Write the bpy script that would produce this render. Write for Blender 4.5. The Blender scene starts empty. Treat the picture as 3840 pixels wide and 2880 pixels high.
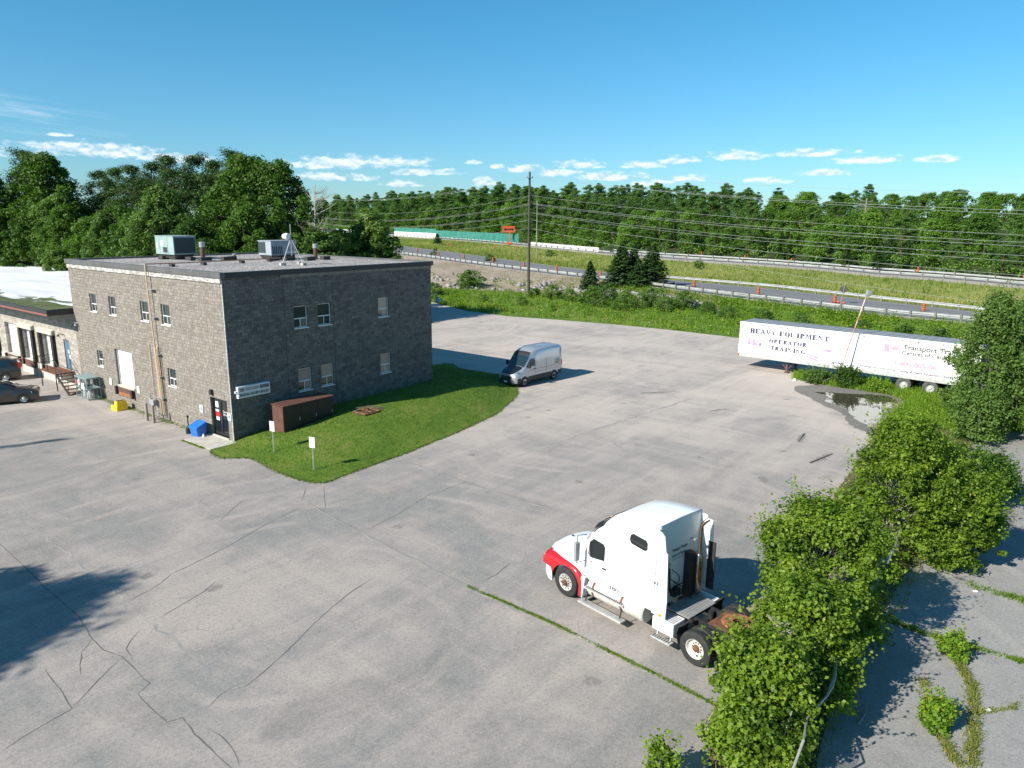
import bpy, bmesh, math, random
import numpy as np
from mathutils import Vector, Matrix
random.seed(7)
R = math.radians
SC = bpy.context.scene
COL = SC.collection
sin, cos, pi = math.sin, math.cos, math.pi

# ------------------------------------------------------------------ camera
CAM_H = 12.5
PITCH, ROLL = R(12.8), R(0.45)
fw = Vector((0, cos(PITCH), -sin(PITCH))); up = Vector((0, sin(PITCH), cos(PITCH))); rx = Vector((1, 0, 0))
cr = cos(ROLL) * rx + sin(ROLL) * up
cu = -sin(ROLL) * rx + cos(ROLL) * up
cam = bpy.data.cameras.new('camera'); camo = bpy.data.objects.new('camera', cam); COL.objects.link(camo)
m3 = Matrix((cr, cu, -fw)).transposed()
camo.matrix_world = Matrix.Translation((0, 0, CAM_H)) @ m3.to_4x4()
cam.sensor_fit = 'HORIZONTAL'; cam.angle = 2 * math.atan(1920 / 2700)
cam.clip_start = 0.1; cam.clip_end = 6000
SC.camera = camo

# ------------------------------------------------------------------ sun, sky, exposure
SUN_AZ, SUN_EL = 54.0, 34.3           # travel direction of the light (clockwise from +Y), elevation
sd = Vector((sin(R(SUN_AZ)) * cos(R(SUN_EL)), cos(R(SUN_AZ)) * cos(R(SUN_EL)), -sin(R(SUN_EL))))
sun = bpy.data.lights.new('sun', 'SUN'); sun.energy = 4.9; sun.angle = R(0.53); sun.color = (1.0, 0.945, 0.85)
suno = bpy.data.objects.new('sun', sun); COL.objects.link(suno)
suno.rotation_euler = sd.to_track_quat('-Z', 'Y').to_euler(); suno.location = (-40, -30, 60)
SC.view_settings.view_transform = 'Standard'; SC.view_settings.look = 'None'
SC.view_settings.exposure = 0.64; SC.view_settings.gamma = 1.0
SKY_STRENGTH = 0.070

w = bpy.data.worlds.new('World'); SC.world = w; w.use_nodes = True
nt = w.node_tree; nt.nodes.clear()
class NB:
    """small helper to chain nodes"""
    def __init__(s, nt): s.nt = nt
    def n(s, t, **kw):
        nd = s.nt.nodes.new(t)
        for k, v in kw.items(): setattr(nd, k, v)
        return nd
    def link(s, a, b): s.nt.links.new(a, b)
    def _in(s, nd, i, v):
        if v is None: return
        if isinstance(v, bpy.types.NodeSocket): s.link(v, nd.inputs[i])
        else: nd.inputs[i].default_value = v
    def math(s, op, a, b=None, c=None, clamp=False):
        nd = s.n('ShaderNodeMath', operation=op); nd.use_clamp = clamp
        s._in(nd, 0, a); s._in(nd, 1, b); s._in(nd, 2, c); return nd.outputs[0]
    def noise(s, vec, scale, detail=3, rough=.55, dist=0, out=0):
        nd = s.n('ShaderNodeTexNoise'); s._in(nd, 'Vector', vec); nd.inputs['Scale'].default_value = scale
        nd.inputs['Detail'].default_value = detail; nd.inputs['Roughness'].default_value = rough
        nd.inputs['Distortion'].default_value = dist; return nd.outputs[out]
    def ramp(s, f, stops, interp='LINEAR'):
        nd = s.n('ShaderNodeValToRGB'); s._in(nd, 0, f); cr_ = nd.color_ramp; cr_.interpolation = interp
        while len(cr_.elements) < len(stops): cr_.elements.new(.5)
        for e, (p, c) in zip(cr_.elements, stops):
            e.position = p
            e.color = (c, c, c, 1) if isinstance(c, (int, float)) else (*c, 1)
        return nd.outputs[0]
    def mix(s, f, a, b, blend='MIX'):
        nd = s.n('ShaderNodeMix', data_type='RGBA', blend_type=blend)
        s._in(nd, 0, f)
        for i, v in ((6, a), (7, b)):
            if isinstance(v, bpy.types.NodeSocket): s.link(v, nd.inputs[i])
            else: nd.inputs[i].default_value = (*v, 1) if len(v) == 3 else v
        return nd.outputs[2]
    def map(s, vec, scale=(1, 1, 1), rot=(0, 0, 0), loc=(0, 0, 0)):
        nd = s.n('ShaderNodeMapping'); s._in(nd, 0, vec)
        nd.inputs['Scale'].default_value = scale; nd.inputs['Rotation'].default_value = rot; nd.inputs['Location'].default_value = loc
        return nd.outputs[0]
    def comb(s, x, y, z=0.0):
        nd = s.n('ShaderNodeCombineXYZ'); s._in(nd, 0, x); s._in(nd, 1, y); s._in(nd, 2, z); return nd.outputs[0]
    def sep(s, v):
        nd = s.n('ShaderNodeSeparateXYZ'); s._in(nd, 0, v); return nd.outputs

b = NB(nt)
sky = b.n('ShaderNodeTexSky'); sky.sky_type = 'NISHITA'; sky.sun_disc = False
sky.sun_elevation = R(SUN_EL); sky.sun_rotation = R(SUN_AZ + 180)
sky.altitude = 300; sky.air_density = 1.0; sky.dust_density = 0.35; sky.ozone_density = 2.2
tc = b.n('ShaderNodeTexCoord')
X, Y, Z = b.sep(tc.outputs['Generated'])[:3]
az = b.math('MULTIPLY', b.math('ARCTAN2', X, Y), 57.2958)
el = b.math('MULTIPLY', b.math('ARCSINE', Z), 57.2958)
# cumulus low over the horizon: (azimuth, elevation, half width, half height) in degrees
CL = [(-35.6, 4.0, 2.2, .55), (-29.2, 4.35, 5.2, .62), (-24.6, 4.1, 3.4, .42), (-31.0, 5.3, .8, .2), (-12.6, 4.15, 4.4, .62), (-14.2, 4.0, 3.2, .6), (-9.0, 4.25, 3.6, .5),
      (-14.0, 3.1, 2.4, .42), (-11.5, 3.1, 1.6, .35), (-7.6, 3.55, 2.0, .32), (-5.4, 3.6, 1.8, .32), (-3.2, 4.4, .9, .25), (-2.2, 2.85, 1.2, .5), (-1.2, 4.1, .9, .25), (0.6, 3.9, 2.0, .42), (5.0, 4.2, 2.6, .4),
      (3.4, 3.6, 2.6, .36), (7.2, 3.35, 3.6, .42), (9.6, 4.2, 2.2, .36), (12.4, 4.5, 2.0, .36), (13.4, 3.2, 1.6, .36), (16.6, 4.75, 2.6, .45), (21.6, 4.85, 3.4, .36), (25.0, 4.3, 3.0, .36),
      (22.6, 3.5, 2.2, .3), (29.2, 4.25, 2.0, .32), (18.9, 3.0, 2.0, .3), (-8.5, 2.7, 2.2, .3), (10.5, 2.9, 2.4, .3), (42, 4.2, 4, .5), (50, 3.6, 3, .5), (-44, 4.4, 5, .6), (60, 4.6, 5, .6), (-56, 4, 4, .5)]
mask = None; shade = None
for (a0, e0, wa, we) in CL:
    da = b.math('MULTIPLY', b.math('SUBTRACT', az, a0), 1 / wa)
    de = b.math('MULTIPLY', b.math('SUBTRACT', el, e0 - .12), 1 / (we * 1.25))
    dn = b.math('MAXIMUM', de, b.math('MULTIPLY', de, -1.9))       # flatter underside
    v = b.math('SUBTRACT', 1.0, b.math('ADD', b.math('MULTIPLY', da, da), b.math('MULTIPLY', dn, dn)))
    mask = v if mask is None else b.math('MAXIMUM', mask, v)
cv = b.comb(b.math('MULTIPLY', az, 1.0), b.math('MULTIPLY', el, 2.2))
n1 = b.noise(cv, .95, 7, .60)
n2 = b.noise(cv, .5, 3, .5)
dens = b.math('ADD', b.math('MAXIMUM', mask, -1.0), b.math('MULTIPLY', b.math('SUBTRACT', n1, .53), 3.4))
cm = b.ramp(dens, [(.0, 0.0), (1.0, .95)], 'EASE')
cm = b.math('MULTIPLY', cm, .78)
# thin cirrus in the upper left
ci = b.math('SUBTRACT', 1.0, b.math('ADD', b.math('POWER', b.math('ABSOLUTE', b.math('MULTIPLY', b.math('ADD', az, 33), 1 / 6.5)), 2.0),
                                      b.math('POWER', b.math('ABSOLUTE', b.math('MULTIPLY', b.math('SUBTRACT', el, b.math('SUBTRACT', 6.3, b.math('MULTIPLY', b.math('ADD', az, 33), .09))), 1 / 1.3)), 2.0)))
cin = b.noise(b.map(b.comb(az, b.math('ADD', b.math('MULTIPLY', el, 6.0), b.math('MULTIPLY', az, .55))), (.16, .5, 1)), 1.0, 5, .6)
ci = b.math('MULTIPLY', b.math('MULTIPLY', b.math('MAXIMUM', ci, 0.0), b.ramp(cin, [(.45, 0.0), (.75, 1.0)])), .35)
cm = b.math('MAXIMUM', cm, ci)
# lit tops, grey undersides: sample the same noise a little lower
n1b = b.noise(b.comb(az, b.math('MULTIPLY', b.math('ADD', el, .22), 2.2)), .95, 7, .60)
lit = b.math('ADD', .5, b.math('MULTIPLY', b.math('SUBTRACT', n1, n1b), 3.2))
ccol = b.mix(b.ramp(lit, [(.15, 0.0), (.75, 1.0)]), (6.4, 8.0, 9.4), (10.8, 11.2, 11.4))
tint = b.mix(b.ramp(b.math('MULTIPLY', el, 1 / 14), [(0.0, 0.0), (1.0, 1.0)]), (.66, .98, 1.24), (.44, 1.15, 1.34))
skyc = b.mix(1.0, sky.outputs[0], tint, 'MULTIPLY')
final = b.mix(cm, skyc, ccol)
bg = b.n('ShaderNodeBackground'); b.link(final, bg.inputs[0]); bg.inputs[1].default_value = SKY_STRENGTH
ow = b.n('ShaderNodeOutputWorld'); b.link(bg.outputs[0], ow.inputs[0])

# ------------------------------------------------------------------ materials
MATS = {}
def mat(name, col=(.5, .5, .5), rough=.6, metal=0.0, col2=None, vs=1.0, vr=(.35, .65), bump=None, spec=.5, coord='Object', emit=None, alpha=None, coat=0, stretch=(1, 1, 1)):
    if name in MATS: return MATS[name]
    m = bpy.data.materials.new(name); m.use_nodes = True; t = m.node_tree; t.nodes.clear(); b = NB(t)
    p = b.n('ShaderNodeBsdfPrincipled'); o = b.n('ShaderNodeOutputMaterial'); b.link(p.outputs[0], o.inputs[0])
    p.inputs['Roughness'].default_value = rough; p.inputs['Metallic'].default_value = metal
    p.inputs['Specular IOR Level'].default_value = spec; p.inputs['Coat Weight'].default_value = coat
    p.inputs['Base Color'].default_value = (*col, 1)
    tc = b.n('ShaderNodeTexCoord'); vec = tc.outputs[coord]
    if stretch != (1, 1, 1): vec = b.map(vec, stretch)
    if col2:
        f = b.ramp(b.noise(vec, vs, 5, .6), [(vr[0], 0.0), (vr[1], 1.0)])
        b.link(b.mix(f, col, col2), p.inputs['Base Color'])
    if bump:
        bn = b.n('ShaderNodeBump'); bn.inputs['Strength'].default_value = bump[1]; bn.inputs['Distance'].default_value = .03 if len(bump) < 3 else bump[2]
        b.link(b.noise(vec, bump[0], 4, .6), bn.inputs['Height']); b.link(bn.outputs[0], p.inputs['Normal'])
    if emit: p.inputs['Emission Color'].default_value = (*emit, 1); p.inputs['Emission Strength'].default_value = 1
    MATS[name] = m; return m

def leafmat(name, dark, light, trans=.3, hue=.0, rough=.55, dead=None):
    m = bpy.data.materials.new(name); m.use_nodes = True; t = m.node_tree; t.nodes.clear(); b = NB(t)
    at = b.n('ShaderNodeAttribute', attribute_name='tint'); oi = b.n('ShaderNodeObjectInfo')
    f = at.outputs['Fac']
    if hue: f = b.math('ADD', b.math('MULTIPLY', f, 1 - hue), b.math('MULTIPLY', oi.outputs['Random'], hue))
    stops = [(0.0, dark), (.9, light)]
    if dead: stops = [(0.0, dark), (.86, light), (.97, dead)]
    c = b.ramp(f, stops)
    p = b.n('ShaderNodeBsdfPrincipled'); b.link(c, p.inputs['Base Color']); p.inputs['Roughness'].default_value = rough; p.inputs['Specular IOR Level'].default_value = .32
    tr = b.n('ShaderNodeBsdfTranslucent'); b.link(b.mix(1.0, c, (1.15, 1.35, .55), 'MULTIPLY'), tr.inputs[0])
    mx = b.n('ShaderNodeMixShader'); mx.inputs[0].default_value = trans
    b.link(p.outputs[0], mx.inputs[1]); b.link(tr.outputs[0], mx.inputs[2])
    o = b.n('ShaderNodeOutputMaterial'); b.link(mx.outputs[0], o.inputs[0]); MATS[name] = m; return m

# ------------------------------------------------------------------ objects
def tag(o, label=None, cat=None, group=None, kind=None):
    if label: o['label'] = label
    if cat: o['category'] = cat
    if group: o['group'] = group
    if kind: o['kind'] = kind
    return o
def thing(name, label, cat, loc=(0, 0, 0), rotz=0.0, group=None):
    o = bpy.data.objects.new(name, None); COL.objects.link(o); o.location = loc; o.rotation_euler = (0, 0, rotz)
    o.empty_display_size = .3
    return tag(o, label, cat, group)
def dup(root, loc=None, rotz=None, label=None, group=None, scale=None):
    r = root.copy(); COL.objects.link(r)
    if loc is not None: r.location = loc
    if rotz is not None: r.rotation_euler = (root.rotation_euler[0], root.rotation_euler[1], rotz)
    if scale is not None: r.scale = (scale,) * 3 if isinstance(scale, (int, float)) else scale
    if label: r['label'] = label
    if group: r['group'] = group
    for ch in KIDS.get(root, []):
        c = ch.copy(); COL.objects.link(c); c.parent = r; KIDS.setdefault(r, []).append(c)
        for g in KIDS.get(ch, []):
            d = g.copy(); COL.objects.link(d); d.parent = c; KIDS.setdefault(c, []).append(d)
    return r
KIDS = {}

class MB:
    """collects polygons, becomes ONE mesh object"""
    def __init__(s): s.v = []; s.f = []; s.m = []; s.cur = 0
    def add(s, vs, fs, mi=None):
        o = len(s.v); s.v.extend([tuple(x) for x in vs]); s.f.extend([tuple(i + o for i in f) for f in fs])
        s.m.extend([s.cur if mi is None else mi] * len(fs)); return s
    def box(s, x0, x1, y0, y1, z0, z1, mi=None):
        vs = [(x, y, z) for x in (x0, x1) for y in (y0, y1) for z in (z0, z1)]
        return s.add(vs, [(0, 1, 3, 2), (4, 6, 7, 5), (0, 4, 5, 1), (2, 3, 7, 6), (0, 2, 6, 4), (1, 5, 7, 3)], mi)
    def hexa(s, bot, top, mi=None):       # 4+4 corner points
        return s.add(list(bot) + list(top), [(3, 2, 1, 0), (4, 5, 6, 7), (0, 1, 5, 4), (1, 2, 6, 5), (2, 3, 7, 6), (3, 0, 4, 7)], mi)
    def bar(s, a, c, wd, hg=None, mi=None):  # square bar between two points
        a = Vector(a); c = Vector(c); d = (c - a).normalized(); hg = hg or wd
        u = d.cross(Vector((0, 0, 1)));  u = Vector((1, 0, 0)) if u.length < 1e-4 else u.normalized(); v = u.cross(d)
        q = [(-1, -1), (1, -1), (1, 1), (-1, 1)]
        return s.hexa([a + u * i * wd / 2 + v * j * hg / 2 for i, j in q], [c + u * i * wd / 2 + v * j * hg / 2 for i, j in q], mi)
    def tube(s, pts, r, n=8, mi=None, cap=True, r2=None):
        pts = [Vector(p) for p in pts]; N = len(pts); ring = []; u = None
        for i, p in enumerate(pts):
            d = (pts[min(i + 1, N - 1)] - pts[max(i - 1, 0)]).normalized()
            if u is None: u = d.orthogonal().normalized()
            else:
                u = (u - d * u.dot(d)); u = u.normalized() if u.length > 1e-5 else d.orthogonal().normalized()
            v = d.cross(u)
            rr = r[i] if isinstance(r, (list, tuple)) else (r if r2 is None else r + (r2 - r) * i / (N - 1))
            ring.append([p + (u * cos(2 * pi * k / n) + v * sin(2 * pi * k / n)) * rr for k in range(n)])
        vs = [x for q in ring for x in q]
        fs = [(i * n + k, i * n + (k + 1) % n, (i + 1) * n + (k + 1) % n, (i + 1) * n + k) for i in range(N - 1) for k in range(n)]
        if cap: fs += [tuple(range(n))[::-1], tuple((N - 1) * n + k for k in range(n))]
        return s.add(vs, fs, mi)
    def lathe(s, prof, c=(0, 0, 0), axis='z', n=24, mi=None, a0=0, a1=2 * pi):   # prof: (radius, along)
        full = abs(a1 - a0 - 2 * pi) < 1e-6; k = n if full else n + 1; vs = []
        for (r, h) in prof:
            for i in range(k):
                a = a0 + (a1 - a0) * i / n; x, y = r * cos(a), r * sin(a)
                p = {'z': (x, y, h), 'y': (x, h, y), 'x': (h, x, y)}[axis]; vs.append((p[0] + c[0], p[1] + c[1], p[2] + c[2]))
        fs = []
        for j in range(len(prof) - 1):
            for i in range(n):
                i2 = (i + 1) % k; fs.append((j * k + i, j * k + i2, (j + 1) * k + i2, (j + 1) * k + i))
        return s.add(vs, fs, mi)
    def prism(s, poly, y0, y1, plane='xz', mi=None, z=None):   # polygon (a,b) extruded
        def P(a, c, h): return {'xz': (a, h, c), 'xy': (a, c, h), 'yz': (h, a, c)}[plane]
        n = len(poly); vs = [P(a, c, y0) for a, c in poly] + [P(a, c, y1) for a, c in poly]
        fs = [tuple(range(n)), tuple(range(2 * n - 1, n - 1, -1))] + [(i, i + n, (i + 1) % n + n, (i + 1) % n) for i in range(n)]
        return s.add(vs, fs, mi)
    def loft(s, secs, mi=None, caps=True, closed=False):
        n = len(secs[0]); vs = [p for q in secs for p in q]
        fs = [(j * n + i, j * n + (i + 1) % n, (j + 1) * n + (i + 1) % n, (j + 1) * n + i) for j in range(len(secs) - 1) for i in range(n if closed else n - 1)]
        if caps: fs += [tuple(range(n))[::-1], tuple((len(secs) - 1) * n + i for i in range(n))]
        return s.add(vs, fs, mi)
    def build(s, name, mats, parent=None, smooth=None, bevel=None, subsurf=0, fixn=True):
        me = bpy.data.meshes.new(name); me.from_pydata(s.v, [], s.f)
        mats = mats if isinstance(mats, (list, tuple)) else [mats]
        for m in mats: me.materials.append(MATS[m] if isinstance(m, str) else m)
        if len(mats) > 1: me.polygons.foreach_set('material_index', s.m)
        if fixn or bevel:
            bm = bmesh.new(); bm.from_mesh(me)
            if bevel:
                bmesh.ops.remove_doubles(bm, verts=bm.verts, dist=1e-5)
                es = [e for e in bm.edges if e.is_manifold and e.calc_face_angle(0) > R(35)]
                bmesh.ops.bevel(bm, geom=es, offset=bevel, segments=2, affect='EDGES', profile=.7, clamp_overlap=True)
            bmesh.ops.recalc_face_normals(bm, faces=bm.faces); bm.to_mesh(me); bm.free()
        if smooth:
            me.polygons.foreach_set('use_smooth', [True] * len(me.polygons)); me.set_sharp_from_angle(angle=R(smooth))
        me.update()
        o = bpy.data.objects.new(name, me); COL.objects.link(o)
        if parent is not None: o.parent = parent; KIDS.setdefault(parent, []).append(o)
        return o

def np_mesh(name, V, Q, mats, tint=None, mi=None, parent=None, smooth=False, link=True):
    """fast mesh from numpy: V (N,3); Q (M,4) quads"""
    me = bpy.data.meshes.new(name); V = np.asarray(V, np.float32); Q = np.asarray(Q, np.int32)
    me.vertices.add(len(V)); me.vertices.foreach_set('co', V.ravel())
    k = Q.shape[1]; me.loops.add(Q.size); me.loops.foreach_set('vertex_index', Q.ravel())
    me.polygons.add(len(Q)); me.polygons.foreach_set('loop_start', np.arange(0, Q.size, k, dtype=np.int32))
    for m in (mats if isinstance(mats, (list, tuple)) else [mats]): me.materials.append(MATS[m] if isinstance(m, str) else m)
    if mi is not None: me.polygons.foreach_set('material_index', np.asarray(mi, np.int32))
    me.update(calc_edges=True)
    if tint is not None:
        a = me.attributes.new('tint', 'FLOAT', 'POINT'); a.data.foreach_set('value', np.asarray(tint, np.float32))
    if smooth: me.polygons.foreach_set('use_smooth', [True] * len(me.polygons))
    if not link: return me
    o = bpy.data.objects.new(name, me); COL.objects.link(o)
    if parent is not None: o.parent = parent; KIDS.setdefault(parent, []).append(o)
    return o

def lettering(txt, size, m, parent, org, xd, yd, width=None, name='lettering', bold=0.0, lift=.004, shear=0.0, align='LEFT', squash=1.0):
    """flat lettering laid on a surface: org lower-left, xd/yd unit directions"""
    cu_ = bpy.data.curves.new('tmp', 'FONT'); cu_.body = txt; cu_.size = size; cu_.offset = bold; cu_.shear = shear; cu_.resolution_u = 3
    to = bpy.data.objects.new('tmp', cu_); COL.objects.link(to)
    dg = bpy.context.evaluated_depsgraph_get(); dg.update()
    me = bpy.data.meshes.new_from_object(to.evaluated_get(dg)); bpy.data.objects.remove(to); bpy.data.curves.remove(cu_)
    co = np.array([v.co[:] for v in me.vertices]); x0 = co[:, 0].min(); wd = co[:, 0].max() - x0
    sx = (width / wd) if width else squash
    xd = Vector(xd).normalized(); yd = Vector(yd).normalized(); nrm = xd.cross(yd); org = Vector(org)
    off = {'LEFT': 0, 'CENTER': -.5}[align] * wd * sx
    for v in me.vertices:
        x, y = (v.co.x - x0) * sx + off, v.co.y; v.co = org + xd * x + yd * y + nrm * lift
    me.materials.append(MATS[m]); o = bpy.data.objects.new(name, me); COL.objects.link(o)
    if parent is not None: o.parent = parent; KIDS.setdefault(parent, []).append(o)
    return o

# numpy foliage -----------------------------------------------------------------
def unit(a): return a / np.maximum(np.linalg.norm(a, axis=1, keepdims=True), 1e-9)
def leaf_quads(P, Nrm, size, rng, aspect=.62, fold=.18, along=None, alongw=0.0):
    n = len(P); s = size * rng.uniform(.65, 1.25, n)[:, None] if np.isscalar(size) else size[:, None]
    N = unit(Nrm); t = rng.normal(size=(n, 3))
    if along is not None: t = t * (1 - alongw) + along * alongw
    A = unit(t - N * (t * N).sum(1, keepdims=True)); B = np.cross(N, A)
    v0 = P - A * s * .5; v1 = P + B * s * aspect * .5 + N * s * fold + A * s * .04; v2 = P + A * s * .5; v3 = P - B * s * aspect * .5 + N * s * fold + A * s * .04
    V = np.stack([v0, v1, v2, v3], 1).reshape(-1, 3); Q = np.arange(4 * n).reshape(-1, 4)
    return V, Q
def clump_leaves(C, rad, per, size, rng, up_b=.6, flat=.75, aspect=.62, shell=.45, tint_c=None, along_out=0.0):
    """leaves round clump centres C (k,3), radii rad (k,)"""
    k = len(C); idx = np.repeat(np.arange(k), per); n = len(idx)
    d = unit(rng.normal(size=(n, 3))); r = (shell + (1 - shell) * rng.random(n) ** .6)[:, None] * rad[idx][:, None]
    off = d * r; off[:, 2] *= flat; P = C[idx] + off
    Nn = d * .75 + np.array([0, 0, up_b]) + rng.normal(size=(n, 3)) * .55
    V, Q = leaf_quads(P, Nn, size, rng, aspect, along=d, alongw=along_out)
    tc_ = rng.random(k) if tint_c is None else tint_c
    t = np.clip(.55 * tc_[idx] + .45 * rng.random(n), 0, 1)
    return V, Q, np.repeat(t, 4)
def join(*parts):
    V = []; Q = []; T = []; o = 0
    for v, q, t in parts: V.append(v); Q.append(q + o); T.append(t); o += len(v)
    return np.concatenate(V), np.concatenate(Q), np.concatenate(T)
def blades(P, h, wd, rng, lean=.35, tint=None):
    n = len(P); a = rng.uniform(0, 2 * pi, n); u = np.stack([np.cos(a), np.sin(a), np.zeros(n)], 1)
    l = rng.normal(size=(n, 3)) * lean; l[:, 2] = 1; l = unit(l); hh = (h * rng.uniform(.5, 1.3, n))[:, None] if np.isscalar(h) else h[:, None]
    v0 = P - u * wd / 2; v1 = P + u * wd / 2; v2 = P + l * hh + u * wd * .12; v3 = P + l * hh - u * wd * .12
    return np.stack([v0, v1, v2, v3], 1).reshape(-1, 3), np.arange(4 * n).reshape(-1, 4), np.repeat(rng.random(n) if tint is None else tint, 4)
# ------------------------------------------------------------------ plain materials
mat('white_paint', (.80, .80, .79), .32, coat=.3)
mat('white_panel', (.82, .82, .81), .45, col2=(.72, .72, .70), vs=1.2, vr=(.45, .8))
mat('white_metal', (.74, .74, .73), .4)
mat('red_paint', (.42, .012, .018), .22, coat=.6)
mat('black_plastic', (.018, .018, .019), .5)
mat('black_rubber', (.022, .022, .022), .8, col2=(.05, .048, .045), vs=5, vr=(.5, .8), bump=(60, .3, .01))
mat('black_frame', (.02, .02, .022), .55, col2=(.06, .05, .045), vs=4, vr=(.5, .75))
mat('dark_glass', (.012, .016, .018), .06, spec=.8)
mat('car_glass', (.015, .03, .04), .05, spec=.8)
mat('window_glass', (.035, .05, .05), .05, spec=.9)
mat('blind', (.34, .33, .29), .6)
mat('aluminium', (.62, .62, .60), .38, .35, col2=(.48, .47, .44), vs=6, vr=(.4, .7))
mat('chrome', (.75, .75, .75), .12, 1.0)
mat('exhaust_metal', (.42, .38, .34), .25, .9, col2=(.3, .19, .11), vs=3)
mat('tank_metal', (.66, .64, .59), .42, .2, col2=(.54, .51, .45), vs=2.5, bump=(3, .1))
mat('steel_galv', (.50, .51, .51), .45, .5, col2=(.38, .38, .37), vs=2)
mat('rail_steel', (.40, .41, .40), .6, .0, col2=(.28, .28, .27), vs=.6)
mat('rust', (.22, .075, .03), .85, col2=(.09, .045, .03), vs=5, bump=(20, .4))
mat('rust_light', (.36, .15, .06), .85, col2=(.14, .06, .035), vs=4, bump=(20, .4))
mat('amber', (.85, .28, .02), .3)
mat('red_lens', (.55, .02, .02), .25)
mat('text_black', (.02, .02, .025), .6)
mat('text_navy', (.03, .028, .07), .6, col2=(.055, .05, .11), vs=6)
mat('text_grey', (.42, .42, .46), .6)
mat('text_pink', (.55, .27, .36), .6, col2=(.62, .34, .42), vs=3)
mat('text_maroon', (.28, .06, .10), .6)
mat('graphic_purple', (.26, .19, .42), .6, col2=(.52, .38, .60), vs=3)
mat('graphic_pink', (.72, .36, .44), .6, col2=(.80, .58, .60), vs=3)
mat('graphic_pale', (.78, .62, .60), .6)
mat('galv_roof', (.26, .27, .28), .6, col2=(.20, .21, .22), vs=1.2)
mat('dock_white', (.90, .90, .89), .5)
mat('brown_metal_shaded', (.026, .016, .014), .5, col2=(.016, .011, .011), vs=2)  # cabinet brown darkened, the shade on its front is in the colour
mat('brown_metal', (.145, .066, .047), .55, col2=(.10, .048, .036), vs=2)
mat('flashing_grey', (.13, .125, .12), .55, col2=(.09, .09, .09), vs=1)
mat('flashing_dark', (.03, .031, .034), .5)
mat('peeling_white', (.55, .53, .50), .8, col2=(.28, .25, .22), vs=2.6, vr=(.42, .58), stretch=(1, 1, 4))
mat('rust_strip', (.24, .085, .06), .7)
mat('beige_pipe', (.60, .44, .27), .5)
mat('copper_pipe', (.32, .15, .10), .6)
mat('grey_meter', (.30, .31, .31), .5)
mat('bin_blue', (.012, .14, .52), .4)
mat('yellow_plastic', (.80, .52, .02), .45)
mat('concrete', (.52, .49, .43), .85, col2=(.40, .37, .31), vs=1.4, bump=(30, .2))
mat('concrete_wall', (.56, .54, .49), .85, col2=(.46, .43, .36), vs=.8, bump=(30, .2), stretch=(1, 1, .4))
mat('precast_concrete', (.74, .73, .68), .8, col2=(.62, .60, .54), vs=.6)
mat('hvac_green', (.33, .42, .40), .5, col2=(.26, .34, .33), vs=1.3)
mat('hvac_dark', (.03, .045, .05), .6, bump=(60, .3))
mat('hvac_grey', (.36, .38, .42), .5, col2=(.28, .30, .34), vs=2)
mat('cage_green', (.22, .30, .30), .5)
mat('door_blue', (.055, .145, .24), .55, col2=(.12, .20, .28), vs=2)
mat('wood_dark', (.045, .045, .042), .8)
mat('wood_pole', (.10, .085, .07), .85, col2=(.055, .045, .04), vs=3, stretch=(1, 1, .15), bump=(30, .4))
mat('post_grey', (.17, .16, .15), .8)
mat('barrier_white', (.60, .60, .57), .7, col2=(.5, .5, .47), vs=.5)
mat('wood_grey', (.30, .27, .23), .85, col2=(.2, .18, .15), vs=3, stretch=(1, 1, .15))
mat('wire', (.28, .29, .29), .6)
mat('barrel_orange', (.56, .085, .022), .5)
mat('sign_white', (.80, .80, .78), .5)
mat('sign_back', (.05, .05, .05), .6)
mat('sign_green', (.10, .25, .12), .5)
mat('sign_blue', (.03, .07, .28), .5)
mat('teal_mesh', (.022, .15, .115), .75, col2=(.04, .22, .175), vs=.5, stretch=(1, 1, .5))
mat('orange_mesh', (.48, .09, .03), .75)
mat('bark', (.16, .13, .10), .9, col2=(.09, .07, .055), vs=6, bump=(25, .5))
mat('bark_pine', (.19, .11, .07), .9, col2=(.10, .065, .045), vs=5, bump=(25, .5))
mat('bark_birch', (.34, .32, .29), .8, col2=(.12, .10, .09), vs=9, vr=(.55, .62), stretch=(1, 1, 3))
mat('dead_wood', (.33, .29, .25), .9)
mat('rock', (.33, .31, .30), .9, col2=(.22, .20, .20), vs=1.5, bump=(6, .6))
mat('soil', (.15, .11, .075), .95, col2=(.07, .065, .03), vs=1.6, bump=(18, .8, .05))
mat('litter_white', (.8, .8, .78), .6)
mat('van_silver', (.52, .54, .56), .28, .55, coat=.4)
mat('van_black', (.010, .011, .014), .22, coat=.5)
mat('cladding', (.035, .036, .038), .6)
mat('car_grey', (.075, .072, .068), .28, .6, coat=.5)
mat('car_brown', (.085, .075, .065), .3, .6, coat=.5)
mat('excavator_orange', (.70, .30, .03), .5)
mat('truck_blue', (.04, .16, .45), .4)
mat('insulator', (.25, .24, .24), .4)
leafmat('leaf_birch', (.036, .085, .006), (.225, .335, .028), .44, dead=(.36, .38, .07))
leafmat('leaf_poplar', (.040, .095, .016), (.165, .265, .055), .38, hue=.3, dead=(.28, .32, .15))
leafmat('leaf_decid', (.022, .066, .008), (.105, .200, .022), .34, hue=.6)
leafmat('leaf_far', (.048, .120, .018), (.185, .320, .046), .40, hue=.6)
leafmat('needle_pine', (.020, .050, .010), (.070, .130, .024), .2, hue=.4)
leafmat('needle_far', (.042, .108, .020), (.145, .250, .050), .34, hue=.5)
leafmat('needle_spruce', (.020, .056, .015), (.068, .135, .032), .22, hue=.3)
leafmat('needle_dead', (.06, .035, .02), (.13, .08, .05), .1)
leafmat('weed_green', (.060, .135, .008), (.215, .35, .028), .40, dead=(.46, .38, .03))
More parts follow.
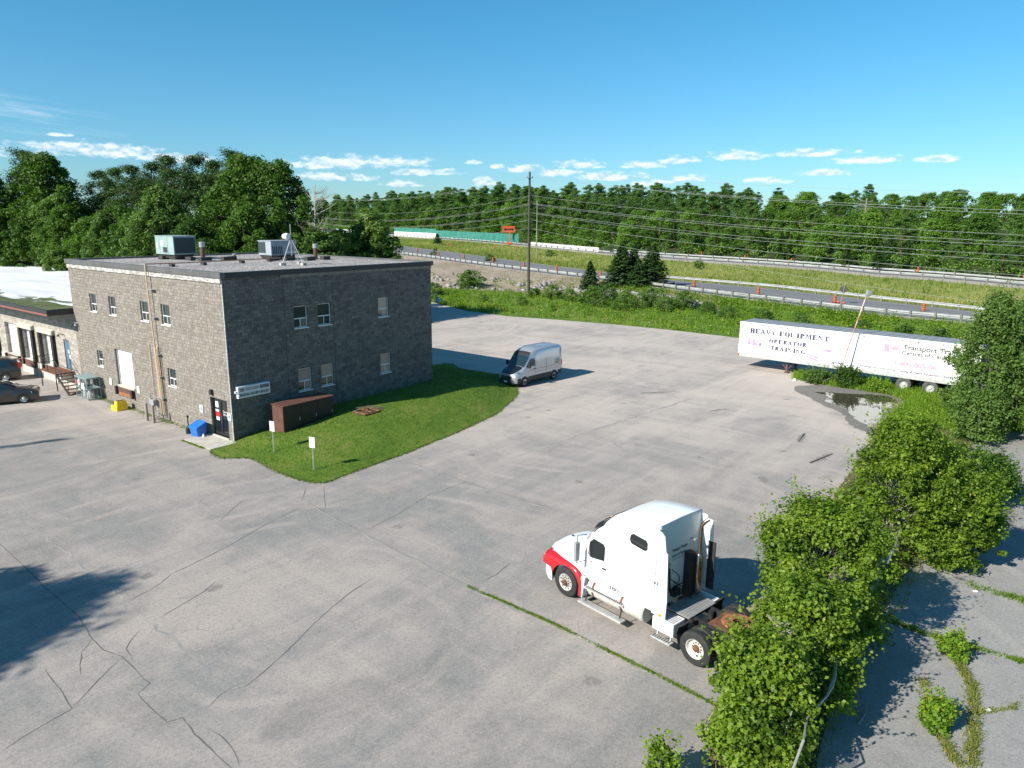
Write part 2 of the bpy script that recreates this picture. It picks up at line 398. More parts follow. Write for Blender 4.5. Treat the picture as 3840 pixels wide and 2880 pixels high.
leafmat('weed_dry', (.12, .16, .028), (.30, .31, .08), .34, dead=(.42, .34, .10))
leafmat('lawn_blade', (.055, .110, .010), (.145, .220, .022), .34, dead=(.28, .25, .09))

# ------------------------------------------------------------------ building frame: x into the depth (az 37.7), y along the lit wall
TH = 37.7; CX, CY = -15.882, 39.433
e1 = Vector((sin(R(TH)), cos(R(TH)), 0)); e2 = Vector((-cos(R(TH)), sin(R(TH)), 0)); BROT = R(90 - TH)
def Bp(a, s, z=0.0): return Vector((CX, CY, 0)) + e1 * a + e2 * s + Vector((0, 0, z))

def ground_mat(name, stops, tex=(.05, 1.1, 22), rough=.95, bump=.5, bd=.05, extra=None):
    m = bpy.data.materials.new(name); m.use_nodes = True; t = m.node_tree; t.nodes.clear(); b = NB(t)
    tc = b.n('ShaderNodeTexCoord'); v = tc.outputs['Object']
    f = b.math('ADD', b.math('MULTIPLY', b.noise(v, tex[0], 4, .6), .45), b.math('ADD', b.math('MULTIPLY', b.noise(v, tex[1], 4, .6), .35), b.math('MULTIPLY', b.noise(v, tex[2], 2, .6), .2)))
    c = b.ramp(f, stops); p = b.n('ShaderNodeBsdfPrincipled'); b.link(c, p.inputs['Base Color']); p.inputs['Roughness'].default_value = rough; p.inputs['Specular IOR Level'].default_value = .25
    bn = b.n('ShaderNodeBump'); bn.inputs['Strength'].default_value = bump; bn.inputs['Distance'].default_value = bd
    b.link(b.noise(v, tex[2], 4, .7), bn.inputs['Height']); b.link(bn.outputs[0], p.inputs['Normal'])
    o = b.n('ShaderNodeOutputMaterial'); b.link(p.outputs[0], o.inputs[0]); MATS[name] = m; return m
ground_mat('earth', [(.3, (.10, .11, .035)), (.7, (.17, .15, .08))])
ground_mat('verge', [(.38, (.06, .12, .012)), (.5, (.10, .17, .018)), (.62, (.18, .21, .04))], (.06, .6, 9))
ground_mat('bank', [(.36, (.11, .14, .04)), (.46, (.26, .205, .15)), (.62, (.38, .31, .245))], (.07, .5, 9))
ground_mat('median', [(.36, (.11, .16, .03)), (.5, (.20, .23, .05)), (.64, (.28, .27, .09))], (.04, .4, 6))
ground_mat('gravel_shoulder', [(.35, (.27, .24, .20)), (.65, (.36, .33, .28))], (.1, 1, 30))
ground_mat('forest_floor', [(.35, (.03, .045, .012)), (.65, (.05, .06, .02))])
ground_mat('lawn_green', [(.38, (.065, .13, .012)), (.49, (.105, .18, .018)), (.57, (.16, .20, .035)), (.68, (.21, .20, .07))], (.35, 1.8, 40), bump=.8)
ground_mat('road_asphalt', [(.35, (.15, .15, .155)), (.65, (.20, .195, .19))], (.05, .5, 30), .85, .2)

def asphalt(name, c_lo, c_mid, c_tan, tanamt, dark, sc=1.0, dust=False):
    m = bpy.data.materials.new(name); m.use_nodes = True; t = m.node_tree; t.nodes.clear(); b = NB(t)
    tc = b.n('ShaderNodeTexCoord'); v = tc.outputs['Object']
    vr = b.map(v, (1, 1, 1), (0, 0, -R(90 - TH)))                 # x' runs with the building's e1
    big = b.noise(b.map(vr, (.12 * sc, .15 * sc, 1)), 1, 9, .70, .9)
    streak = b.noise(b.map(vr, (.10, 1.3, 1)), .8, 6, .66, .5)
    streak2 = b.noise(b.map(vr, (1.1, .09, 1)), .8, 6, .66, .5)
    fine = b.noise(v, 26, 3, .75); mid = b.noise(v, 1.6, 5, .65, .4); vf = b.noise(v, 75, 2, .8)
    g = b.mix(b.ramp(mid, [(.32, 0.0), (.68, 1.0)]), c_lo, c_mid)
    tf = b.math('ADD', b.math('MULTIPLY', big, .56), b.math('MULTIPLY', b.math('ADD', streak, streak2), .22))
    g = b.mix(b.math('MULTIPLY', b.ramp(tf, [(.44, 0.0), (.58, 1.0)]), tanamt), g, c_tan)
    dk = b.noise(b.map(vr, (.20, .26, 1)), 1.0, 7, .65, .8)
    g = b.mix(b.math('MULTIPLY', b.ramp(dk, [(.30, 1.0), (.47, 0.0)]), dark), g, tuple(x * .62 for x in c_lo))
    # pale curved scrub marks left by turning tyres
    wv_ = b.n('ShaderNodeTexWave', wave_type='RINGS', rings_direction='Z'); b.link(b.map(v, (1, 1, 1), loc=(7, -19, 0)), wv_.inputs['Vector']); wv_.inputs['Scale'].default_value = .16; wv_.inputs['Distortion'].default_value = 9; wv_.inputs['Detail'].default_value = 4; wv_.inputs['Detail Scale'].default_value = .35
    sw = b.math('MULTIPLY', b.ramp(wv_.outputs['Fac'], [(.80, 0.0), (.97, 1.0)]), b.ramp(b.noise(v, .22, 5, .6), [(.46, 0.0), (.62, .55)]))
    g = b.mix(sw, g, tuple(min(1, x * 1.06) for x in c_tan))
    grit = b.noise(v, 9.5, 4, .75)
    g = b.mix(b.ramp(grit, [(.34, .42), (.50, 0.0)]), g, tuple(x * .55 for x in c_lo)); g = b.mix(b.ramp(grit, [(.54, 0.0), (.70, .40)]), g, tuple(min(1, x * 1.2) for x in c_tan))
    if dust:      # wind-blown sand lies thickest over the far, little used part of the yard
        Yw = b.sep(v)[1]; Xw = b.sep(v)[0]
        dz = b.math('MULTIPLY', b.math('SUBTRACT', b.math('ADD', Yw, b.math('MULTIPLY', Xw, .25)), 30.0), .050, clamp=True)
        dz = b.math('MULTIPLY', dz, b.ramp(b.math('ADD', b.math('MULTIPLY', big, .55), b.math('MULTIPLY', b.math('ADD', streak, streak2), .225)), [(.36, .15), (.56, 1.0)]))
        g = b.mix(b.math('MULTIPLY', dz, .85), g, (.50, .425, .368))
    # small oil drips
    vo = b.n('ShaderNodeTexVoronoi'); b.link(b.map(v, (.33, .33, 1)), vo.inputs['Vector']); vo.inputs['Scale'].default_value = 1.0
    st = b.ramp(b.math('ADD', vo.outputs['Distance'], b.math('MULTIPLY', b.math('SUBTRACT', mid, .5), .45)), [(.03, 1.0), (.085, 0.0)])
    g = b.mix(b.math('MULTIPLY', st, .45), g, (.07, .066, .062))
    # hairline cracks, some areas only
    vc = b.n('ShaderNodeTexVoronoi', feature='DISTANCE_TO_EDGE'); wv = b.n('ShaderNodeVectorMath', operation='ADD')
    nz = b.n('ShaderNodeTexNoise'); b.link(v, nz.inputs['Vector']); nz.inputs['Scale'].default_value = .9; nz.inputs['Detail'].default_value = 5
    sc_ = b.n('ShaderNodeVectorMath', operation='SCALE'); b.link(nz.outputs['Color'], sc_.inputs[0]); sc_.inputs['Scale'].default_value = 1.6
    b.link(v, wv.inputs[0]); b.link(sc_.outputs[0], wv.inputs[1]); b.link(wv.outputs[0], vc.inputs['Vector']); vc.inputs['Scale'].default_value = .26
    ck = b.ramp(vc.outputs['Distance'], [(.0018, 1.0), (.0055, 0.0)])
    cmk = b.ramp(b.noise(v, .12, 3, .5), [(.54, 0.0), (.64, .30)])
    g = b.mix(b.math('MULTIPLY', ck, cmk), g, (.05, .048, .045))
    g = b.mix(b.math('MULTIPLY', b.math('SUBTRACT', fine, .5), 1.7), g, (.42, .41, .40), 'ADD')
    g = b.mix(b.ramp(vf, [(.54, 0.0), (.68, .50)]), g, tuple(x * .45 for x in c_lo))
    g = b.mix(b.ramp(vf, [(.30, .42), (.46, 0.0)]), g, (.46, .45, .44))
    p = b.n('ShaderNodeBsdfPrincipled'); b.link(g, p.inputs['Base Color']); p.inputs['Roughness'].default_value = .88; p.inputs['Specular IOR Level'].default_value = .3
    bn = b.n('ShaderNodeBump'); bn.inputs['Strength'].default_value = .35; bn.inputs['Distance'].default_value = .012
    b.link(b.math('ADD', fine, b.math('MULTIPLY', vf, .6)), bn.inputs['Height']); b.link(bn.outputs[0], p.inputs['Normal'])
    o = b.n('ShaderNodeOutputMaterial'); b.link(p.outputs[0], o.inputs[0]); MATS[name] = m
asphalt('lot_asphalt', (.200, .190, .178), (.258, .242, .222), (.375, .322, .280), 1.0, .45, dust=True)
asphalt('old_asphalt', (.21, .204, .196), (.27, .262, .252), (.33, .31, .28), .5, .35)
asphalt('wet_edge', (.125, .115, .10), (.16, .145, .125), (.20, .175, .15), .6, .4)
asphalt('damp_patch', (.18, .165, .148), (.225, .205, .182), (.27, .24, .21), .6, .3)

# ------------------------------------------------------------------ ground, parking lot
def sheet(name, pts, z, m, zs=None):
    g = MB(); g.add([(p[0], p[1], (zs[i] if zs else z)) for i, p in enumerate(pts)], [tuple(range(len(pts)))])
    o = g.build(name, m, fixn=False)
    if o.data.polygons[0].normal.z < 0: o.data.flip_normals()
    return tag(o, kind='structure')
sheet('ground', [(-3000, -1500), (3000, -1500), (3000, 4500), (-3000, 4500)], -.30, 'earth')
R0 = [(-20.9, 127.7, 0.0), (-13.6, 113.9, 0.0), (-6.5, 101.2, 0.0), (-0.8, 96.0, 0.0), (6.1, 92.6, 0.0), (12.5, 88.9, 0.0), (18.3, 84.8, 0.0), (23.4, 80.5, 0.0), (27.9, 76.1, 0.0), (31.9, 72.0, 0.0), (35.2, 67.8, 0.0), (38.1, 64.0, 0.0), (40.8, 60.7, 0.0), (43.3, 57.7, 0.0), (46.6, 53.7, 0.0), (50.4, 49.2, 0.0)]
R1 = [(-23.0, 141.1, 0.4), (-15.3, 128.9, 0.4), (-8.1, 127.6, 0.4), (-1.1, 126.4, 0.4), (8.0, 122.0, 0.4), (16.1, 115.5, 0.4), (23.0, 107.6, 0.4), (29.0, 100.6, 0.4), (34.4, 94.5, 0.4), (39.1, 89.1, 0.4), (42.7, 83.1, 0.4), (46.0, 77.9, 0.4), (48.8, 73.3, 0.4), (51.4, 69.1, 0.4), (55.0, 64.1, 0.4), (59.1, 58.3, 0.4)]
R2 = [(-32.8, 202.6, 3.21), (-22.0, 186.0, 3.01), (-10.6, 166.6, 2.81), (-1.3, 152.4, 2.61), (9.1, 139.8, 2.31), (17.9, 129.3, 2.0), (25.0, 117.6, 1.85), (31.2, 108.8, 1.7), (36.9, 102.0, 1.55), (41.8, 95.7, 1.4), (46.6, 91.0, 1.25), (51.5, 87.8, 1.1), (55.6, 84.0, 1.05), (59.4, 80.5, 1.0), (63.9, 75.0, 1.0), (69.1, 68.8, 1.0)]
R4 = [(-43.7, 270.1, 3.21), (-28.7, 243.2, 3.01), (-13.5, 212.8, 2.81), (-1.6, 188.1, 2.61), (10.7, 165.5, 2.31), (20.8, 150.2, 2.0), (28.9, 136.2, 1.85), (36.8, 128.8, 1.7), (44.0, 122.2, 1.55), (49.4, 113.7, 1.4), (54.3, 106.6, 1.25), (58.8, 100.7, 1.1), (62.4, 94.6, 1.05), (65.8, 89.4, 1.0), (70.0, 82.5, 1.0), (74.8, 74.7, 1.0)]
R6 = [(-60.8, 376.8, 4.2), (-40.6, 345.2, 4.15), (-19.7, 310.7, 4.08), (-2.4, 272.6, 4.02), (14.8, 231.3, 3.78), (28.2, 205.4, 3.49), (39.5, 187.9, 3.28), (50.3, 177.4, 3.08), (60.1, 168.3, 2.89), (67.8, 157.3, 2.71), (73.2, 145.0, 2.53), (80.8, 139.6, 2.34), (86.2, 132.0, 2.14), (90.2, 124.0, 2.0), (94.3, 112.2, 2.0), (98.6, 99.6, 2.0)]
R7 = [(-68.3, 423.7, 4.2), (-45.3, 385.2, 4.15), (-21.8, 344.0, 4.08), (-2.6, 299.1, 4.02), (16.1, 251.1, 3.78), (30.4, 221.5, 3.49), (42.4, 201.7, 3.28), (53.9, 190.0, 3.08), (64.2, 179.8, 2.89), (72.2, 167.7, 2.71), (77.8, 154.1, 2.53), (85.7, 148.1, 2.34), (91.2, 139.8, 2.14), (95.4, 131.2, 2.0), (99.4, 118.5, 2.0), (103.7, 104.9, 2.0)]
R8 = [(-73.9, 458.4, 4.6), (-48.7, 413.5, 4.55), (-23.2, 366.1, 4.48), (-2.8, 315.4, 4.42), (16.8, 262.3, 4.18), (31.5, 230.1, 3.89), (43.9, 208.8, 3.68), (55.6, 196.3, 3.48), (66.1, 185.5, 3.29), (74.3, 172.7, 3.11), (79.8, 158.4, 2.93), (87.9, 152.2, 2.74), (93.5, 143.5, 2.54), (97.7, 134.5, 2.4), (101.6, 121.2, 2.4), (105.8, 107.1, 2.4)]
dark = [[(-20.7, 26.6), (-19.8, 25.9), (-17.8, 24.2), (-16.1, 22.7), (-14.5, 21.4), (-13.8, 20.8), (-12.7, 19.6), (-12.0, 19.0), (-11.3, 18.7), (-10.2, 17.7), (-9.9, 17.5), (-10.0, 17.0), (-9.3, 16.4), (-8.7, 15.9), (-8.4, 16.1), (-7.8, 15.5), (-7.0, 14.8), (-6.5, 14.4), (-5.9, 13.9)], [(-13.2, 18.1), (-12.9, 17.8), (-12.2, 17.2), (-11.4, 16.4), (-11.9, 15.5), (-12.2, 14.8)], [(-4.9, 23.6), (-5.5, 22.5), (-5.9, 21.5), (-6.3, 20.2), (-6.6, 19.1), (-6.9, 18.2), (-7.2, 17.4), (-7.7, 17.1)], [(-9.3, 30.0), (-9.8, 29.1), (-10.3, 28.0), (-10.9, 26.4), (-11.5, 25.0), (-12.2, 23.7), (-12.3, 22.8), (-12.8, 21.8)], [(-12.7, 19.6), (-12.6, 18.9), (-12.3, 18.3), (-12.0, 17.8)], [(-11.5, 20.2), (-11.5, 19.5), (-11.4, 19.1), (-10.9, 18.5)], [(-12.2, 31.0), (-12.3, 29.0), (-12.3, 28.3)], [(-11.3, 20.6), (-11.1, 21.1), (-10.5, 22.5), (-10.4, 23.3)], [(-9.8, 32.5), (-9.5, 30.7)], [(-9.0, 32.6), (-8.2, 29.8)], [(-5.4, 15.4), (-5.1, 15.9)], [(-7.9, 16.4), (-7.8, 17.0), (-7.4, 17.6)], [(-6.3, 14.4), (-6.6, 14.9), (-7.2, 15.5), (-7.8, 15.8)], [(-11.3, 18.7), (-11.4, 17.6), (-11.4, 16.4)], [(-1.1, 23.2), (-0.5, 23.9), (0.0, 24.8)], [(-6.0, 27.5), (-4.9, 29.3), (-3.8, 31.6), (-2.1, 33.4)], [(3.6, 26.7), (5.3, 29.0), (6.7, 31.2)]]
seam = [[(-9.4, 30.7), (-8.2, 29.4), (-5.6, 26.8), (-2.6, 24.0), (-0.8, 22.3), (1.2, 20.8), (2.8, 19.3), (4.2, 18.0), (5.4, 16.7)], [(-6.1, 36.8), (-4.4, 35.2), (-2.4, 33.4), (-1.0, 32.2), (0.5, 30.9), (2.2, 29.7)], [(-22.7, 30.0), (-19.7, 27.6), (-15.5, 24.1), (-12.9, 21.8), (-11.2, 20.4), (-10.0, 19.4), (-8.8, 18.4), (-7.8, 17.4)], [(-29.7, 40.0), (-26.8, 42.0), (-23.7, 44.1), (-21.5, 45.0)], [(-0.1, 36.9), (4.0, 41.3), (9.2, 46.8), (13.3, 50.9)]]
# extend the road rows beyond both ends of what the camera sees
def extend(row, dz=0.0):
    a, c = Vector(row[0]), Vector(row[1]); d = (a - c) * 1.0; d.z = 0
    z, y = Vector(row[-1]), Vector(row[-2]); e = (z - y); e.z = 0; e = e.normalized()
    return [tuple(a + d.normalized() * 180), tuple(a + d.normalized() * 60)] + row + [tuple(z + e * 30), tuple(z + e * 110)]
R0, R1, R2, R4, R6, R7, R8 = [extend(r) for r in (R0, R1, R2, R4, R6, R7, R8)]
def mixrow(a, c, f, dz=0.0): return [tuple(Vector(p) * (1 - f) + Vector(q) * f + Vector((0, 0, dz))) for p, q in zip(a, c)]
def offrow(a, c, d, dz=0.0):     # d metres from a towards c
    out = []
    for p, q in zip(a, c):
        v = Vector(q) - Vector(p); v.z = 0; out.append(tuple(Vector(p) + v.normalized() * d + Vector((0, 0, dz))))
    return out
R2b = offrow(R2, R1, .9, -.05); R3 = offrow(R2, R4, 1.3); R4b = offrow(R4, R6, 1.6, -.1); R5 = mixrow(R4, R6, .42, -.95); R5b = offrow(R6, R4, 2.5, -.35)
R6b = offrow(R6, R7, .8); R8b = offrow(R8, R7, -1.0)
# water-worn slope between lot and road gets two extra rows
R1a = mixrow(R0, R1, .5, -.1); R1b = mixrow(R1, R2b, .5, .12)
H1 = offrow(R8, R7, -45, 6.0); H2 = offrow(R8, R7, -120, 11.5); H3 = offrow(R8, R7, -300, 13.0); H4 = offrow(R8, R7, -1500, 10.0)
def dens(row, n=6):
    out = []
    for p, q in zip(row[:-1], row[1:]):
        for k in range(n): out.append(tuple(Vector(p).lerp(Vector(q), k / n)))
    return out + [row[-1]]
def strip(name, rows, m, wob=0.0, sub=1):
    rows = [dens(r) for r in rows]; rr = []
    for a, c in zip(rows[:-1], rows[1:]):
        for k in range(sub): rr.append([tuple(Vector(p).lerp(Vector(q), k / sub)) for p, q in zip(a, c)])
    rr.append(rows[-1]); g = MB(); n = len(rr[0]); rg = random.Random(3)
    for j, r in enumerate(rr):
        for i, p in enumerate(r):
            k = wob if 0 < j < len(rr) - 1 else 0
            g.v.append((p[0], p[1], p[2] + k * (rg.random() - .5)))
    for j in range(len(rr) - 1):
        for i in range(n - 1): g.f.append((j * n + i, (j + 1) * n + i, (j + 1) * n + i + 1, j * n + i + 1)); g.m.append(0)
    o = g.build(name, m, fixn=False, smooth=60)
    if o.data.polygons[0].normal.z < 0: o.data.flip_normals()
    return tag(o, kind='structure')
VERGE = [R0, R1a, R1]; BANK = [R1, R1b, R2b]
strip('verge', [[(p[0], p[1], p[2] - .02) for p in R0], R1a, R1], 'verge', .25, 4)
strip('embankment', [r[:10] for r in BANK], 'bank', .3, 4)
strip('verge', [r[9:] for r in BANK], 'verge', .3, 4)
strip('gravel_shoulder', [R2b, R2, R3], 'gravel_shoulder')
strip('road', [R3, R4], 'road_asphalt', 0, 3)
strip('gravel_shoulder', [R4, R4b], 'gravel_shoulder')
strip('median_ground', [R4b, R5, R5b], 'median', .3, 4)
strip('gravel_shoulder', [R5b, R6, R6b], 'gravel_shoulder')
strip('ramp_road', [R6b, R7], 'road_asphalt')
strip('forest_ground', [R7, R8, H1, H2, H3, H4], 'forest_floor', .3, 2)
# white edge line and dashed centre line on the near road
def ribbon(name, pts, wd, m, lift, kind='structure', jit=0.0, seg=.4, rg=None, closed=False, g=None, taper=False):
    own = g is None; g = g or MB(); P = [Vector(p) if len(p) == 3 else Vector((p[0], p[1], 0)) for p in pts]; fine = []
    for a, c in zip(P[:-1], P[1:]):
        n = max(1, int((c - a).length / seg)); fine += [a.lerp(c, k / n) for k in range(n)]
    fine.append(P[-1]); rg = rg or random.Random(5)
    if jit: fine = [p + Vector((rg.gauss(0, jit), rg.gauss(0, jit), 0)) for p in fine]
    vs = []; N = len(fine)
    for i, p in enumerate(fine):
        d = (fine[min(i + 1, N - 1)] - fine[max(i - 1, 0)]); d.z = 0; d.normalize(); nn = Vector((-d.y, d.x, 0))
        wv = wd * (rg.uniform(.35, 1.25) if jit else 1) * (min(1, (i + .3) * .35, (N - .7 - i) * .35) if taper else 1)
        vs += [p + nn * wv / 2 + Vector((0, 0, lift)), p - nn * wv / 2 + Vector((0, 0, lift))]
    g.add(vs, [(2 * i, 2 * i + 1, 2 * i + 3, 2 * i + 2) for i in range(N - 1)])
    if own:
        o = g.build(name, m, fixn=False)
        if o.data.polygons[0].normal.z < 0: o.data.flip_normals()
        return tag(o, kind=kind)
mat('line_white', (.6, .6, .58), .7); mat('crack_dark', (.125, .118, .108), .9); mat('seam_tan', (.35, .315, .27), .9, col2=(.24, .235, .225), vs=.8, vr=(.40, .58))
ribbon('road_marking', [tuple(Vector(p)) for p in offrow(R3, R4, .5)], .13, 'line_white', .03)
ribbon('road_marking', [tuple(Vector(p)) for p in offrow(R4, R3, 1.0)], .13, 'line_white', .03)
dl = MB(); cl = dens(mixrow(R3, R4, .5), 10)
for i in range(0, len(cl) - 1, 2): ribbon('x', [cl[i], cl[i + 1]], .13, None, .03, g=dl)
o = dl.build('road_marking', 'line_white', fixn=False); tag(o, kind='structure')

lot = [(-130, -40), (4.3, -40), (4.3, 10), (4.6, 14.2), (5.1, 16.0), (5.6, 17.0), (7.0, 18.9), (9.3, 22.2), (12.5, 27.3), (15.6, 32.5), (19.4, 38.0), (22.5, 42.0), (24.4, 45.5), (27.4, 50.3),
       (29.4, 53.2), (33.5, 59.0), (36.8, 66.0)] + [p[:2] for p in R0[2:12][::-1]] + [R0[1][:2], (-60, 175), (-130, 160)]
sheet('parking_lot', lot, 0.0, 'lot_asphalt')
soil = [(4.1, -40), (4.1, 10), (4.4, 14.2), (4.9, 16.0), (5.4, 17.0), (6.8, 18.9), (9.1, 22.2), (12.3, 27.3), (15.4, 32.5), (19.2, 38.0), (22.3, 42.0), (24.2, 45.5), (27.2, 50.3), (29.2, 53.2), (33.5, 59), (37.5, 69),
        (60, 45), (44, 50), (38, 50), (31.5, 45.6), (27.0, 40.2), (22.4, 35.0), (18.5, 29.2), (16.2, 26.0), (13.8, 23.0), (12.5, 21.3), (10.9, 19.4), (9.1, 17.2), (7.9, 15.2), (6.6, 13), (6.6, -40)]
sheet('soil_strip', soil, -.008, 'soil')
sheet('side_lot', [(5.9, -40), (6.4, 13), (7.6, 15.2), (8.8, 17.2), (10.6, 19.4), (12.2, 21.3), (13.5, 23.0), (15.9, 26.0), (18.2, 29.2), (22.1, 35.0), (26.7, 40.2), (31.2, 45.6), (44, 49.8), (80, 40), (80, -40)], -.004, 'old_asphalt')
crk = MB(); rgk = random.Random(9)
for l in dark: ribbon('x', l, .030, None, .006, jit=.008, seg=.25, rg=rgk, g=crk, taper=True)
for l in (seam[0], seam[1]): ribbon('x', [(p[0] + .05, p[1] + .05) for p in l], .022, None, .0065, jit=.008, seg=.3, rg=rgk, g=crk, taper=True)
o = crk.build('pavement_cracks', 'crack_dark', fixn=False); tag(o, kind='structure')
crk = MB()
for l, wd_ in zip(seam, (.09, .10, .09, .12, .16)): ribbon('x', l, wd_, None, .004, jit=.05, seg=.35, rg=rgk, g=crk, taper=True)
o = crk.build('pavement_seams', 'seam_tan', fixn=False); tag(o, kind='structure')
# darker square-cut repair patches
# puddle and its wet rim
def blob(pts, n=6, jit=.12, seed=1):
    rg = random.Random(seed); out = []; N = len(pts)
    for i in range(N):
        p0, p1, p2, p3 = [Vector((*pts[(i + k) % N], 0)) for k in (-1, 0, 1, 2)]
        for k in range(n):
            t = k / n; q = .5 * ((2 * p1) + (p2 - p0) * t + (2 * p0 - 5 * p1 + 4 * p2 - p3) * t * t + (3 * p1 - p0 - 3 * p2 + p3) * t ** 3)
            out.append((q.x + rg.gauss(0, jit), q.y + rg.gauss(0, jit)))
    return out
sheet('wet_ground', blob([(21.9, 54.6), (21.8, 50.7), (21.8, 49.2), (22.2, 47.0), (21.5, 44.5), (21.7, 42.6), (22.9, 41.6), (26.6, 46.0), (28.6, 51.5), (26.8, 54.2), (24.5, 55.4)], jit=.1), .004, 'wet_edge')
mat('puddle_water', (.055, .048, .036), .02, spec=1.0)
MATS['puddle_water'].node_tree.nodes['Principled BSDF'].inputs['IOR'].default_value = 1.5
sheet('puddle', blob([(22.9, 53.1), (23.4, 52.0), (22.6, 50.2), (22.9, 49.0), (23.0, 47.4), (22.5, 45.4), (22.6, 43.9), (23.5, 43.1), (26.3, 47.4), (27.9, 51.2), (27.2, 52.3), (25.1, 52.7)], jit=.07, seed=2), .009, 'puddle_water')
for k, (x, y, a, l, wd_) in enumerate([(16.9, 37.4, 40, 2.6, .35), (19.2, 36.0, -50, 1.9, .3), (14.1, 47.5, 20, 1.6, .3), (12.6, 34.0, 70, .9, .45), (17.3, 41.2, 60, 2.2, .35), (10.8, 52.5, 10, 2.4, .5)]):
    q = [(x + cos(R(a)) * l * i / 2 - sin(R(a)) * wd_ * j / 2, y + sin(R(a)) * l * i / 2 + cos(R(a)) * wd_ * j / 2) for i, j in ((-1, 0), (-.4, -1), (.5, -.7), (1, 0), (.4, 1), (-.5, .8))]
    sheet('wet_patch', blob(q, jit=.05, seed=k), .0045, 'damp_patch')
# lawn mound beside the dark wall (building frame: a along wall, p out from it)
def lawn_z(a, p):
    wv = np.interp(a, [-1.6, 0, 1, 2.5, 5, 7.2, 16.3, 20, 23.9], [.0, .04, .24, .34, .66, .80, .84, .5, .05])
    edge = np.interp(a, [-1.6, -.5, 1, 4, 8, 13.6, 17.2, 19.8, 22.7, 23.9], [9.0, 9.4, 9.2, 9.1, 8.7, 7.9, 6.5, 5.3, 2.7, .6])
    u = max(0, p) / max(edge, .5)
    return max(.03, wv * (1 - u ** 1.6) + .30 * sin(min(1, u) * pi) * min(1, (a + 1.6) / 4) * (1 if a < 19 else .4)) if p > 0 else max(.03, wv)
LO = [(-1.64, .30), (-1.1, 3.2), (-1.45, 6.2), (-1.40, 8.4), (-.92, 9.3), (.92, 9.2), (4.2, 9.1), (8.3, 8.7), (13.6, 7.9), (17.2, 6.55), (19.8, 5.3), (22.0, 3.3), (23.4, 1.6), (23.9, .3), (23.6, -3.4), (22.8, -6.4), (16.3, -6.5), (16.3, 0), (0, 0)]
def inpoly(x, y, P):
    c = False; j = len(P) - 1
    for i in range(len(P)):
        if (P[i][1] > y) != (P[j][1] > y) and x < (P[j][0] - P[i][0]) * (y - P[i][1]) / (P[j][1] - P[i][1]) + P[i][0]: c = not c
        j = i
    return c
LOs = blob(LO[:16], 5, .03, 4)[:-4] + [(16.3, -6.5), (16.3, 0), (0, 0)]
LOs = [(max(p[0], -2), p[1]) for p in LOs]
bm = bmesh.new(); vs = [bm.verts.new((p[0], p[1], 0)) for p in LOs]; bm.faces.new(vs)
for x in np.arange(-1.5, 24, .75): bmesh.ops.bisect_plane(bm, geom=bm.verts[:] + bm.edges[:] + bm.faces[:], plane_co=(x, 0, 0), plane_no=(1, 0, 0))
for y in np.arange(-6.2, 9.3, .75): bmesh.ops.bisect_plane(bm, geom=bm.verts[:] + bm.edges[:] + bm.faces[:], plane_co=(0, y, 0), plane_no=(0, 1, 0))
for v in bm.verts:
    a, p = v.co.x, v.co.y; z = lawn_z(a, p); q = Bp(a, -p, z); v.co = q
me = bpy.data.meshes.new('lawn'); bmesh.ops.recalc_face_normals(bm, faces=bm.faces); bm.to_mesh(me); bm.free(); me.materials.append(MATS['lawn_green'])
if me.polygons[0].normal.z < 0: me.flip_normals()
me.polygons.foreach_set('use_smooth', [True] * len(me.polygons))
o = bpy.data.objects.new('lawn', me); COL.objects.link(o); tag(o, kind='structure')
o = MB().box(-1.62, 0, -.35, 2.55, -.05, .05).build('entrance_slab', 'concrete', bevel=.01); o.location = Bp(0, 0); o.rotation_euler[2] = BROT; tag(o, kind='structure')
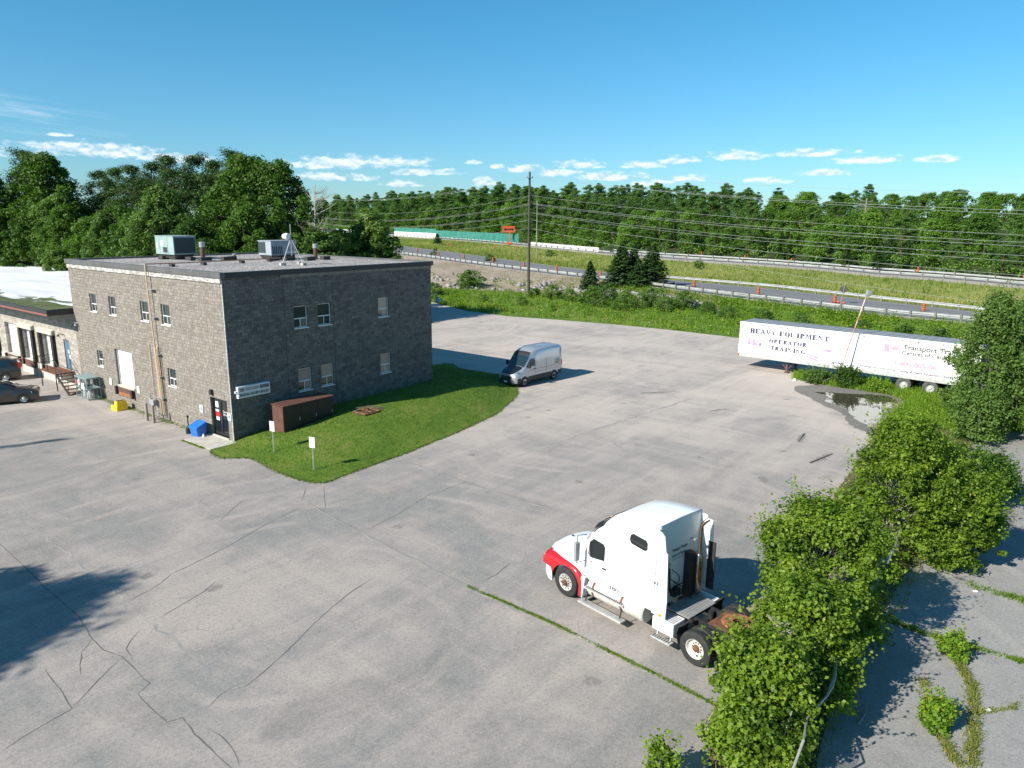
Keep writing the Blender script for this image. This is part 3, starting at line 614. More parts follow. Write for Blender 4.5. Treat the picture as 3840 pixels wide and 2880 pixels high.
# ------------------------------------------------------------------ split-face block wall material
def block_mat(name, c1, c2, c3, ribs, mortar=(.13, .12, .11), bumpk=1.0, bw=.40, bh=.20):
    m = bpy.data.materials.new(name); m.use_nodes = True; t = m.node_tree; t.nodes.clear(); b = NB(t)
    tc = b.n('ShaderNodeTexCoord'); X, Y, Z = b.sep(tc.outputs['Object'])[:3]
    u = b.math('ADD', X, Y); v2 = b.comb(u, Z, 0.0)
    br = b.n('ShaderNodeTexBrick'); b.link(v2, br.inputs['Vector']); br.inputs['Scale'].default_value = 1; br.inputs['Brick Width'].default_value = bw; br.inputs['Row Height'].default_value = bh
    br.inputs['Mortar Size'].default_value = .007; br.inputs['Mortar Smooth'].default_value = .3; br.inputs['Bias'].default_value = -.1
    br.inputs['Color1'].default_value = (0, 0, 0, 1); br.inputs['Color2'].default_value = (1, 1, 1, 1); br.inputs['Mortar'].default_value = (.5, .5, .5, 1)
    rnd = br.outputs['Color']
    patch = b.noise(b.comb(b.math('MULTIPLY', u, .5), b.math('MULTIPLY', Z, 1.2), 0.0), 1.0, 4, .6)
    f = b.math('ADD', b.math('MULTIPLY', rnd, .55), b.math('MULTIPLY', patch, .45))
    c = b.ramp(f, [(.18, c1), (.5, c2), (.85, c3)])
    rib = b.noise(b.comb(b.math('MULTIPLY', u, ribs), b.math('MULTIPLY', Z, 2.6), b.math('MULTIPLY', rnd, 3.0)), 1.0, 4, .62)
    gr = b.noise(v2, 30, 3, .7)
    ribm = b.ramp(rib, [(.36, 0.0), (.60, 1.0)])
    c = b.mix(b.math('SUBTRACT', 1.0, ribm), c, (.64, .62, .60), 'MULTIPLY')
    c = b.mix(b.math('MULTIPLY', b.math('SUBTRACT', gr, .5), .8), c, (.3, .3, .3), 'ADD')
    c = b.mix(b.math('MULTIPLY', br.outputs['Fac'], .75), c, mortar)
    p = b.n('ShaderNodeBsdfPrincipled'); b.link(c, p.inputs['Base Color']); p.inputs['Roughness'].default_value = .92; p.inputs['Specular IOR Level'].default_value = .2
    h = b.math('ADD', b.math('MULTIPLY', ribm, .8), b.math('ADD', b.math('MULTIPLY', b.math('SUBTRACT', 1.0, br.outputs['Fac']), .8), b.math('MULTIPLY', gr, .3)))
    bn = b.n('ShaderNodeBump'); bn.inputs['Strength'].default_value = bumpk; bn.inputs['Distance'].default_value = .035
    b.link(h, bn.inputs['Height']); b.link(bn.outputs[0], p.inputs['Normal'])
    o = b.n('ShaderNodeOutputMaterial'); b.link(p.outputs[0], o.inputs[0]); MATS[name] = m
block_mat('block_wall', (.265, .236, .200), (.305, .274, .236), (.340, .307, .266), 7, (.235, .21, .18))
block_mat('block_wall_shaded', (.150, .136, .121), (.212, .195, .175), (.262, .242, .218), 13, (.165, .15, .135), bumpk=1.0)  # same block made darker: shade of the unlit face is in the colour
block_mat('block_low_shaded', (.30, .28, .25), (.36, .335, .30), (.40, .37, .33), 1.0, bumpk=.3)  # darker pale block: shade below the roof overhang put into the colour
block_mat('block_low', (.36, .325, .28), (.42, .385, .335), (.47, .43, .38), 1.0, (.32, .29, .25), .25)
def roofgravel():
    m = bpy.data.materials.new('roof_gravel'); m.use_nodes = True; t = m.node_tree; t.nodes.clear(); b = NB(t)
    tc = b.n('ShaderNodeTexCoord'); v = tc.outputs['Object']
    vo = b.n('ShaderNodeTexVoronoi'); b.link(v, vo.inputs['Vector']); vo.inputs['Scale'].default_value = 9
    r = b.sep(vo.outputs['Color'])[0]; c = b.ramp(r, [(0.0, (.17, .13, .12)), (.35, (.29, .25, .235)), (.7, (.40, .37, .35)), (1.0, (.52, .50, .48))])
    c = b.mix(b.ramp(b.noise(v, .35, 4, .6), [(.4, 0.0), (.65, .35)]), c, (.17, .155, .14))
    p = b.n('ShaderNodeBsdfPrincipled'); b.link(c, p.inputs['Base Color']); p.inputs['Roughness'].default_value = .95
    bn = b.n('ShaderNodeBump'); bn.inputs['Strength'].default_value = 1; bn.inputs['Distance'].default_value = .05
    b.link(vo.outputs['Distance'], bn.inputs['Height']); bn.invert = True; b.link(bn.outputs[0], p.inputs['Normal'])
    o = b.n('ShaderNodeOutputMaterial'); b.link(p.outputs[0], o.inputs[0]); MATS['roof_gravel'] = m
roofgravel()
def lowroof():
    m = bpy.data.materials.new('low_roof'); m.use_nodes = True; t = m.node_tree; t.nodes.clear(); b = NB(t)
    tc = b.n('ShaderNodeTexCoord'); X, Y, Z = b.sep(tc.outputs['Object'])[:3]; v = tc.outputs['Object']
    # white membrane; wet mossy margin along the eave and at the far corner
    n = b.noise(b.map(v, (.6, .16, 1)), 1, 4, .6, .6)
    e = b.math('SUBTRACT', 1.15, b.math('MULTIPLY', b.math('ADD', X, 1.65), .22)); e2_ = b.math('MULTIPLY', b.math('SUBTRACT', X, 17.4), .5)
    mk = b.ramp(b.math('ADD', b.math('MAXIMUM', e, e2_), b.math('MULTIPLY', b.math('SUBTRACT', n, .5), 2.6)), [(.45, 0.0), (.62, 1.0)])
    mos = b.ramp(b.noise(v, 1.4, 4, .7), [(.35, (.13, .12, .07)), (.55, (.20, .21, .08)), (.7, (.30, .29, .26))])
    base = b.ramp(b.noise(b.map(v, (.5, .1, 1)), 1, 4, .6), [(.35, (.60, .60, .60)), (.6, (.78, .78, .78))])
    p = b.n('ShaderNodeBsdfPrincipled'); b.link(b.mix(mk, base, mos), p.inputs['Base Color'])
    b.link(b.math('SUBTRACT', .75, b.math('MULTIPLY', mk, .55)), p.inputs['Roughness'])
    o = b.n('ShaderNodeOutputMaterial'); b.link(p.outputs[0], o.inputs[0]); MATS['low_roof'] = m
lowroof()

def wall_grid(g, U, V, ops, P, N, depth=.16, mi=0, rmi=None):
    """wall surface with openings; P(u,v)->point, N inward direction"""
    us = sorted({U[0], U[1], *[o[0] for o in ops], *[o[1] for o in ops]}); vs_ = sorted({V[0], V[1], *[o[2] for o in ops], *[o[3] for o in ops]})
    for u0, u1 in zip(us[:-1], us[1:]):
        for v0, v1 in zip(vs_[:-1], vs_[1:]):
            um, vm = (u0 + u1) / 2, (v0 + v1) / 2
            if any(o[0] < um < o[1] and o[2] < vm < o[3] for o in ops): continue
            g.add([P(u0, v0), P(u1, v0), P(u1, v1), P(u0, v1)], [(0, 1, 2, 3)], mi)
    for o in ops:
        d = o[4] if len(o) > 4 else depth; u0, u1, v0, v1 = o[:4]; D = Vector(N) * d; q = [P(u0, v0), P(u1, v0), P(u1, v1), P(u0, v1)]; q2 = [Vector(x) + D for x in q]
        g.add([*q, *q2], [(0, 4, 5, 1), (1, 5, 6, 2), (2, 6, 7, 3), (3, 7, 4, 0)], mi if rmi is None else rmi)

def window(par, P, N, u0, u1, v0, v1, depth=.10, low_split=True, lit=('window_glass', 'window_glass', 'window_glass')):
    """aluminium sash with a big upper light and a split lower light; P(u,v), N inward"""
    N = Vector(N); du = (P(1, 0) - P(0, 0)); mb = MB()
    def bx(a, c, d, e, n0, n1, M):
        q = [P(a, d), P(c, d), P(c, e), P(a, e)]; M.hexa([x + N * n0 for x in q], [x + N * n1 for x in q])
    t = .05; vm = v0 + (v1 - v0) * .40; um = (u0 + u1) / 2
    for a, c, d, e in ((u0, u1, v0, v0 + t), (u0, u1, v1 - t, v1), (u0, u0 + t, v0 + t, v1 - t), (u1 - t, u1, v0 + t, v1 - t), (u0 + t, u1 - t, vm, vm + .06), (um - .02, um + .02, v0 + t, vm)): bx(a, c, d, e, depth, depth + .06, mb)
    w = mb.build('window', 'aluminium' if False else 'white_metal', par)
    for i, (a, c, d, e) in enumerate(((u0 + t, u1 - t, vm + .06, v1 - t), (u0 + t, um - .02, v0 + t, vm), (um + .02, u1 - t, v0 + t, vm))):
        g = MB(); bx(a, c, d, e, depth + .025, depth + .035, g); g.build('pane', lit[i], w)
    s = MB(); bx(u0 - .04, u1 + .04, v0 - .06, v0 - .002, -.05, depth, s); s.build('sill', 'white_metal', w)
    return w
BL = 19.8; BD = 16.3; BH = 9.3
bld = thing('block_building', 'two-storey brown-grey split-face block building with gravel roof and small windows', 'building', Bp(0, 0), BROT)
up_w = [(15.87, 16.88), (12.98, 13.98), (8.6, 9.63), (5.95, 7.0)]
lw_w = [(15.86, 16.72), (5.93, 6.92)]
g = MB(); PL = lambda u, v: Vector((0, u, v)); PR = lambda u, v: Vector((u, 0, v)); PBk = lambda u, v: Vector((BD, u, v)); PLb = lambda u, v: Vector((u, BL, v))
wall_grid(g, (0, BL), (-.4, BH), [(a, c, 6.15, 7.38) for a, c in up_w] + [(a, c, 2.32, 3.44) for a, c in lw_w] + [(11.53, 13.95, 1.38, 3.86, .26), (.43, 2.2, .12, 2.35, .22)], PL, (1, 0, 0), mi=0)
rw_up = [(4.52, 5.5, 6.06, 7.37), (6.27, 7.27, 6.04, 7.38), (11.2, 12.15, 6.07, 7.35)]; rw_lo = [(4.58, 5.56, 2.14, 3.53), (6.3, 7.25, 2.16, 3.52), (11.25, 12.2, 2.18, 3.53)]
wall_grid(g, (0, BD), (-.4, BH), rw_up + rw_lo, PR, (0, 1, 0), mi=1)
wall_grid(g, (0, BL), (-.4, BH), [], PBk, (-1, 0, 0), mi=0); wall_grid(g, (0, BD), (-.4, BH), [], PLb, (0, -1, 0), mi=0)
g.build('wall', ['block_wall', 'block_wall_shaded'], bld, fixn=False)
W3 = ('window_glass',) * 3; mat('blind_grey', (.16, .17, .16), .12, spec=.8); mat('blind_beige', (.22, .20, .165), .12, spec=.8); mat('pane_green', (.03, .05, .025), .06, spec=.8)
for a, c in up_w: window(bld, PL, (1, 0, 0), a, c, 6.15, 7.38)
for a, c in lw_w: window(bld, PL, (1, 0, 0), a, c, 2.32, 3.44)
for q, l in zip(rw_up + rw_lo, [('window_glass', 'window_glass', 'blind_grey'), W3, ('blind_grey', 'window_glass', 'blind_grey'), ('blind_grey', 'pane_green', 'blind_grey'), ('blind_beige', 'pane_green', 'pane_green'), ('blind_beige', 'blind_beige', 'blind_beige')]):
    window(bld, PR, (0, 1, 0), *q, lit=l)
g = MB(); g.box(.02, BD - .02, .02, BL - .02, 9.3, 9.50); g.build('roof', 'roof_gravel', bld)
g = MB()   # metal edge caps, butted at the corners
g.box(-.14, .16, -.14, BL + .14, 9.30, 9.62); g.box(BD - .16, BD + .14, -.14, BL + .14, 9.30, 9.62); g.box(.16, BD - .16, BL - .16, BL + .14, 9.30, 9.62); g.build('roof_edge', 'flashing_grey', bld, bevel=.015)
MB().box(.165, BD - .165, -.142, .16, 9.302, 9.60).build('roof_edge', 'flashing_dark', bld, bevel=.01)
MB().box(-.075, -.005, .0, BL, 9.02, 9.298).build('fascia_board', 'peeling_white', bld)
MB().box(3.7, BD, -.05, -.004, 9.14, 9.30).build('fascia_board', 'wood_grey', bld)
g = MB(); g.box(3.86, 3.885, -.006, .0, .3, 9.1); g.box(7.44, 7.465, -.006, .0, .3, 9.1); g.build('control_joint', 'text_black', bld)
mat('corner_white', (.62, .60, .56), .9)
g = MB()
rgc = random.Random(2)
for k in range(46): g.box(-.012, .03, -.012 - rgc.random() * .012, .025, .02 + k * .2, .205 + k * .2)
g.build('corner_edge', 'corner_white', bld)
# loading door in the tall wall
dk = MB().box(.20, .25, 11.53, 13.95, 1.40, 3.86).build('loading_door', 'dock_white', bld)
g = MB(); g.box(.12, .20, 13.86, 13.95, 1.38, 3.86); g.box(.12, .20, 11.53, 11.60, 1.38, 3.86); g.box(.12, .20, 11.6, 13.86, 3.80, 3.86); g.build('door_track', 'steel_galv', dk)
MB().box(-.07, .20, 11.55, 13.9, 1.25, 1.385).build('dock_sill', 'concrete', bld, bevel=.01)
MB().box(-.10, -.004, 11.9, 13.85, .95, 1.25).build('dock_leveller', 'brown_metal', bld)
MB().box(-.09, -.004, 11.95, 13.8, .68, .93).build('dock_plate', 'rust_light', bld)
for y in (13.86, 11.62): MB().box(-.22, -.004, y, y + .24, .72, 1.28).build('dock_bumper', 'black_rubber', bld, bevel=.02)
# glass entrance
g = MB()
for q in ((.12, .20, .43, 2.2, 2.27, 2.35), (.12, .20, .43, .49, .12, 2.27), (.12, .20, 2.14, 2.2, .12, 2.27), (.12, .20, 1.28, 1.40, .12, 2.27), (.12, .20, .49, 1.28, .12, .28), (.12, .20, 1.40, 2.14, .12, .28), (.12, .20, .49, 1.28, 2.16, 2.27)): g.box(*q)
ent = g.build('entrance_door', 'black_plastic', bld)
MB().box(.155, .165, .49, 1.28, .28, 2.16).build('pane', 'dark_glass', ent); MB().box(.155, .165, 1.40, 2.14, .28, 2.27).build('pane', 'dark_glass', ent)
MB().tube([(.08, 1.24, .9), (.08, 1.24, 1.35)], .014, 8).build('handle', 'chrome', ent)
lettering('General', .17, 'sign_white', ent, (.118, 1.12, 1.55), (0, -1, 0), (0, 0, 1)); lettering('Office', .17, 'sign_white', ent, (.118, 1.12, 1.37), (0, -1, 0), (0, 0, 1))
MB().box(.145, .1535, 1.6, 1.95, 1.5, 1.62).build('notice', 'sign_white', ent); MB().box(.145, .1535, 1.62, 1.92, 1.75, 2.1).build('notice', 'sign_white', ent)
MB().box(.145, .1535, 1.55, 1.95, 1.18, 1.48).build('notice', 'red_lens', ent); MB().box(.145, .1535, 1.58, 1.92, .98, 1.17).build('notice', 'sign_white', ent)
MB().box(-.10, .22, .40, 2.25, .03, .12).build('threshold', 'concrete', bld, bevel=.01)
# door lamp and its cable, gooseneck lamps
g = MB(); g.box(-.16, -.004, 1.78, 2.0, 2.52, 2.82); g.build('door_lamp', 'black_frame', bld, bevel=.02)
g = MB(); g.tube([(-.02, 2.05, 2.62), (-.03, 2.1, 2.95), (-.03, .6, 2.95), (-.03, .1, 2.72)], .012, 6); g.build('cable', 'steel_galv', bld)
def gooseneck(pts, bulb, label, m='steel_galv', loc=Bp(0, 0)):
    t = thing('gooseneck_lamp', label, 'lamp', Bp(*bulb[:2], 0), BROT)
    B0 = Vector((bulb[0], bulb[1], 0)); g = MB(); g.tube([Vector(p) - B0 for p in pts], .028, 8); g.build('arm', m, t)
    MB().lathe([(0, .34), (.07, .32), (.12, .22), (.20, .08), (.22, 0), (.18, -.05), (.08, -.12), (0, -.13)], (0, 0, bulb[2])).build('lamp_shade', 'sky_blue', t, smooth=50)
mat('sky_blue', (.13, .28, .45), .3)
gooseneck([(BD, .25, 6.6), (BD + .25, .2, 7.2), (BD + .62, .1, 7.25), (BD + .75, .05, 7.0)], (BD + .75, .05, 6.66), 'blue globe lamp on a gooseneck arm at the far edge of the block building')
# light box sign on the dark wall
t = thing('sign_box', 'long white two-row sign box on the dark wall beside the entrance', 'sign', Bp(0, 0), BROT)
MB().box(.31, 2.37, -.30, -.02, 2.53, 3.20).build('case', 'white_metal', t, bevel=.012)
g = MB(); g.box(.37, 2.31, -.308, -.301, 2.89, 3.13); f1 = g.build('sign_face', 'blind', t)
g = MB(); g.box(.37, 2.31, -.308, -.301, 2.59, 2.83); f2 = g.build('sign_face', 'blind', t)
MATS['blind'].node_tree.nodes['Principled BSDF'].inputs['Base Color'].default_value = (.60, .60, .58, 1)
g = MB(); g.box(1.72, 2.29, -.3115, -.3085, 2.92, 3.11); g.build('panel', 'text_black', f1)
for k, x in enumerate((.42, .47, .52)): MB().box(x, x + .03, -.3115, -.3085, 2.92, 3.10).build('stripe', 'text_maroon', f1)
MB().box(.57, .66, -.3115, -.3085, 2.92, 3.10).build('stripe', 'text_maroon', f1)
lettering('Transport Training', .115, 'text_navy', f1, (.76, -.309, 3.02), (1, 0, 0), (0, 0, 1), width=.9, bold=.002)
lettering('Centres of Canada Inc.', .09, 'text_navy', f1, (.80, -.309, 2.93), (1, 0, 0), (0, 0, 1), width=.82, bold=.001)
lettering('GENERAL OFFICE', .07, 'sign_white', f1, (1.77, -.3125, 3.03), (1, 0, 0), (0, 0, 1), width=.45); lettering('ENTRANCE', .06, 'sign_white', f1, (1.80, -.3125, 2.95), (1, 0, 0), (0, 0, 1), width=.38)
lettering('MUSKOKA DELIVERY SERVICES', .20, 'text_black', f2, (.42, -.309, 2.64), (1, 0, 0), (0, 0, 1), width=1.84, bold=.006)
MB().lathe([(0, 0), (.07, .02), (.07, .14), (0, .15)], (.24, -.17, 2.82)).build('spotlight', 'white_metal', t, smooth=40)
# small wall notices
def notice(y, z, w_, h_, label, blue=True):
    t = thing('wall_notice', label, 'sign', Bp(-.03, y, z), BROT, 'white notices on the lit block wall')
    MB().box(-.015, .0, -w_ / 2, w_ / 2, -h_ / 2, h_ / 2).build('plate', 'sign_white', t)
    if blue:
        g = MB(); g.box(-.019, -.0155, -.09, .09, -.09, .09); g.build('symbol', 'sign_blue', t)
        g = MB(); g.lathe([(0, 0), (.018, 0)], (-.0215, 0, .065), 'x', 10); g.box(-.0215, -.0195, -.012, .012, -.005, .045); g.box(-.0215, -.0195, -.045, .012, -.015, .0)
        g.lathe([(.035, 0), (.045, 0)], (-.0215, .012, -.035), 'x', 14); g.build('figure', 'sign_white', t)
    else: lettering('NO PARKING', .07, 'text_maroon', t, (-.0155, .14, .05), (0, -1, 0), (0, 0, 1), width=.28); MB().box(-.018, -.0155, -.1, .1, -.12, -.08).build('line', 'text_maroon', t)
notice(15.0, 1.42, .34, .46, 'white notice on the block wall between lower window and loading door', False)
notice(11.02, 1.43, .34, .46, 'white notice on the block wall just below and beside the loading door sill', False)
notice(3.22, 1.45, .34, .45, 'white accessible-parking notice on the wall above the blue bin')
notice(.23, 1.46, .32, .45, 'white accessible-parking notice between glass entrance and building corner')
# pipes on the lit wall
t = thing('gas_pipework', 'beige gas pipes running down the lit block wall from the roof edge', 'pipe', Bp(0, 0), BROT)
g = MB(); g.tube([(-.22, 7.95, 9.78), (-.22, 7.95, 8.9), (-.22, 7.62, .3)], .045, 8); g.build('riser', 'beige_pipe', t)
for dy in (-.13, .13): MB().tube([(-.14, 7.75 + dy, 4.72), (-.22, 7.72 + dy, 4.6), (-.22, 7.62 + dy, .4)], .04, 8).build('riser', 'beige_pipe', t)
MB().tube([(-.06, 8.84, 4.75), (-.06, 8.8, 1.5)], .025, 6).build('riser', 'beige_pipe', t)
MB().tube([(-.22, 7.95, 9.75), (1.5, 8.0, 9.72), (10.0, 8.9, 9.72)], .035, 6).build('roof_run', 'copper_pipe', t)
g = MB()
for z in (4.2, 2.8, 1.4, 6.5, 8.2): g.box(-.26, -.004, 7.4, 8.0, z, z + .04)
g.build('bracket', 'steel_galv', t)
t = thing('gas_meter', 'grey gas meter set with pipe elbows at the foot of the beige pipes', 'meter', Bp(-.35, 8.1), BROT)
MB().box(-.13, .13, .08, .5, .85, 1.25).build('meter_body', 'grey_meter', t, bevel=.04); MB().box(-.10, .10, .52, .74, .95, 1.30).build('regulator', 'grey_meter', t, bevel=.04)
g = MB(); g.tube([(0, .7, 1.3), (0, .7, 1.55), (.2, .7, 1.55)], .03, 6); g.tube([(0, .1, 1.2), (0, -.1, 1.45), (0, -.45, 1.45), (0, -.45, .35), (.1, -.45, .3)], .03, 6); g.tube([(0, .2, .9), (0, .2, .5), (0, -.3, .5), (0, -.3, .1)], .03, 6); g.tube([(0, .6, .95), (0, .6, .05)], .03, 6)
g.build('pipe', 'grey_meter', t)
for y, l in ((8.3, 'grey steel bollard in front of the gas meter, nearer the yellow steps'), (7.45, 'grey steel bollard in front of the gas meter, nearer the blue bin')):
    t = thing('bollard', l, 'bollard', Bp(-.9, y), BROT, 'bollards guarding the gas meter'); MB().lathe([(0, 0), (.085, 0), (.085, 1.08), (.07, 1.12), (0, 1.13)], n=16).build('post', 'wood_grey', t, smooth=40)
# blue bin, ashtray, yellow steps, jug
t = thing('storage_bin', 'bright blue plastic salt bin with sloping lid by the entrance', 'bin', Bp(-.58, 2.75), BROT)
g = MB(); g.hexa([(-.27, -.36, 0), (.24, -.36, 0), (.24, .36, 0), (-.27, .36, 0)], [(-.33, -.43, .52), (.28, -.43, .62), (.28, .43, .62), (-.33, .43, .52)]); g.build('body', 'bin_blue', t, bevel=.02)
g = MB(); g.hexa([(-.38, -.48, .50), (.31, -.48, .60), (.31, .48, .60), (-.38, .48, .50)], [(-.35, -.46, .60), (.28, -.46, .88), (.28, .46, .88), (-.35, .46, .60)]); g.build('lid', 'bin_blue', t, bevel=.03)
t = thing('ashtray_stand', 'black ashtray bin with a thin neck next to the blue bin', 'ashtray', Bp(-.72, 3.62)); MB().lathe([(0, 0), (.15, 0), (.17, .1), (.15, .36), (.05, .46), (.035, .55), (.035, .95), (.06, 1.0), (.06, 1.1), (0, 1.12)], n=18).build('body', 'black_plastic', t, smooth=35)
t = thing('jug', 'small white and grey jug on the ground between blue bin and entrance', 'jug', Bp(-.62, 2.16)); MB().lathe([(0, 0), (.07, 0), (.07, .14), (.03, .19), (.03, .22), (0, .22)], n=14).build('body', 'white_metal', t, smooth=40); MB().lathe([(0, .22), (.034, .22), (.034, .25), (0, .25)], n=12).build('cap', 'grey_meter', t)
t = thing('step_stool', 'yellow two-step plastic mounting block below the loading door', 'steps', Bp(-.75, 12.3), BROT)
g = MB(); g.hexa([(-.38, -.36, 0), (.36, -.36, 0), (.36, .52, 0), (-.38, .52, 0)], [(-.34, -.32, .32), (.33, -.32, .32), (.33, .48, .32), (-.34, .48, .32)]); g.hexa([(-.33, -.32, .32), (.33, -.32, .32), (.33, .12, .32), (-.33, .12, .32)], [(-.29, -.29, .64), (.30, -.29, .64), (.30, .09, .64), (-.29, .09, .64)]); g.build('body', 'yellow_plastic', t, bevel=.025)
g = MB(); g.box(-.25, .25, -.25, .05, .642, .652); g.box(-.25, .25, .16, .44, .322, .332); g.build('tread', 'black_rubber', t)
# gas cylinder cage
t = thing('cylinder_cage', 'grey-green steel gas-cylinder cage standing against the tall block wall', 'cage', Bp(-.64, 17.3), BROT)
g = MB()
X0, X1, Y0, Y1, H = -.42, .42, -.95, .85, 1.55
for x in (X0, X1):
    for y in (Y0, 0, Y1): g.box(x - .025, x + .025, y - .025, y + .025, .05, H)
for z in (.08, .8, H - .05):
    for x in (X0, X1): g.box(x - .02, x + .02, Y0, Y1, z, z + .05)
    for y in (Y0, Y1): g.box(X0, X1, y - .02, y + .02, z, z + .05)
for y in (-.7, -.45, -.22, .2, .42, .64): g.box(X0 - .008, X0 + .008, y - .008, y + .008, .1, H)
for x in (-.2, 0, .2): g.box(x - .008, x + .008, Y0 - .008, Y0 + .008, .1, H)
g.build('frame', 'cage_green', t)
MB().box(X0 - .05, X1 + .05, Y0 - .05, Y1 + .05, H, H + .05).build('roof', 'cage_green', t, bevel=.01); MB().box(X0, X1, Y0, Y1, .78, .80).build('shelf', 'cage_green', t)
MB().box(X0 - .035, X0 - .026, -.55, -.1, .75, 1.2).build('placard', 'sign_white', t); MB().box(X0 - .035, X0 - .026, .15, .42, 1.0, 1.35).build('placard', 'sign_white', t); MB().box(X0 - .035, X0 - .026, .5, .8, 1.0, 1.3).build('placard', 'red_lens', t)
for k in range(5):
    g = MB().lathe([(0, 0), (.14, 0), (.15, .04), (.15, .42), (.10, .5), (.04, .52), (.09, .54), (.09, .60), (0, .6)], n=16); o = g.build('gas_cylinder', 'steel_galv' if k % 2 else 'white_metal', None, smooth=40)
    o.location = Bp(-.64, 17.3) + e1 * (-.2 + .38 * (k % 2)) + e2 * (-.65 + .34 * k) + Vector((0, 0, .13 if k < 3 else .81)); tag(o, ['white gas cylinder in the cage, lower row, nearest the loading door', 'grey gas cylinder in the cage, lower row at the back', 'white gas cylinder in the cage, lower row, near the middle', 'grey gas cylinder on the upper shelf of the cage, at the back', 'white gas cylinder on the upper shelf of the cage, at the front'][k], 'gas cylinder', 'gas cylinders in the cage')

# ------------------------------------------------------------------ low dock building
low = thing('dock_building', 'long low pale warehouse with dock doors, dark fascia and white flat roof', 'building', Bp(0, 0), BROT)
S0, S1, S2 = 19.8, 84.8, 71.5; RZ = 6.1
docks = [(24.2, 26.25), (28.2, 30.25), (31.56, 34.1), (36.1, 38.3), (41, 43.1), (45.5, 47.6), (50.5, 52.6)]
g = MB()
wall_grid(g, (S0 + .005, S1), (-.4, 1.22), [(a + .05, c - .05, .8, 1.22, .12) for a, c in docks], PL, (1, 0, 0), .3, 1)
wall_grid(g, (S0 + .005, S1), (1.22, 4.9), [(a, c, 1.22, 3.87, .34) for a, c in docks] + [(21.26, 22.28, 1.35, 3.62, .12)], PL, (1, 0, 0), .3, 0)
wall_grid(g, (S0 + .005, S1), (4.9, RZ - .3), [], PL, (1, 0, 0), .3, 2)
wall_grid(g, (0, 20.8), (-.4, RZ - .3), [], lambda u, v: Vector((u, S1, v)), (0, -1, 0), mi=0); wall_grid(g, (S0, S1), (-.4, RZ - .3), [], lambda u, v: Vector((20.8, u, v)), (0, -1, 0), mi=0)
wall_grid(g, (16.5, 20.8), (-.4, RZ - .3), [], lambda u, v: Vector((u, S0 + .1, v)), (0, 1, 0), mi=0)
g.build('wall', ['block_low', 'concrete_wall', 'block_low_shaded'], low, fixn=False)
g = MB(); g.box(-1.60, 20.7, S0 + .16, S1, RZ - .32, RZ - .04); g.build('roof', 'low_roof', low)
g = MB(); g.box(-1.72, -1.60, S0 + .04, S1 + .1, RZ - .28, RZ + .02); g.box(-1.60, 20.7, S0 + .04, S0 + .16, RZ - .40, RZ + .02); g.build('fascia', 'flashing_dark', low)
g = MB(); g.box(-1.715, -1.602, S0 + .05, S1 + .1, RZ - .42, RZ - .285); g.build('fascia_strip', 'rust_strip', low)
g = MB(); g.box(20.7, 20.85, S0, S1, RZ - .3, RZ + .06); g.box(-1.6, 20.7, S1, S1 + .12, RZ - .3, RZ + .06); g.build('roof_edge', 'white_metal', low)
for i, (a, c) in enumerate(docks):
    d = MB().box(.30, .335, a, c, 1.22, 3.87).build('loading_door', 'dock_white', low)
    MB().box(.24, .30, c - .10, c, 1.22, 3.87).build('door_track', 'steel_galv', d)
    MB().box(-.12, .12, a + .05, c - .05, .62, 1.18).build('dock_leveller', 'brown_metal', low)
    for y in (a - .22, c - .02): MB().box(-.24, -.004, y, y + .24, .72, 1.22).build('dock_bumper', 'black_rubber', low, bevel=.02)
    MB().box(-.10, .30, a, c, 1.18, 1.225).build('dock_sill', 'concrete', low)
    if i in (0, 1, 3, 5):      # padded dock shelter
        y0, y1 = a - .46, c + .46; pads = MB()
        MB().hexa([(-.005, c + .02, 1.25), (-.005, y1, 1.25), (-.005, y1, 3.75), (-.005, c + .02, 3.75)], [(-.22, c + .02, 1.25), (-.22, y1 - .03, 1.25), (-.22, y1 - .03, 3.75), (-.22, c + .02, 3.75)]).build('dock_shelter', 'black_rubber', low)
        sh = pads.hexa([(-.005, y0, 1.25), (-.005, a - .02, 1.25), (-.005, a - .02, 3.75), (-.005, y0, 3.75)], [(-.22, y0 + .03, 1.25), (-.22, a - .02, 1.25), (-.22, a - .02, 3.75), (-.22, y0 + .03, 3.75)]).build('dock_shelter', 'black_rubber', low)
        MB().hexa([(-.005, y0, 3.76), (-.005, y1, 3.76), (-.005, y1, 4.15), (-.005, y0, 4.15)], [(-.24, y0, 3.76), (-.24, y1, 3.76), (-.24, y1, 4.05), (-.24, y0, 4.05)]).build('hood', 'concrete', sh)
        g = MB(); [g.box(-.235, -.221, y1 - .12, y1 - .06, z, z + .05) for z in np.arange(1.3, 3.7, .12)]; g.build('edge_strip', 'yellow_plastic', sh)
        MB().box(-.63, -.622, (a + c) / 2 - .2, (a + c) / 2 + .2, 3.86, 4.05).build('number_plate', 'sign_white', sh) if False else None
bd = MB().box(.05, .10, 21.30, 22.24, 1.37, 3.6).build('personnel_door', 'door_blue', low)
MB().box(.04, .05, 21.42, 21.62, 2.2, 2.5).build('notice', 'sign_white', bd); MB().box(.04, .05, 21.55, 21.8, 2.6, 2.85).build('notice', 'sign_white', bd)
g = MB(); g.box(.0, .12, 21.26, 21.30, 1.35, 3.62); g.box(0, .12, 22.24, 22.28, 1.35, 3.62); g.box(0, .12, 21.3, 22.24, 3.6, 3.62); g.build('door_frame', 'rust_strip', bd)
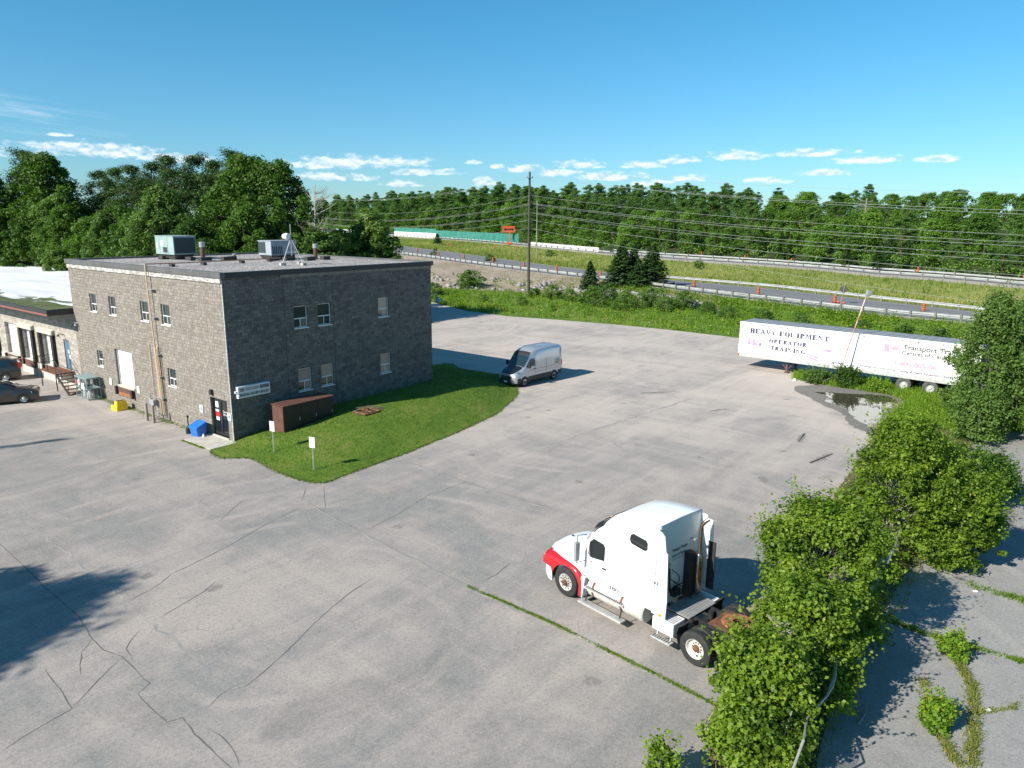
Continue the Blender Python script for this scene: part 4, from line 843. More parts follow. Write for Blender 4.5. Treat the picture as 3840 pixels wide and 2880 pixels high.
t = thing('gooseneck_lamp', 'small dark lamp bracket over the blue door', 'lamp', Bp(0, 22.0, 3.95), BROT); MB().tube([(0, 0, 0), (-.25, 0, .12), (-.42, 0, .05)], .03, 6).build('arm', 'black_frame', t); MB().lathe([(0, .06), (.06, .05), (.09, -.06), (0, -.06)], (-.42, 0, 0)).build('lamp_shade', 'black_frame', t)
t = thing('wall_lamp', 'white round lamp with black arm on the tall wall corner below the low roof', 'lamp', Bp(0, 19.3, 5.0), BROT); MB().tube([(0, 0, 0), (-.3, 0, .08), (-.5, -.1, -.12)], .04, 6).build('arm', 'black_frame', t); MB().lathe([(0, .1), (.12, .08), (.12, -.08), (0, -.1)], (-.1, .14, 0), 'x').build('lamp', 'white_metal', t)
# steel stair
t = thing('steel_stair', 'rusty brown steel stair and landing with pipe railings up to the blue door', 'stair', Bp(0, 0), BROT)
MB().box(-1.25, -.01, 20.9, 24.0, 1.24, 1.32).build('landing', 'rust', t)
for k in range(6):
    y = 20.85 - k * .30; z = 1.14 - k * .20; MB().box(-1.22, -.25, y - .27, y, z, z + .04).build('tread', 'rust', t)
for x in (-1.25, -.22): MB().bar((x, 20.95, 1.24), (x, 19.0, -.0), .05, .2).build('stringer', 'black_frame', t)
for x, y in ((-1.2, 23.9), (-1.2, 21.2), (-.1, 23.9)): MB().bar((x, y, 0), (x, y, 1.24), .06).build('support_post', 'black_frame', t)
g = MB()
for dz in (.5, 1.0):
    g.tube([(-1.25, 23.95, 1.3 + dz), (-1.25, 20.95, 1.3 + dz), (-1.25, 19.05, .05 + dz)], .02, 6); g.tube([(-.22, 20.95, 1.3 + dz), (-.22, 19.05, .05 + dz)], .02, 6); g.tube([(-1.25, 23.95, 1.3 + dz), (-.05, 23.95, 1.3 + dz)], .02, 6)
for x, y, z in ((-1.25, 23.95, 1.3), (-1.25, 22.4, 1.3), (-1.25, 20.95, 1.3), (-.22, 20.95, 1.3), (-1.25, 19.05, .0), (-.22, 19.05, .0), (-1.25, 20.0, .65)): g.tube([(x, y, z), (x, y, z + 1.0)], .02, 6)
g.build('railing', 'black_frame', t)

# ------------------------------------------------------------------ roof equipment on the tall building
RT = 9.5
def rooftop(name, label, cat, a, s, rz=BROT, group=None): return thing(name, label, cat, Bp(a, s, RT), rz, group)
t = rooftop('rooftop_unit', 'pale green rooftop air-conditioning unit on a dark curb', 'air conditioner', 5.5, 15.35)
MB().hexa([(.2, .3, 0), (1.4, .3, 0), (1.4, 2.3, 0), (.2, 2.3, 0)], [(.1, .12, .36), (1.6, .12, .36), (1.6, 2.5, .36), (.1, 2.5, .36)]).build('curb', 'wood_dark', t)
MB().box(0, 1.72, 0, 2.65, .36, 1.66).build('casing', 'hvac_green', t, bevel=.015); MB().box(-.03, 1.75, -.03, 2.68, 1.66, 1.71).build('lid', 'hvac_green', t, bevel=.01)
MB().box(.08, 1.66, -.012, -.002, .45, 1.58).build('coil_grille', 'hvac_dark', t); MB().box(-.012, -.002, .95, 1.55, .5, .88).build('fan_opening', 'hvac_dark', t)
g = MB(); g.box(-.012, -.002, 1.5, 1.9, 1.0, 1.35); g.build('label_plate', 'sign_white', t); MB().box(-.012, -.002, 2.3, 2.5, .8, 1.2).build('label_plate', 'sign_white', t)
g = MB(); g.box(-.008, -.002, 2.0, 2.02, .4, 1.6); g.box(-.008, -.002, .85, .87, .4, 1.6); g.build('panel_seam', 'hvac_dark', t)
t = rooftop('rooftop_unit', 'grey rooftop air-conditioning unit with slotted side beside the antenna tripod', 'air conditioner', 10.2, 10.3)
MB().hexa([(.2, .2, 0), (2.1, .2, 0), (2.1, 1.4, 0), (.2, 1.4, 0)], [(.05, .05, .34), (2.1, .05, .34), (2.1, 1.5, .34), (.05, 1.6, .34)]).build('curb', 'wood_dark', t)
MB().box(0, 2.15, 0, 1.6, .34, 1.36).build('casing', 'hvac_grey', t, bevel=.02); MB().box(-.03, 2.18, -.03, 1.63, 1.36, 1.41).build('lid', 'hvac_grey', t, bevel=.01)
MB().box(-.012, -.002, .7, 1.6, .5, 1.3).build('coil_grille', 'hvac_dark', t)
for k in range(6): MB().box(.12 + k * .15, .20 + k * .15, -.012, -.002, .42, 1.02 - .04 * (k % 2)).build('slot', 'hvac_dark', t)
def stack(a, s, h, label, r=.15):
    t = rooftop('vent_stack', label, 'vent pipe', a, s, group='vent pipes on the gravel roof'); MB().lathe([(0, 0), (r, 0), (r, h), (0, h)], n=16).build('pipe', 'brown_metal', t, smooth=40); MB().lathe([(r * .8, h * .72), (r + .04, h * .72), (r + .05, h), (r * .8, h + .02), (0, h + .02)], n=16).build('cowl', 'steel_galv', t, smooth=40)
stack(6.7, 13.6, 1.3, 'brown vent pipe with metal cowl just beside the pale green rooftop unit', .16)
stack(13.3, 9.2, 1.15, 'brown vent pipe with metal cowl beyond the antenna tripod', .15)
stack(9.1, 13.4, .4, 'short grey vent pipe between the two vent stacks', .1)
bi = 0
for a, s, l, w_ in [(5.3, 16.8, .3, .5), (5.9, 13.9, .4, .6), (6.5, 13.0, .9, .4), (7.8, 12.3, .8, .35), (9.9, 9.7, .9, .35), (10.9, 9.2, .9, .4), (12.3, 8.6, .8, .4), (13.4, 8.2, .7, .4), (8.6, 12.9, .5, .4), (11.7, 8.0, .5, .35)]:
    t = rooftop('roof_sleeper', ['black timber block under the pipes beside the pale green rooftop unit', 'black timber block under the pipes around the antenna tripod'][a > 9.5], 'timber block', a, s, BROT + R(8), 'black timber blocks under the roof pipes, at the ' + ['green unit', 'antenna tripod'][a > 9.5]); MB().box(-l / 2, l / 2, -w_ / 2, w_ / 2, 0, .26).build('block', 'wood_dark', t)
for k, (a, s) in enumerate([(1.6, 8.25), (3.8, 8.4), (6.7, 8.6), (9.0, 8.8)]):
    t = rooftop('pipe_support', ['first', 'second', 'third', 'fourth'][k] + ' small dark block under the long roof pipe counting from the wall edge', 'pipe support', a, s, BROT, 'blocks under the long roof pipe'); MB().box(-.11, .11, -.2, .2, 0, .17).build('block', 'wood_dark' , t)
t = rooftop('antenna_tripod', 'thin metal tripod mast with a white antenna drum on the gravel roof', 'antenna', 7.9, 4.6)
feet = [(-.8, -.1), (.15, -1.0), (.9, .55)]; g = MB()
for x, y in feet: g.bar((x, y, .17), (0, 0, 1.75), .035)
for (x, y), (x2, y2) in zip(feet, feet[1:] + feet[:1]): g.bar((x * .55, y * .55, .85), (x2 * .55, y2 * .55, .85), .025)
g.build('leg_frame', 'steel_galv', t); MB().tube([(0, 0, .6), (0, 0, 2.65)], .025, 8).build('mast', 'steel_galv', t)
MB().lathe([(0, -.28), (.20, -.26), (.22, 0), (.17, .26), (0, .28)], (-.15, .28, 1.85), 'y', 18).build('antenna_drum', 'white_metal', t, smooth=40)
for k, (x, y) in enumerate(feet):
    q = Bp(7.9, 4.6) + e1 * x + e2 * y; t = thing('cinder_block', ['pale cinder block under the tripod foot nearest the entrance corner', 'pale cinder block under the tripod foot nearest the dark roof edge', 'pale cinder block under the rear tripod foot'][k], 'cinder block', (q.x, q.y, RT), BROT + R(20 * k), 'cinder blocks under the tripod')
    g = MB(); g.box(-.2, .2, -.1, -.06, 0, .17); g.box(-.2, .2, .06, .1, 0, .17); [g.box(x_ - .025, x_ + .025, -.06, .06, 0, .17) for x_ in (-.175, 0, .175)]; g.build('block', 'concrete', t)

# ------------------------------------------------------------------ things on the lawn
t = thing('utility_cabinet', 'large rusty brown steel equipment cabinet on the lawn beside the dark wall', 'cabinet', Bp(0, 0), BROT)
MB().box(2.0, 5.56, -2.0, -.9, .22, 1.98).build('body', 'brown_metal_shaded', t, bevel=.012)
MB().box(1.96, 5.60, -2.04, -.86, 1.98, 2.03).build('top', 'brown_metal', t, bevel=.008); MB().box(1.993, 1.999, -1.95, -.95, .4, 1.95).build('lit_end', 'brown_metal', t)  # lighter brown on top and end paints in the sunlit faces
for x in (2.05, 3.22, 4.39):
    d = MB().box(x, x + 1.13, -2.022, -2.002, .34, 1.88).build('door', 'brown_metal_shaded', t, bevel=.004); MB().box(x + 1.0, x + 1.04, -2.05, -2.023, 1.0, 1.2).build('handle', 'steel_galv', d)
MB().box(1.9, 5.66, -2.1, -.8, .05, .24).build('plinth', 'black_frame', t)
t = thing('iron_grate', 'rusty iron frame grate lying in a bare patch of the lawn', 'grate', Bp(7.0, -3.35, lawn_z(7, 3.35) + .03), BROT)
pp = [(7.35 + 1.05 * cos(a) * (1 + .12 * sin(3 * a)), 3.0 + .95 * sin(a) * (1 + .10 * cos(2 * a + 1))) for a in np.arange(0, 6.28, .35)]
g = MB(); g.add([tuple(Bp(7.35, -3.0, lawn_z(7.35, 3.0) + .02))] + [tuple(Bp(a_, -p_, lawn_z(a_, p_) + .015)) for a_, p_ in pp], [(0, i + 1, (i + 1) % len(pp) + 1) for i in range(len(pp))]); o = g.build('bare_soil', 'soil', fixn=True); tag(o, kind='structure')
if o.data.polygons[0].normal.z < 0: o.data.flip_normals()
g = MB(); g.box(-.6, .6, -.55, -.5, 0, .06); g.box(-.6, .6, .5, .55, 0, .06); g.box(-.6, -.55, -.5, .5, 0, .06); g.box(.55, .6, -.5, .5, 0, .06); g.bar((-.5, -.5, .08), (.5, .5, .08), .04); g.bar((-.55, .1, .1), (.55, -.1, .1), .04); g.bar((-.1, -.5, .09), (.0, .5, .09), .04); g.build('frame', 'rust_light', t)
dp = sheet('bare_patch', [(0, 0)] * 3, 0, 'soil') if False else None
t = thing('scrap_metal', 'heap of dry weeds beside the rusty grate', 'weed clump', Bp(7.6, -2.55, lawn_z(7.6, 2.55))) if False else None
def signpost(a, p, h, label, rot):
    z = lawn_z(a, p); t = thing('parking_sign', label, 'sign', Bp(a, -p, z - .1), BROT + rot, 'white parking signs on the lawn')
    g = MB(); g.box(-.01, .01, -.035, -.015, 0, h - .05); g.box(-.01, .01, .015, .035, 0, h - .05); g.build('post', 'steel_galv', t)
    pl = MB().box(-.028, -.012, -.17, .17, h - .46, h + .10).build('plate', 'sign_white', t, bevel=.005)
    for z2 in (h - .08, h - .18, h - .28): MB().box(-.0315, -.029, -.10, .10, z2, z2 + .018).build('text_line', 'sign_green', pl)
signpost(.06, 3.78, 1.75, 'white parking sign on twin posts in front of the brown cabinet', R(10))
signpost(-.16, 7.5, 1.72, 'white parking sign on twin posts near the tip of the lawn', R(14))
# ------------------------------------------------------------------ wheels
def wheel(par, x, y, r, wd, out, rimr, rim='aluminium', hub='rust', holes=10, name='wheel', deep=False, tyre='black_rubber'):
    """wheel with its axle along y; out = +1/-1 is the outer side, y = outer face"""
    yi = y - out * wd; P = [(rimr, yi), (r * .90, yi), (r * .985, yi + out * wd * .10), (r, yi + out * wd * .22), (r, y - out * wd * .22), (r * .985, y - out * wd * .10), (r * .90, y), (rimr * 1.04, y - out * .012), (rimr, y - out * .03)]
    t = MB().lathe(P, (x, 0, r), 'y', 40).build('tyre', tyre, None, smooth=40); t.name = name
    g = MB(); d = .14 if deep else .035
    g.lathe([(rimr, y - out * .02), (rimr * .96, y - out * .025), (rimr * .90, y - out * d), (rimr * .42, y - out * (d + .02)), (rimr * .40, y - out * (d - .03)), (0, y - out * (d - .03))], (x, 0, r), 'y', 32)
    rm = g.build('rim', rim, None, smooth=35)
    g = MB(); g.lathe([(rimr * .36, y - out * (d - .02)), (rimr * .33, y - out * (d - .09)), (rimr * .16, y - out * (d - .12)), (0, y - out * (d - .12))], (x, 0, r), 'y', 20)
    for k in range(10):
        a = 2 * pi * k / 10; cx, cz = x + cos(a) * rimr * .5, r + sin(a) * rimr * .5; g.lathe([(0, y - out * (d - .02)), (.02, y - out * (d - .02)), (.02, y - out * (d + .01))], (cx, 0, cz), 'y', 6)
    hb = g.build('hub', hub, None, smooth=35)
    g = MB()
    for k in range(holes):
        a = 2 * pi * (k + .5) / holes; cx, cz = x + cos(a) * rimr * .74, r + sin(a) * rimr * .74; g.lathe([(0, 0), (rimr * .09, 0)], (cx, y - out * (d - .006 if not deep else d - .012), cz), 'y', 10)
    hl = g.build('rim_hole', 'text_black', None, fixn=False) if holes else None
    t.parent = par; KIDS.setdefault(par, []).append(t)
    for o in (rm, hb, hl):
        if o: o.parent = t; KIDS.setdefault(t, []).append(o)
    return t
def sec(x, half):    # closed section: half = [(y,z)...] from bottom outer to top centre (y>=0); mirrored
    L = [(x, y, z) for y, z in half]; Rr = [(x, -y, z) for y, z in half[::-1] if y > 1e-6]
    return L + Rr

# ------------------------------------------------------------------ white and red semi truck
TP = (2.763, 23.161); TAZ = -41.64
truck = thing('semi_truck', 'white tractor truck with red front fenders and no trailer, parked beside the bushes', 'truck', (TP[0], TP[1], 0), R(90 - TAZ))
# hood: lofted from the nose to the cab
hs = []
for x, zt, zs, wb in ((1.25, 1.16, 1.02, .62), (1.18, 1.36, 1.16, .78), (1.05, 1.52, 1.24, .92), (.75, 1.68, 1.32, 1.02), (.35, 1.80, 1.36, 1.07), (-.1, 1.91, 1.40, 1.09), (-.45, 2.01, 1.46, 1.10), (-.76, 2.10, 1.52, 1.10)):
    hs.append(sec(x, [(wb - .05, .62), (wb, zs - .30), (wb + .005, zs - .08), (wb - .03, zs + .04), (wb * .86, zs + (zt - zs) * .45), (wb * .70, zt - (zt - zs) * .22), (wb * .48, zt - .045), (wb * .22, zt - .005), (0, zt)]))
MB().loft(hs).build('hood', 'white_paint', truck, smooth=50)
g = MB(); g.box(1.255, 1.27, -.42, .42, .68, 1.08); g.build('grille', 'chrome', truck)
MB().loft([[(x, y, z) for y, z in ((1.12, .95), (1.12, 1.55), (.80, 2.09), (-.80, 2.09), (-1.12, 1.55), (-1.12, .95))] for x in (-.79, -.765)], closed=True).build('hood_gap', 'black_plastic', truck)
for z in np.arange(.72, 1.08, .07): MB()
def fender(s):
    arch = [(0 + .64 * cos(R(a)), .50 + .64 * sin(R(a))) for a in range(8, 176, 12)]
    top = [(-.72, .30), (-.735, .62), (-.71, .90), (-.60, 1.06), (-.40, 1.17), (-.1, 1.23), (.25, 1.26), (.6, 1.27), (.88, 1.26), (1.06, 1.20), (1.15, 1.06), (1.13, .90)]
    out = [(-.60, .30)] + arch[::-1] + [(.70, .74)] + top[::-1][:]  # closed polygon
    out = top + [(.70, .82)] + arch + [(-.60, .30)]
    secs = []
    for y, k, dz in ((.84, 1.0, .13), (1.04, 1.0, .07), (1.16, .985, .0), (1.215, .95, -.05)):
        q = []
        for i, (x, z) in enumerate(out):
            if 0 <= i < len(top): q.append((x * k if i > 3 else x, s * y, z + (dz if z > 1.0 else 0) - (.02 if k < .96 and z > 1 else 0)))
            else: q.append((x, s * y, z))
        secs.append(q)
    f = MB().loft(secs, closed=True).build('fender', 'red_paint', truck, smooth=55)
    MB().lathe([(.635, s * 1.19), (.635, s * .75)], (0, 0, .50), 'y', 24, a0=R(0), a1=R(190)).build('wheel_arch', 'black_plastic', f, fixn=False)
    g = MB(); g.hexa([(.95, s * .70, 1.06), (1.13, s * .70, 1.00), (1.10, s * 1.08, 1.00), (.98, s * 1.19, 1.06)], [(.90, s * .72, 1.30), (1.10, s * .72, 1.22), (1.06, s * 1.08, 1.20), (.93, s * 1.19, 1.20)]); h = g.build('headlight', 'car_glass', f)
    MB().box(.985, 1.075, s * 1.10 - .05, s * 1.10 + .07, 1.03, 1.20).build('indicator', 'amber', f, bevel=.01)
    g = MB(); g.hexa([(-.76, s * .80, .28), (-.60, s * .80, .28), (-.60, s * 1.19, .28), (-.76, s * 1.19, .28)], [(-.86, s * .95, 1.06), (-.70, s * .95, 1.06), (-.70, s * 1.185, 1.02), (-.86, s * 1.185, 1.02)]); g.build('fender_skirt', 'white_panel', f)
fender(1); fender(-1)
# bumper wraps round the front
g = MB(); bs = []
for y, xf, xr in ((-1.19, .84, .66), (-1.05, 1.10, .72), (-.7, 1.26, .8), (0, 1.32, .8), (.7, 1.26, .8), (1.05, 1.10, .72), (1.19, .84, .66)):
    bs.append([(xr, y, .34), (xf - .05, y, .34), (xf, y, .46), (xf, y, .80), (xf - .10, y, .93), (xr, y, .93 if abs(y) < 1.1 else .80)])
g.loft(bs, closed=True); bu = g.build('bumper', 'white_paint', truck, smooth=40)
for s in (1, -1):
    g = MB()
    for x in (.83, .70): g.lathe([(0, 1.36), (.035, 1.33), (.03, 1.38), (0, 1.39)], (x, s * .98, .0), 'z', 12)
    g.build('marker_light', 'chrome', truck, smooth=40)
MB().lathe([(0, 1.78), (.05, 1.78), (.04, 1.80), (0, 1.80)], (.55, .30, 0), 'z', 12).build('hood_vent', 'black_plastic', truck)
# cab and sleeper shell
def cs(x, b, t, w0, w1, wt):      # bottom z, top z, lower, shoulder and roof half widths
    zs = b + (t - b) * .62
    return sec(x, [(w0, b), (w0 + .01, b + (t - b) * .3), (w1, zs), (wt + (w1 - wt) * .65, t - (t - b) * .16), (wt, t - .07), (wt - .10, t), (wt * .5, t + .02), (0, t + .03)])
shell = [cs(-.58, 1.05, 2.08, 1.00, .98, .88), cs(-.80, 1.05, 2.44, 1.10, 1.04, .86), cs(-1.05, 1.05, 2.83, 1.17, 1.08, .84), cs(-1.35, 1.05, 3.06, 1.19, 1.12, .86), cs(-1.74, 1.05, 3.42, 1.20, 1.15, .93), cs(-2.0, 1.05, 3.58, 1.20, 1.17, .98),
         cs(-2.5, 1.05, 3.68, 1.20, 1.18, 1.03), cs(-3.1, 1.05, 3.74, 1.20, 1.18, 1.06), cs(-3.66, 1.05, 3.75, 1.20, 1.18, 1.08)]
MB().loft(shell, caps=True).build('cab', 'white_paint', truck, smooth=42)
# black windscreen laid on the front slope, red cowl, skylight, wiper line
def on_front(x, dx=0.0):          # top surface height of the shell at x
    return float(np.interp(-x, [.58, .8, 1.05, 1.35, 1.74, 2.0, 2.5, 3.1, 3.66], [2.08, 2.44, 2.83, 3.06, 3.42, 3.58, 3.68, 3.74, 3.75]))
def front_slab(xs, w_, lift, nm, m):
    g = MB(); g.loft([[(x + .05, y * w_, on_front(x) + lift * (1 if abs(y) < .9 else .3) - (.10 if abs(y) > .9 else .0)) for y in (-1, -.85, -.4, 0, .4, .85, 1)] for x in xs], caps=False); return g.build(nm, m, truck, fixn=False, smooth=50)
front_slab((-.60, -.68, -.76), 1.0, .05, 'cowl', 'red_paint'); front_slab((-.765, -.80, -.92, -1.05, -1.10), .98, .05, 'windscreen', 'dark_glass')
front_slab((-1.105, -1.20, -1.34, -1.40), .97, .07, 'sun_visor', 'black_plastic')
g = MB()
for (xa, xb_, ya, yb) in ((-1.42, -1.98, .74, .80),):
    za, zb = on_front(xa) + .04, on_front(xb_) + .035; g.add([(xa, -ya, za), (xa, ya, za), (-1.70, .80, on_front(-1.70) + .045), (xb_, yb, zb), (xb_, -yb, zb), (-1.70, -.80, on_front(-1.70) + .045)], [(0, 1, 2, 5), (5, 2, 3, 4)])
g.build('skylight', 'dark_glass', truck, fixn=False)
for y in (-.55, -.3, 0, .3, .55): MB().box(-1.46, -1.41, y - .09, y + .09, on_front(-1.44) + .03, on_front(-1.44) + .09).build('marker_light', 'amber' if abs(y) < .6 else 'amber', truck, bevel=.01)
# door with window, quarter light, handle
def sidewall(z):       # outer y of shell at height z
    return float(np.interp(z, [1.05, 1.9, 2.72, 3.31, 3.67], [1.20, 1.212, 1.182, 1.142, 1.06]))
for s in (1, -1):
    g = MB(); dp_ = [(-.76, 1.08), (-1.76, 1.08), (-1.84, 1.3), (-1.84, 2.60), (-1.74, 2.72), (-1.12, 2.74), (-.86, 2.2), (-.76, 1.9)]
    q = [[(x, s * (min(sidewall(z), 1.20 if x < -1.0 else 1.12) + d - (.02 if x > -1.0 else 0)), z) for x, z in dp_] for d in (-.05, .016)]
    g.loft(q, closed=True); dr = g.build('door', 'white_paint', truck)
    wp = [(-.90, 1.90), (-1.10, 1.88), (-1.68, 1.95), (-1.70, 2.40), (-1.62, 2.50), (-1.20, 2.54), (-1.06, 2.40)]
    g = MB(); g.loft([[(x, s * (min(sidewall(z), 1.2 if x < -1 else 1.12) + d - (.02 if x > -1.0 else 0)), z) for x, z in wp] for d in (-.03, .022)], closed=True); g.build('window', 'dark_glass', dr)
    y = 1.215 * s
    MB().box(-1.78, -1.62, min(y, y + .03 * s), max(y, y + .03 * s), 1.66, 1.71).build('handle', 'black_plastic', dr, bevel=.005)
    # sleeper window with rounded corners
    wp = []
    for cx, cz, a0 in ((-3.22, 2.94, 180), (-3.22, 3.10, 90), (-2.74, 3.14, 0), (-2.74, 2.98, 270)): wp += [(cx + .10 * cos(R(a0 + a)), cz + .10 * sin(R(a0 + a))) for a in ((0, 22, 45, 68, 90) if True else ())][::-1]
    wp = [(-3.32, 2.92), (-3.31, 3.12), (-3.24, 3.19), (-2.74, 3.24), (-2.66, 3.18), (-2.64, 3.02), (-2.72, 2.92), (-3.22, 2.86)]
    g = MB(); g.loft([[(x, s * (sidewall(z) + .012 + d), z) for x, z in wp] for d in (-.06, .012)], closed=True); sw = g.build('sleeper_window', 'dark_glass', truck)
    g = MB(); g.tube([(-3.3, s * (sidewall(3.0) + .03), 2.98), (-2.68, s * (sidewall(3.05) + .03), 3.05)], .008, 5); g.build('window_bar', 'chrome', sw)
    # mirror
    g = MB(); g.box(-.83, -.71, min(s * 1.42, s * 1.62), max(s * 1.42, s * 1.62), 1.72, 2.36); mr = g.build('mirror', 'grey_meter', truck, bevel=.03)
    g = MB(); g.tube([(-.85, s * 1.13, 2.55), (-.74, s * 1.45, 2.58), (-.76, s * 1.52, 2.3)], .015, 6); g.tube([(-.80, s * 1.13, 1.62), (-.76, s * 1.50, 1.64), (-.76, s * 1.52, 1.8)], .015, 6); g.build('bracket', 'black_plastic', mr)
# panel seams, toolbox door, vent
g = MB(); o_ = 1.212
def seam_rect(x0, x1, z0, z1, g):
    for a, c, d, e in ((x0, x1, z0, z0 + .010), (x0, x1, z1 - .010, z1), (x0, x0 + .010, z0, z1), (x1 - .010, x1, z0, z1)): g.box(a, c, o_, o_ + .003, d, e)
seam_rect(-3.42, -2.72, 1.14, 1.56, g); seam_rect(-2.78, -2.64, 1.86, 2.14, g); g.box(-3.66, -1.86, o_ - .001, o_ + .002, 2.32, 2.335); g.box(-3.655, -3.645, o_ - .002, o_ + .002, 1.06, 2.9)
mat('seam_grey', (.42, .42, .41), .6); g.build('panel_seam', 'seam_grey', truck)
lettering('380', .19, 'text_black', truck, (-1.90, 1.214, 1.10), (-1, 0, 0), (0, 0, 1), width=.42)
lettering('1-800-805-0660', .07, 'text_grey', truck, (-1.02, 1.228, 1.42), (-1, 0, 0), (0, 0, 1), width=.62) if False else None
g = MB(); g.box(-1.60, -1.36, 1.222, 1.226, 1.20, 1.34); g.build('permit_sticker', 'text_grey', truck)
g = MB(); g.box(-1.45, -1.10, 1.222, 1.226, 1.60, 1.62); g.box(-1.62, -1.12, 1.222, 1.226, 1.50, 1.515); g.box(-1.62, -1.12, 1.222, 1.226, 1.44, 1.45); g.build('door_text', 'text_grey', truck)
g = MB(); g.box(-1.16, -1.11, 1.222, 1.227, 1.72, 1.77); g.build('door_emblem', 'red_lens', truck)
# side fairings behind the sleeper
for s in (1, -1):
    yo = s * 1.205; yi = s * 1.165
    if s > 0: poly = [(-3.6, 1.0), (-4.10, .99), (-4.13, 1.6), (-4.10, 2.4), (-4.06, 3.02), (-4.00, 3.06), (-3.93, 3.35), (-3.88, 3.50), (-3.74, 3.60), (-3.60, 3.62)]
    else: poly = [(-3.6, 1.0), (-3.90, 1.0), (-3.90, 2.74), (-4.06, 2.76), (-4.06, 3.46), (-3.90, 3.48), (-3.86, 3.60), (-3.60, 3.62)]
    q = [[(x, s * (min(1.205, sidewall(z) + .02)) - (0 if d else s * .035), z) for x, z in poly] for d in (0, 1)]
    f = MB().loft(q, closed=True).build('side_fairing', 'white_paint', truck)
    if s < 0: MB().box(-4.16, -3.90, -1.21, -1.17, 1.12, 2.72).build('rubber_skirt', 'black_rubber', f)
    else: MB().lathe([(0, 0), (.06, .02), (.05, .07), (0, .08)], (-3.72, 1.21, 2.05), 'y', 12).build('fuel_cap', 'chrome', f)
MB().lathe([(0, 3.66), (.09, 3.66), (.08, 3.72), (0, 3.73)], (-3.60, 1.0, 0), n=14).build('clearance_lamp', 'white_metal', truck, smooth=40)
MB().box(-3.665, -3.655, -1.05, 1.05, 3.66, 3.76).build('roof_trim', 'white_metal', truck)
lettering('Transport Training', .145, 'text_black', truck, (-3.668, .42, 2.72), (0, -1, 0), (0, 0, 1), width=.80, bold=.003)
lettering('Centres of Canada Inc.', .13, 'text_black', truck, (-3.668, .42, 2.54), (0, -1, 0), (0, 0, 1), width=.80, bold=.002)
MB().box(-3.672, -3.668, -.38, .42, 2.46, 2.468).build('rule_line', 'text_black', truck)
# exhaust, hoses, deck
g = MB(); g.tube([(-3.95, -.62, 2.45), (-3.95, -.62, 3.25), (-3.97, -.64, 3.42), (-4.05, -.72, 3.56), (-4.12, -.78, 3.62)], .062, 12); ex = g.build('exhaust_stack', 'exhaust_metal', truck, smooth=40)
MB().lathe([(0, 1.15), (.10, 1.15), (.13, 1.22), (.13, 2.38), (.09, 2.46), (0, 2.46)], (-3.95, -.62, 0), n=18).build('muffler', 'exhaust_metal', ex, smooth=40)
MB().box(-3.90, -3.66, -.52, -.26, 1.1, 2.55).build('heat_shield', 'black_frame', truck); MB().box(-3.86, -3.68, -.60, -.50, 2.9, 2.94).build('exhaust_bracket', 'steel_galv', ex)
rgt = random.Random(4); g = MB()
for (y0, z0, y1, z1) in ((.5, 1.9, .1, 1.25), (.35, 1.75, -.1, 1.2), (.6, 1.6, -.2, 1.15), (.45, 2.2, .25, 1.3)):
    pts = [(-3.72, y0, z0)]
    for k in range(1, 16):
        t_ = k / 15; a = t_ * 9; pts.append((-3.84 - .06 * sin(a) - .18 * t_, y0 + (y1 - y0) * t_ + .10 * cos(a) * sin(pi * t_), z0 + (z1 - z0) * t_ + .09 * sin(a) * sin(pi * t_)))
    g.tube(pts, .014, 6)
for k in range(26): pass
g.tube([(-3.70, .55, 2.25), (-3.71, .52, 1.9), (-3.72, .50, 1.45)], .03, 8); g.tube([(-3.69, .55 + .05 * cos(a), 2.36 + .06 * sin(a)) for a in np.arange(0, 6.6, .6)], .008, 5)
g.box(-3.85, -3.68, .1, .42, 1.30, 1.52); g.tube([(-3.75, .35, 1.6), (-3.8, -.1, 1.62), (-3.9, -.5, 1.9)], .018, 6); g.build('air_hoses', 'black_rubber', truck)
g = MB()
for s in (1, -1): g.box(-7.35, .9, s * .43 - .045, s * .43 + .045, .78, 1.02)
for x in (-.5, -2.6, -4.4, -5.85, -7.2): g.box(x - .05, x + .05, -.385, .385, .80, .98)
fr = g.build('chassis_frame', 'black_frame', truck)
MB().box(-4.62, -3.80, -.72, .72, 1.035, 1.06).build('deck_plate', 'steel_galv', truck)
g = MB(); [g.box(-4.58 + .10 * i, -4.54 + .10 * i, -.68, .68, 1.061, 1.068) for i in range(8)]; g.build('deck_tread', 'rail_steel', truck)
MB().lathe([(.16, 1.15), (.46, 1.15), (.48, 1.18), (.46, 1.21), (.16, 1.21)], (-5.80, 0, 0), n=30).build('fifth_wheel', 'rust_light', truck, smooth=30)
g = MB(); g.box(-6.3, -5.3, -.5, -.36, 1.03, 1.13); g.box(-6.3, -5.3, .36, .5, 1.03, 1.13); g.hexa([(-6.3, -.28, 1.12), (-5.95, -.28, 1.14), (-5.95, .28, 1.14), (-6.3, .28, 1.12)], [(-6.55, -.34, 1.02), (-6.0, -.30, 1.20), (-6.0, .30, 1.20), (-6.55, .34, 1.02)]); g.box(-5.5, -5.1, -.48, .48, 1.025, 1.05); g.build('fifth_wheel_mount', 'rust', truck)
g = MB(); g.tube([(-5.17, -1.0, .52), (-5.17, 1.0, .52)], .10, 10); g.tube([(-6.47, -1.0, .52), (-6.47, 1.0, .52)], .10, 10); g.lathe([(0, -.2), (.22, -.15), (.25, 0), (.22, .15), (0, .2)], (-5.17, 0, .58), 'y', 14); g.lathe([(0, -.2), (.22, -.15), (.25, 0), (.22, .15), (0, .2)], (-6.47, 0, .58), 'y', 14)
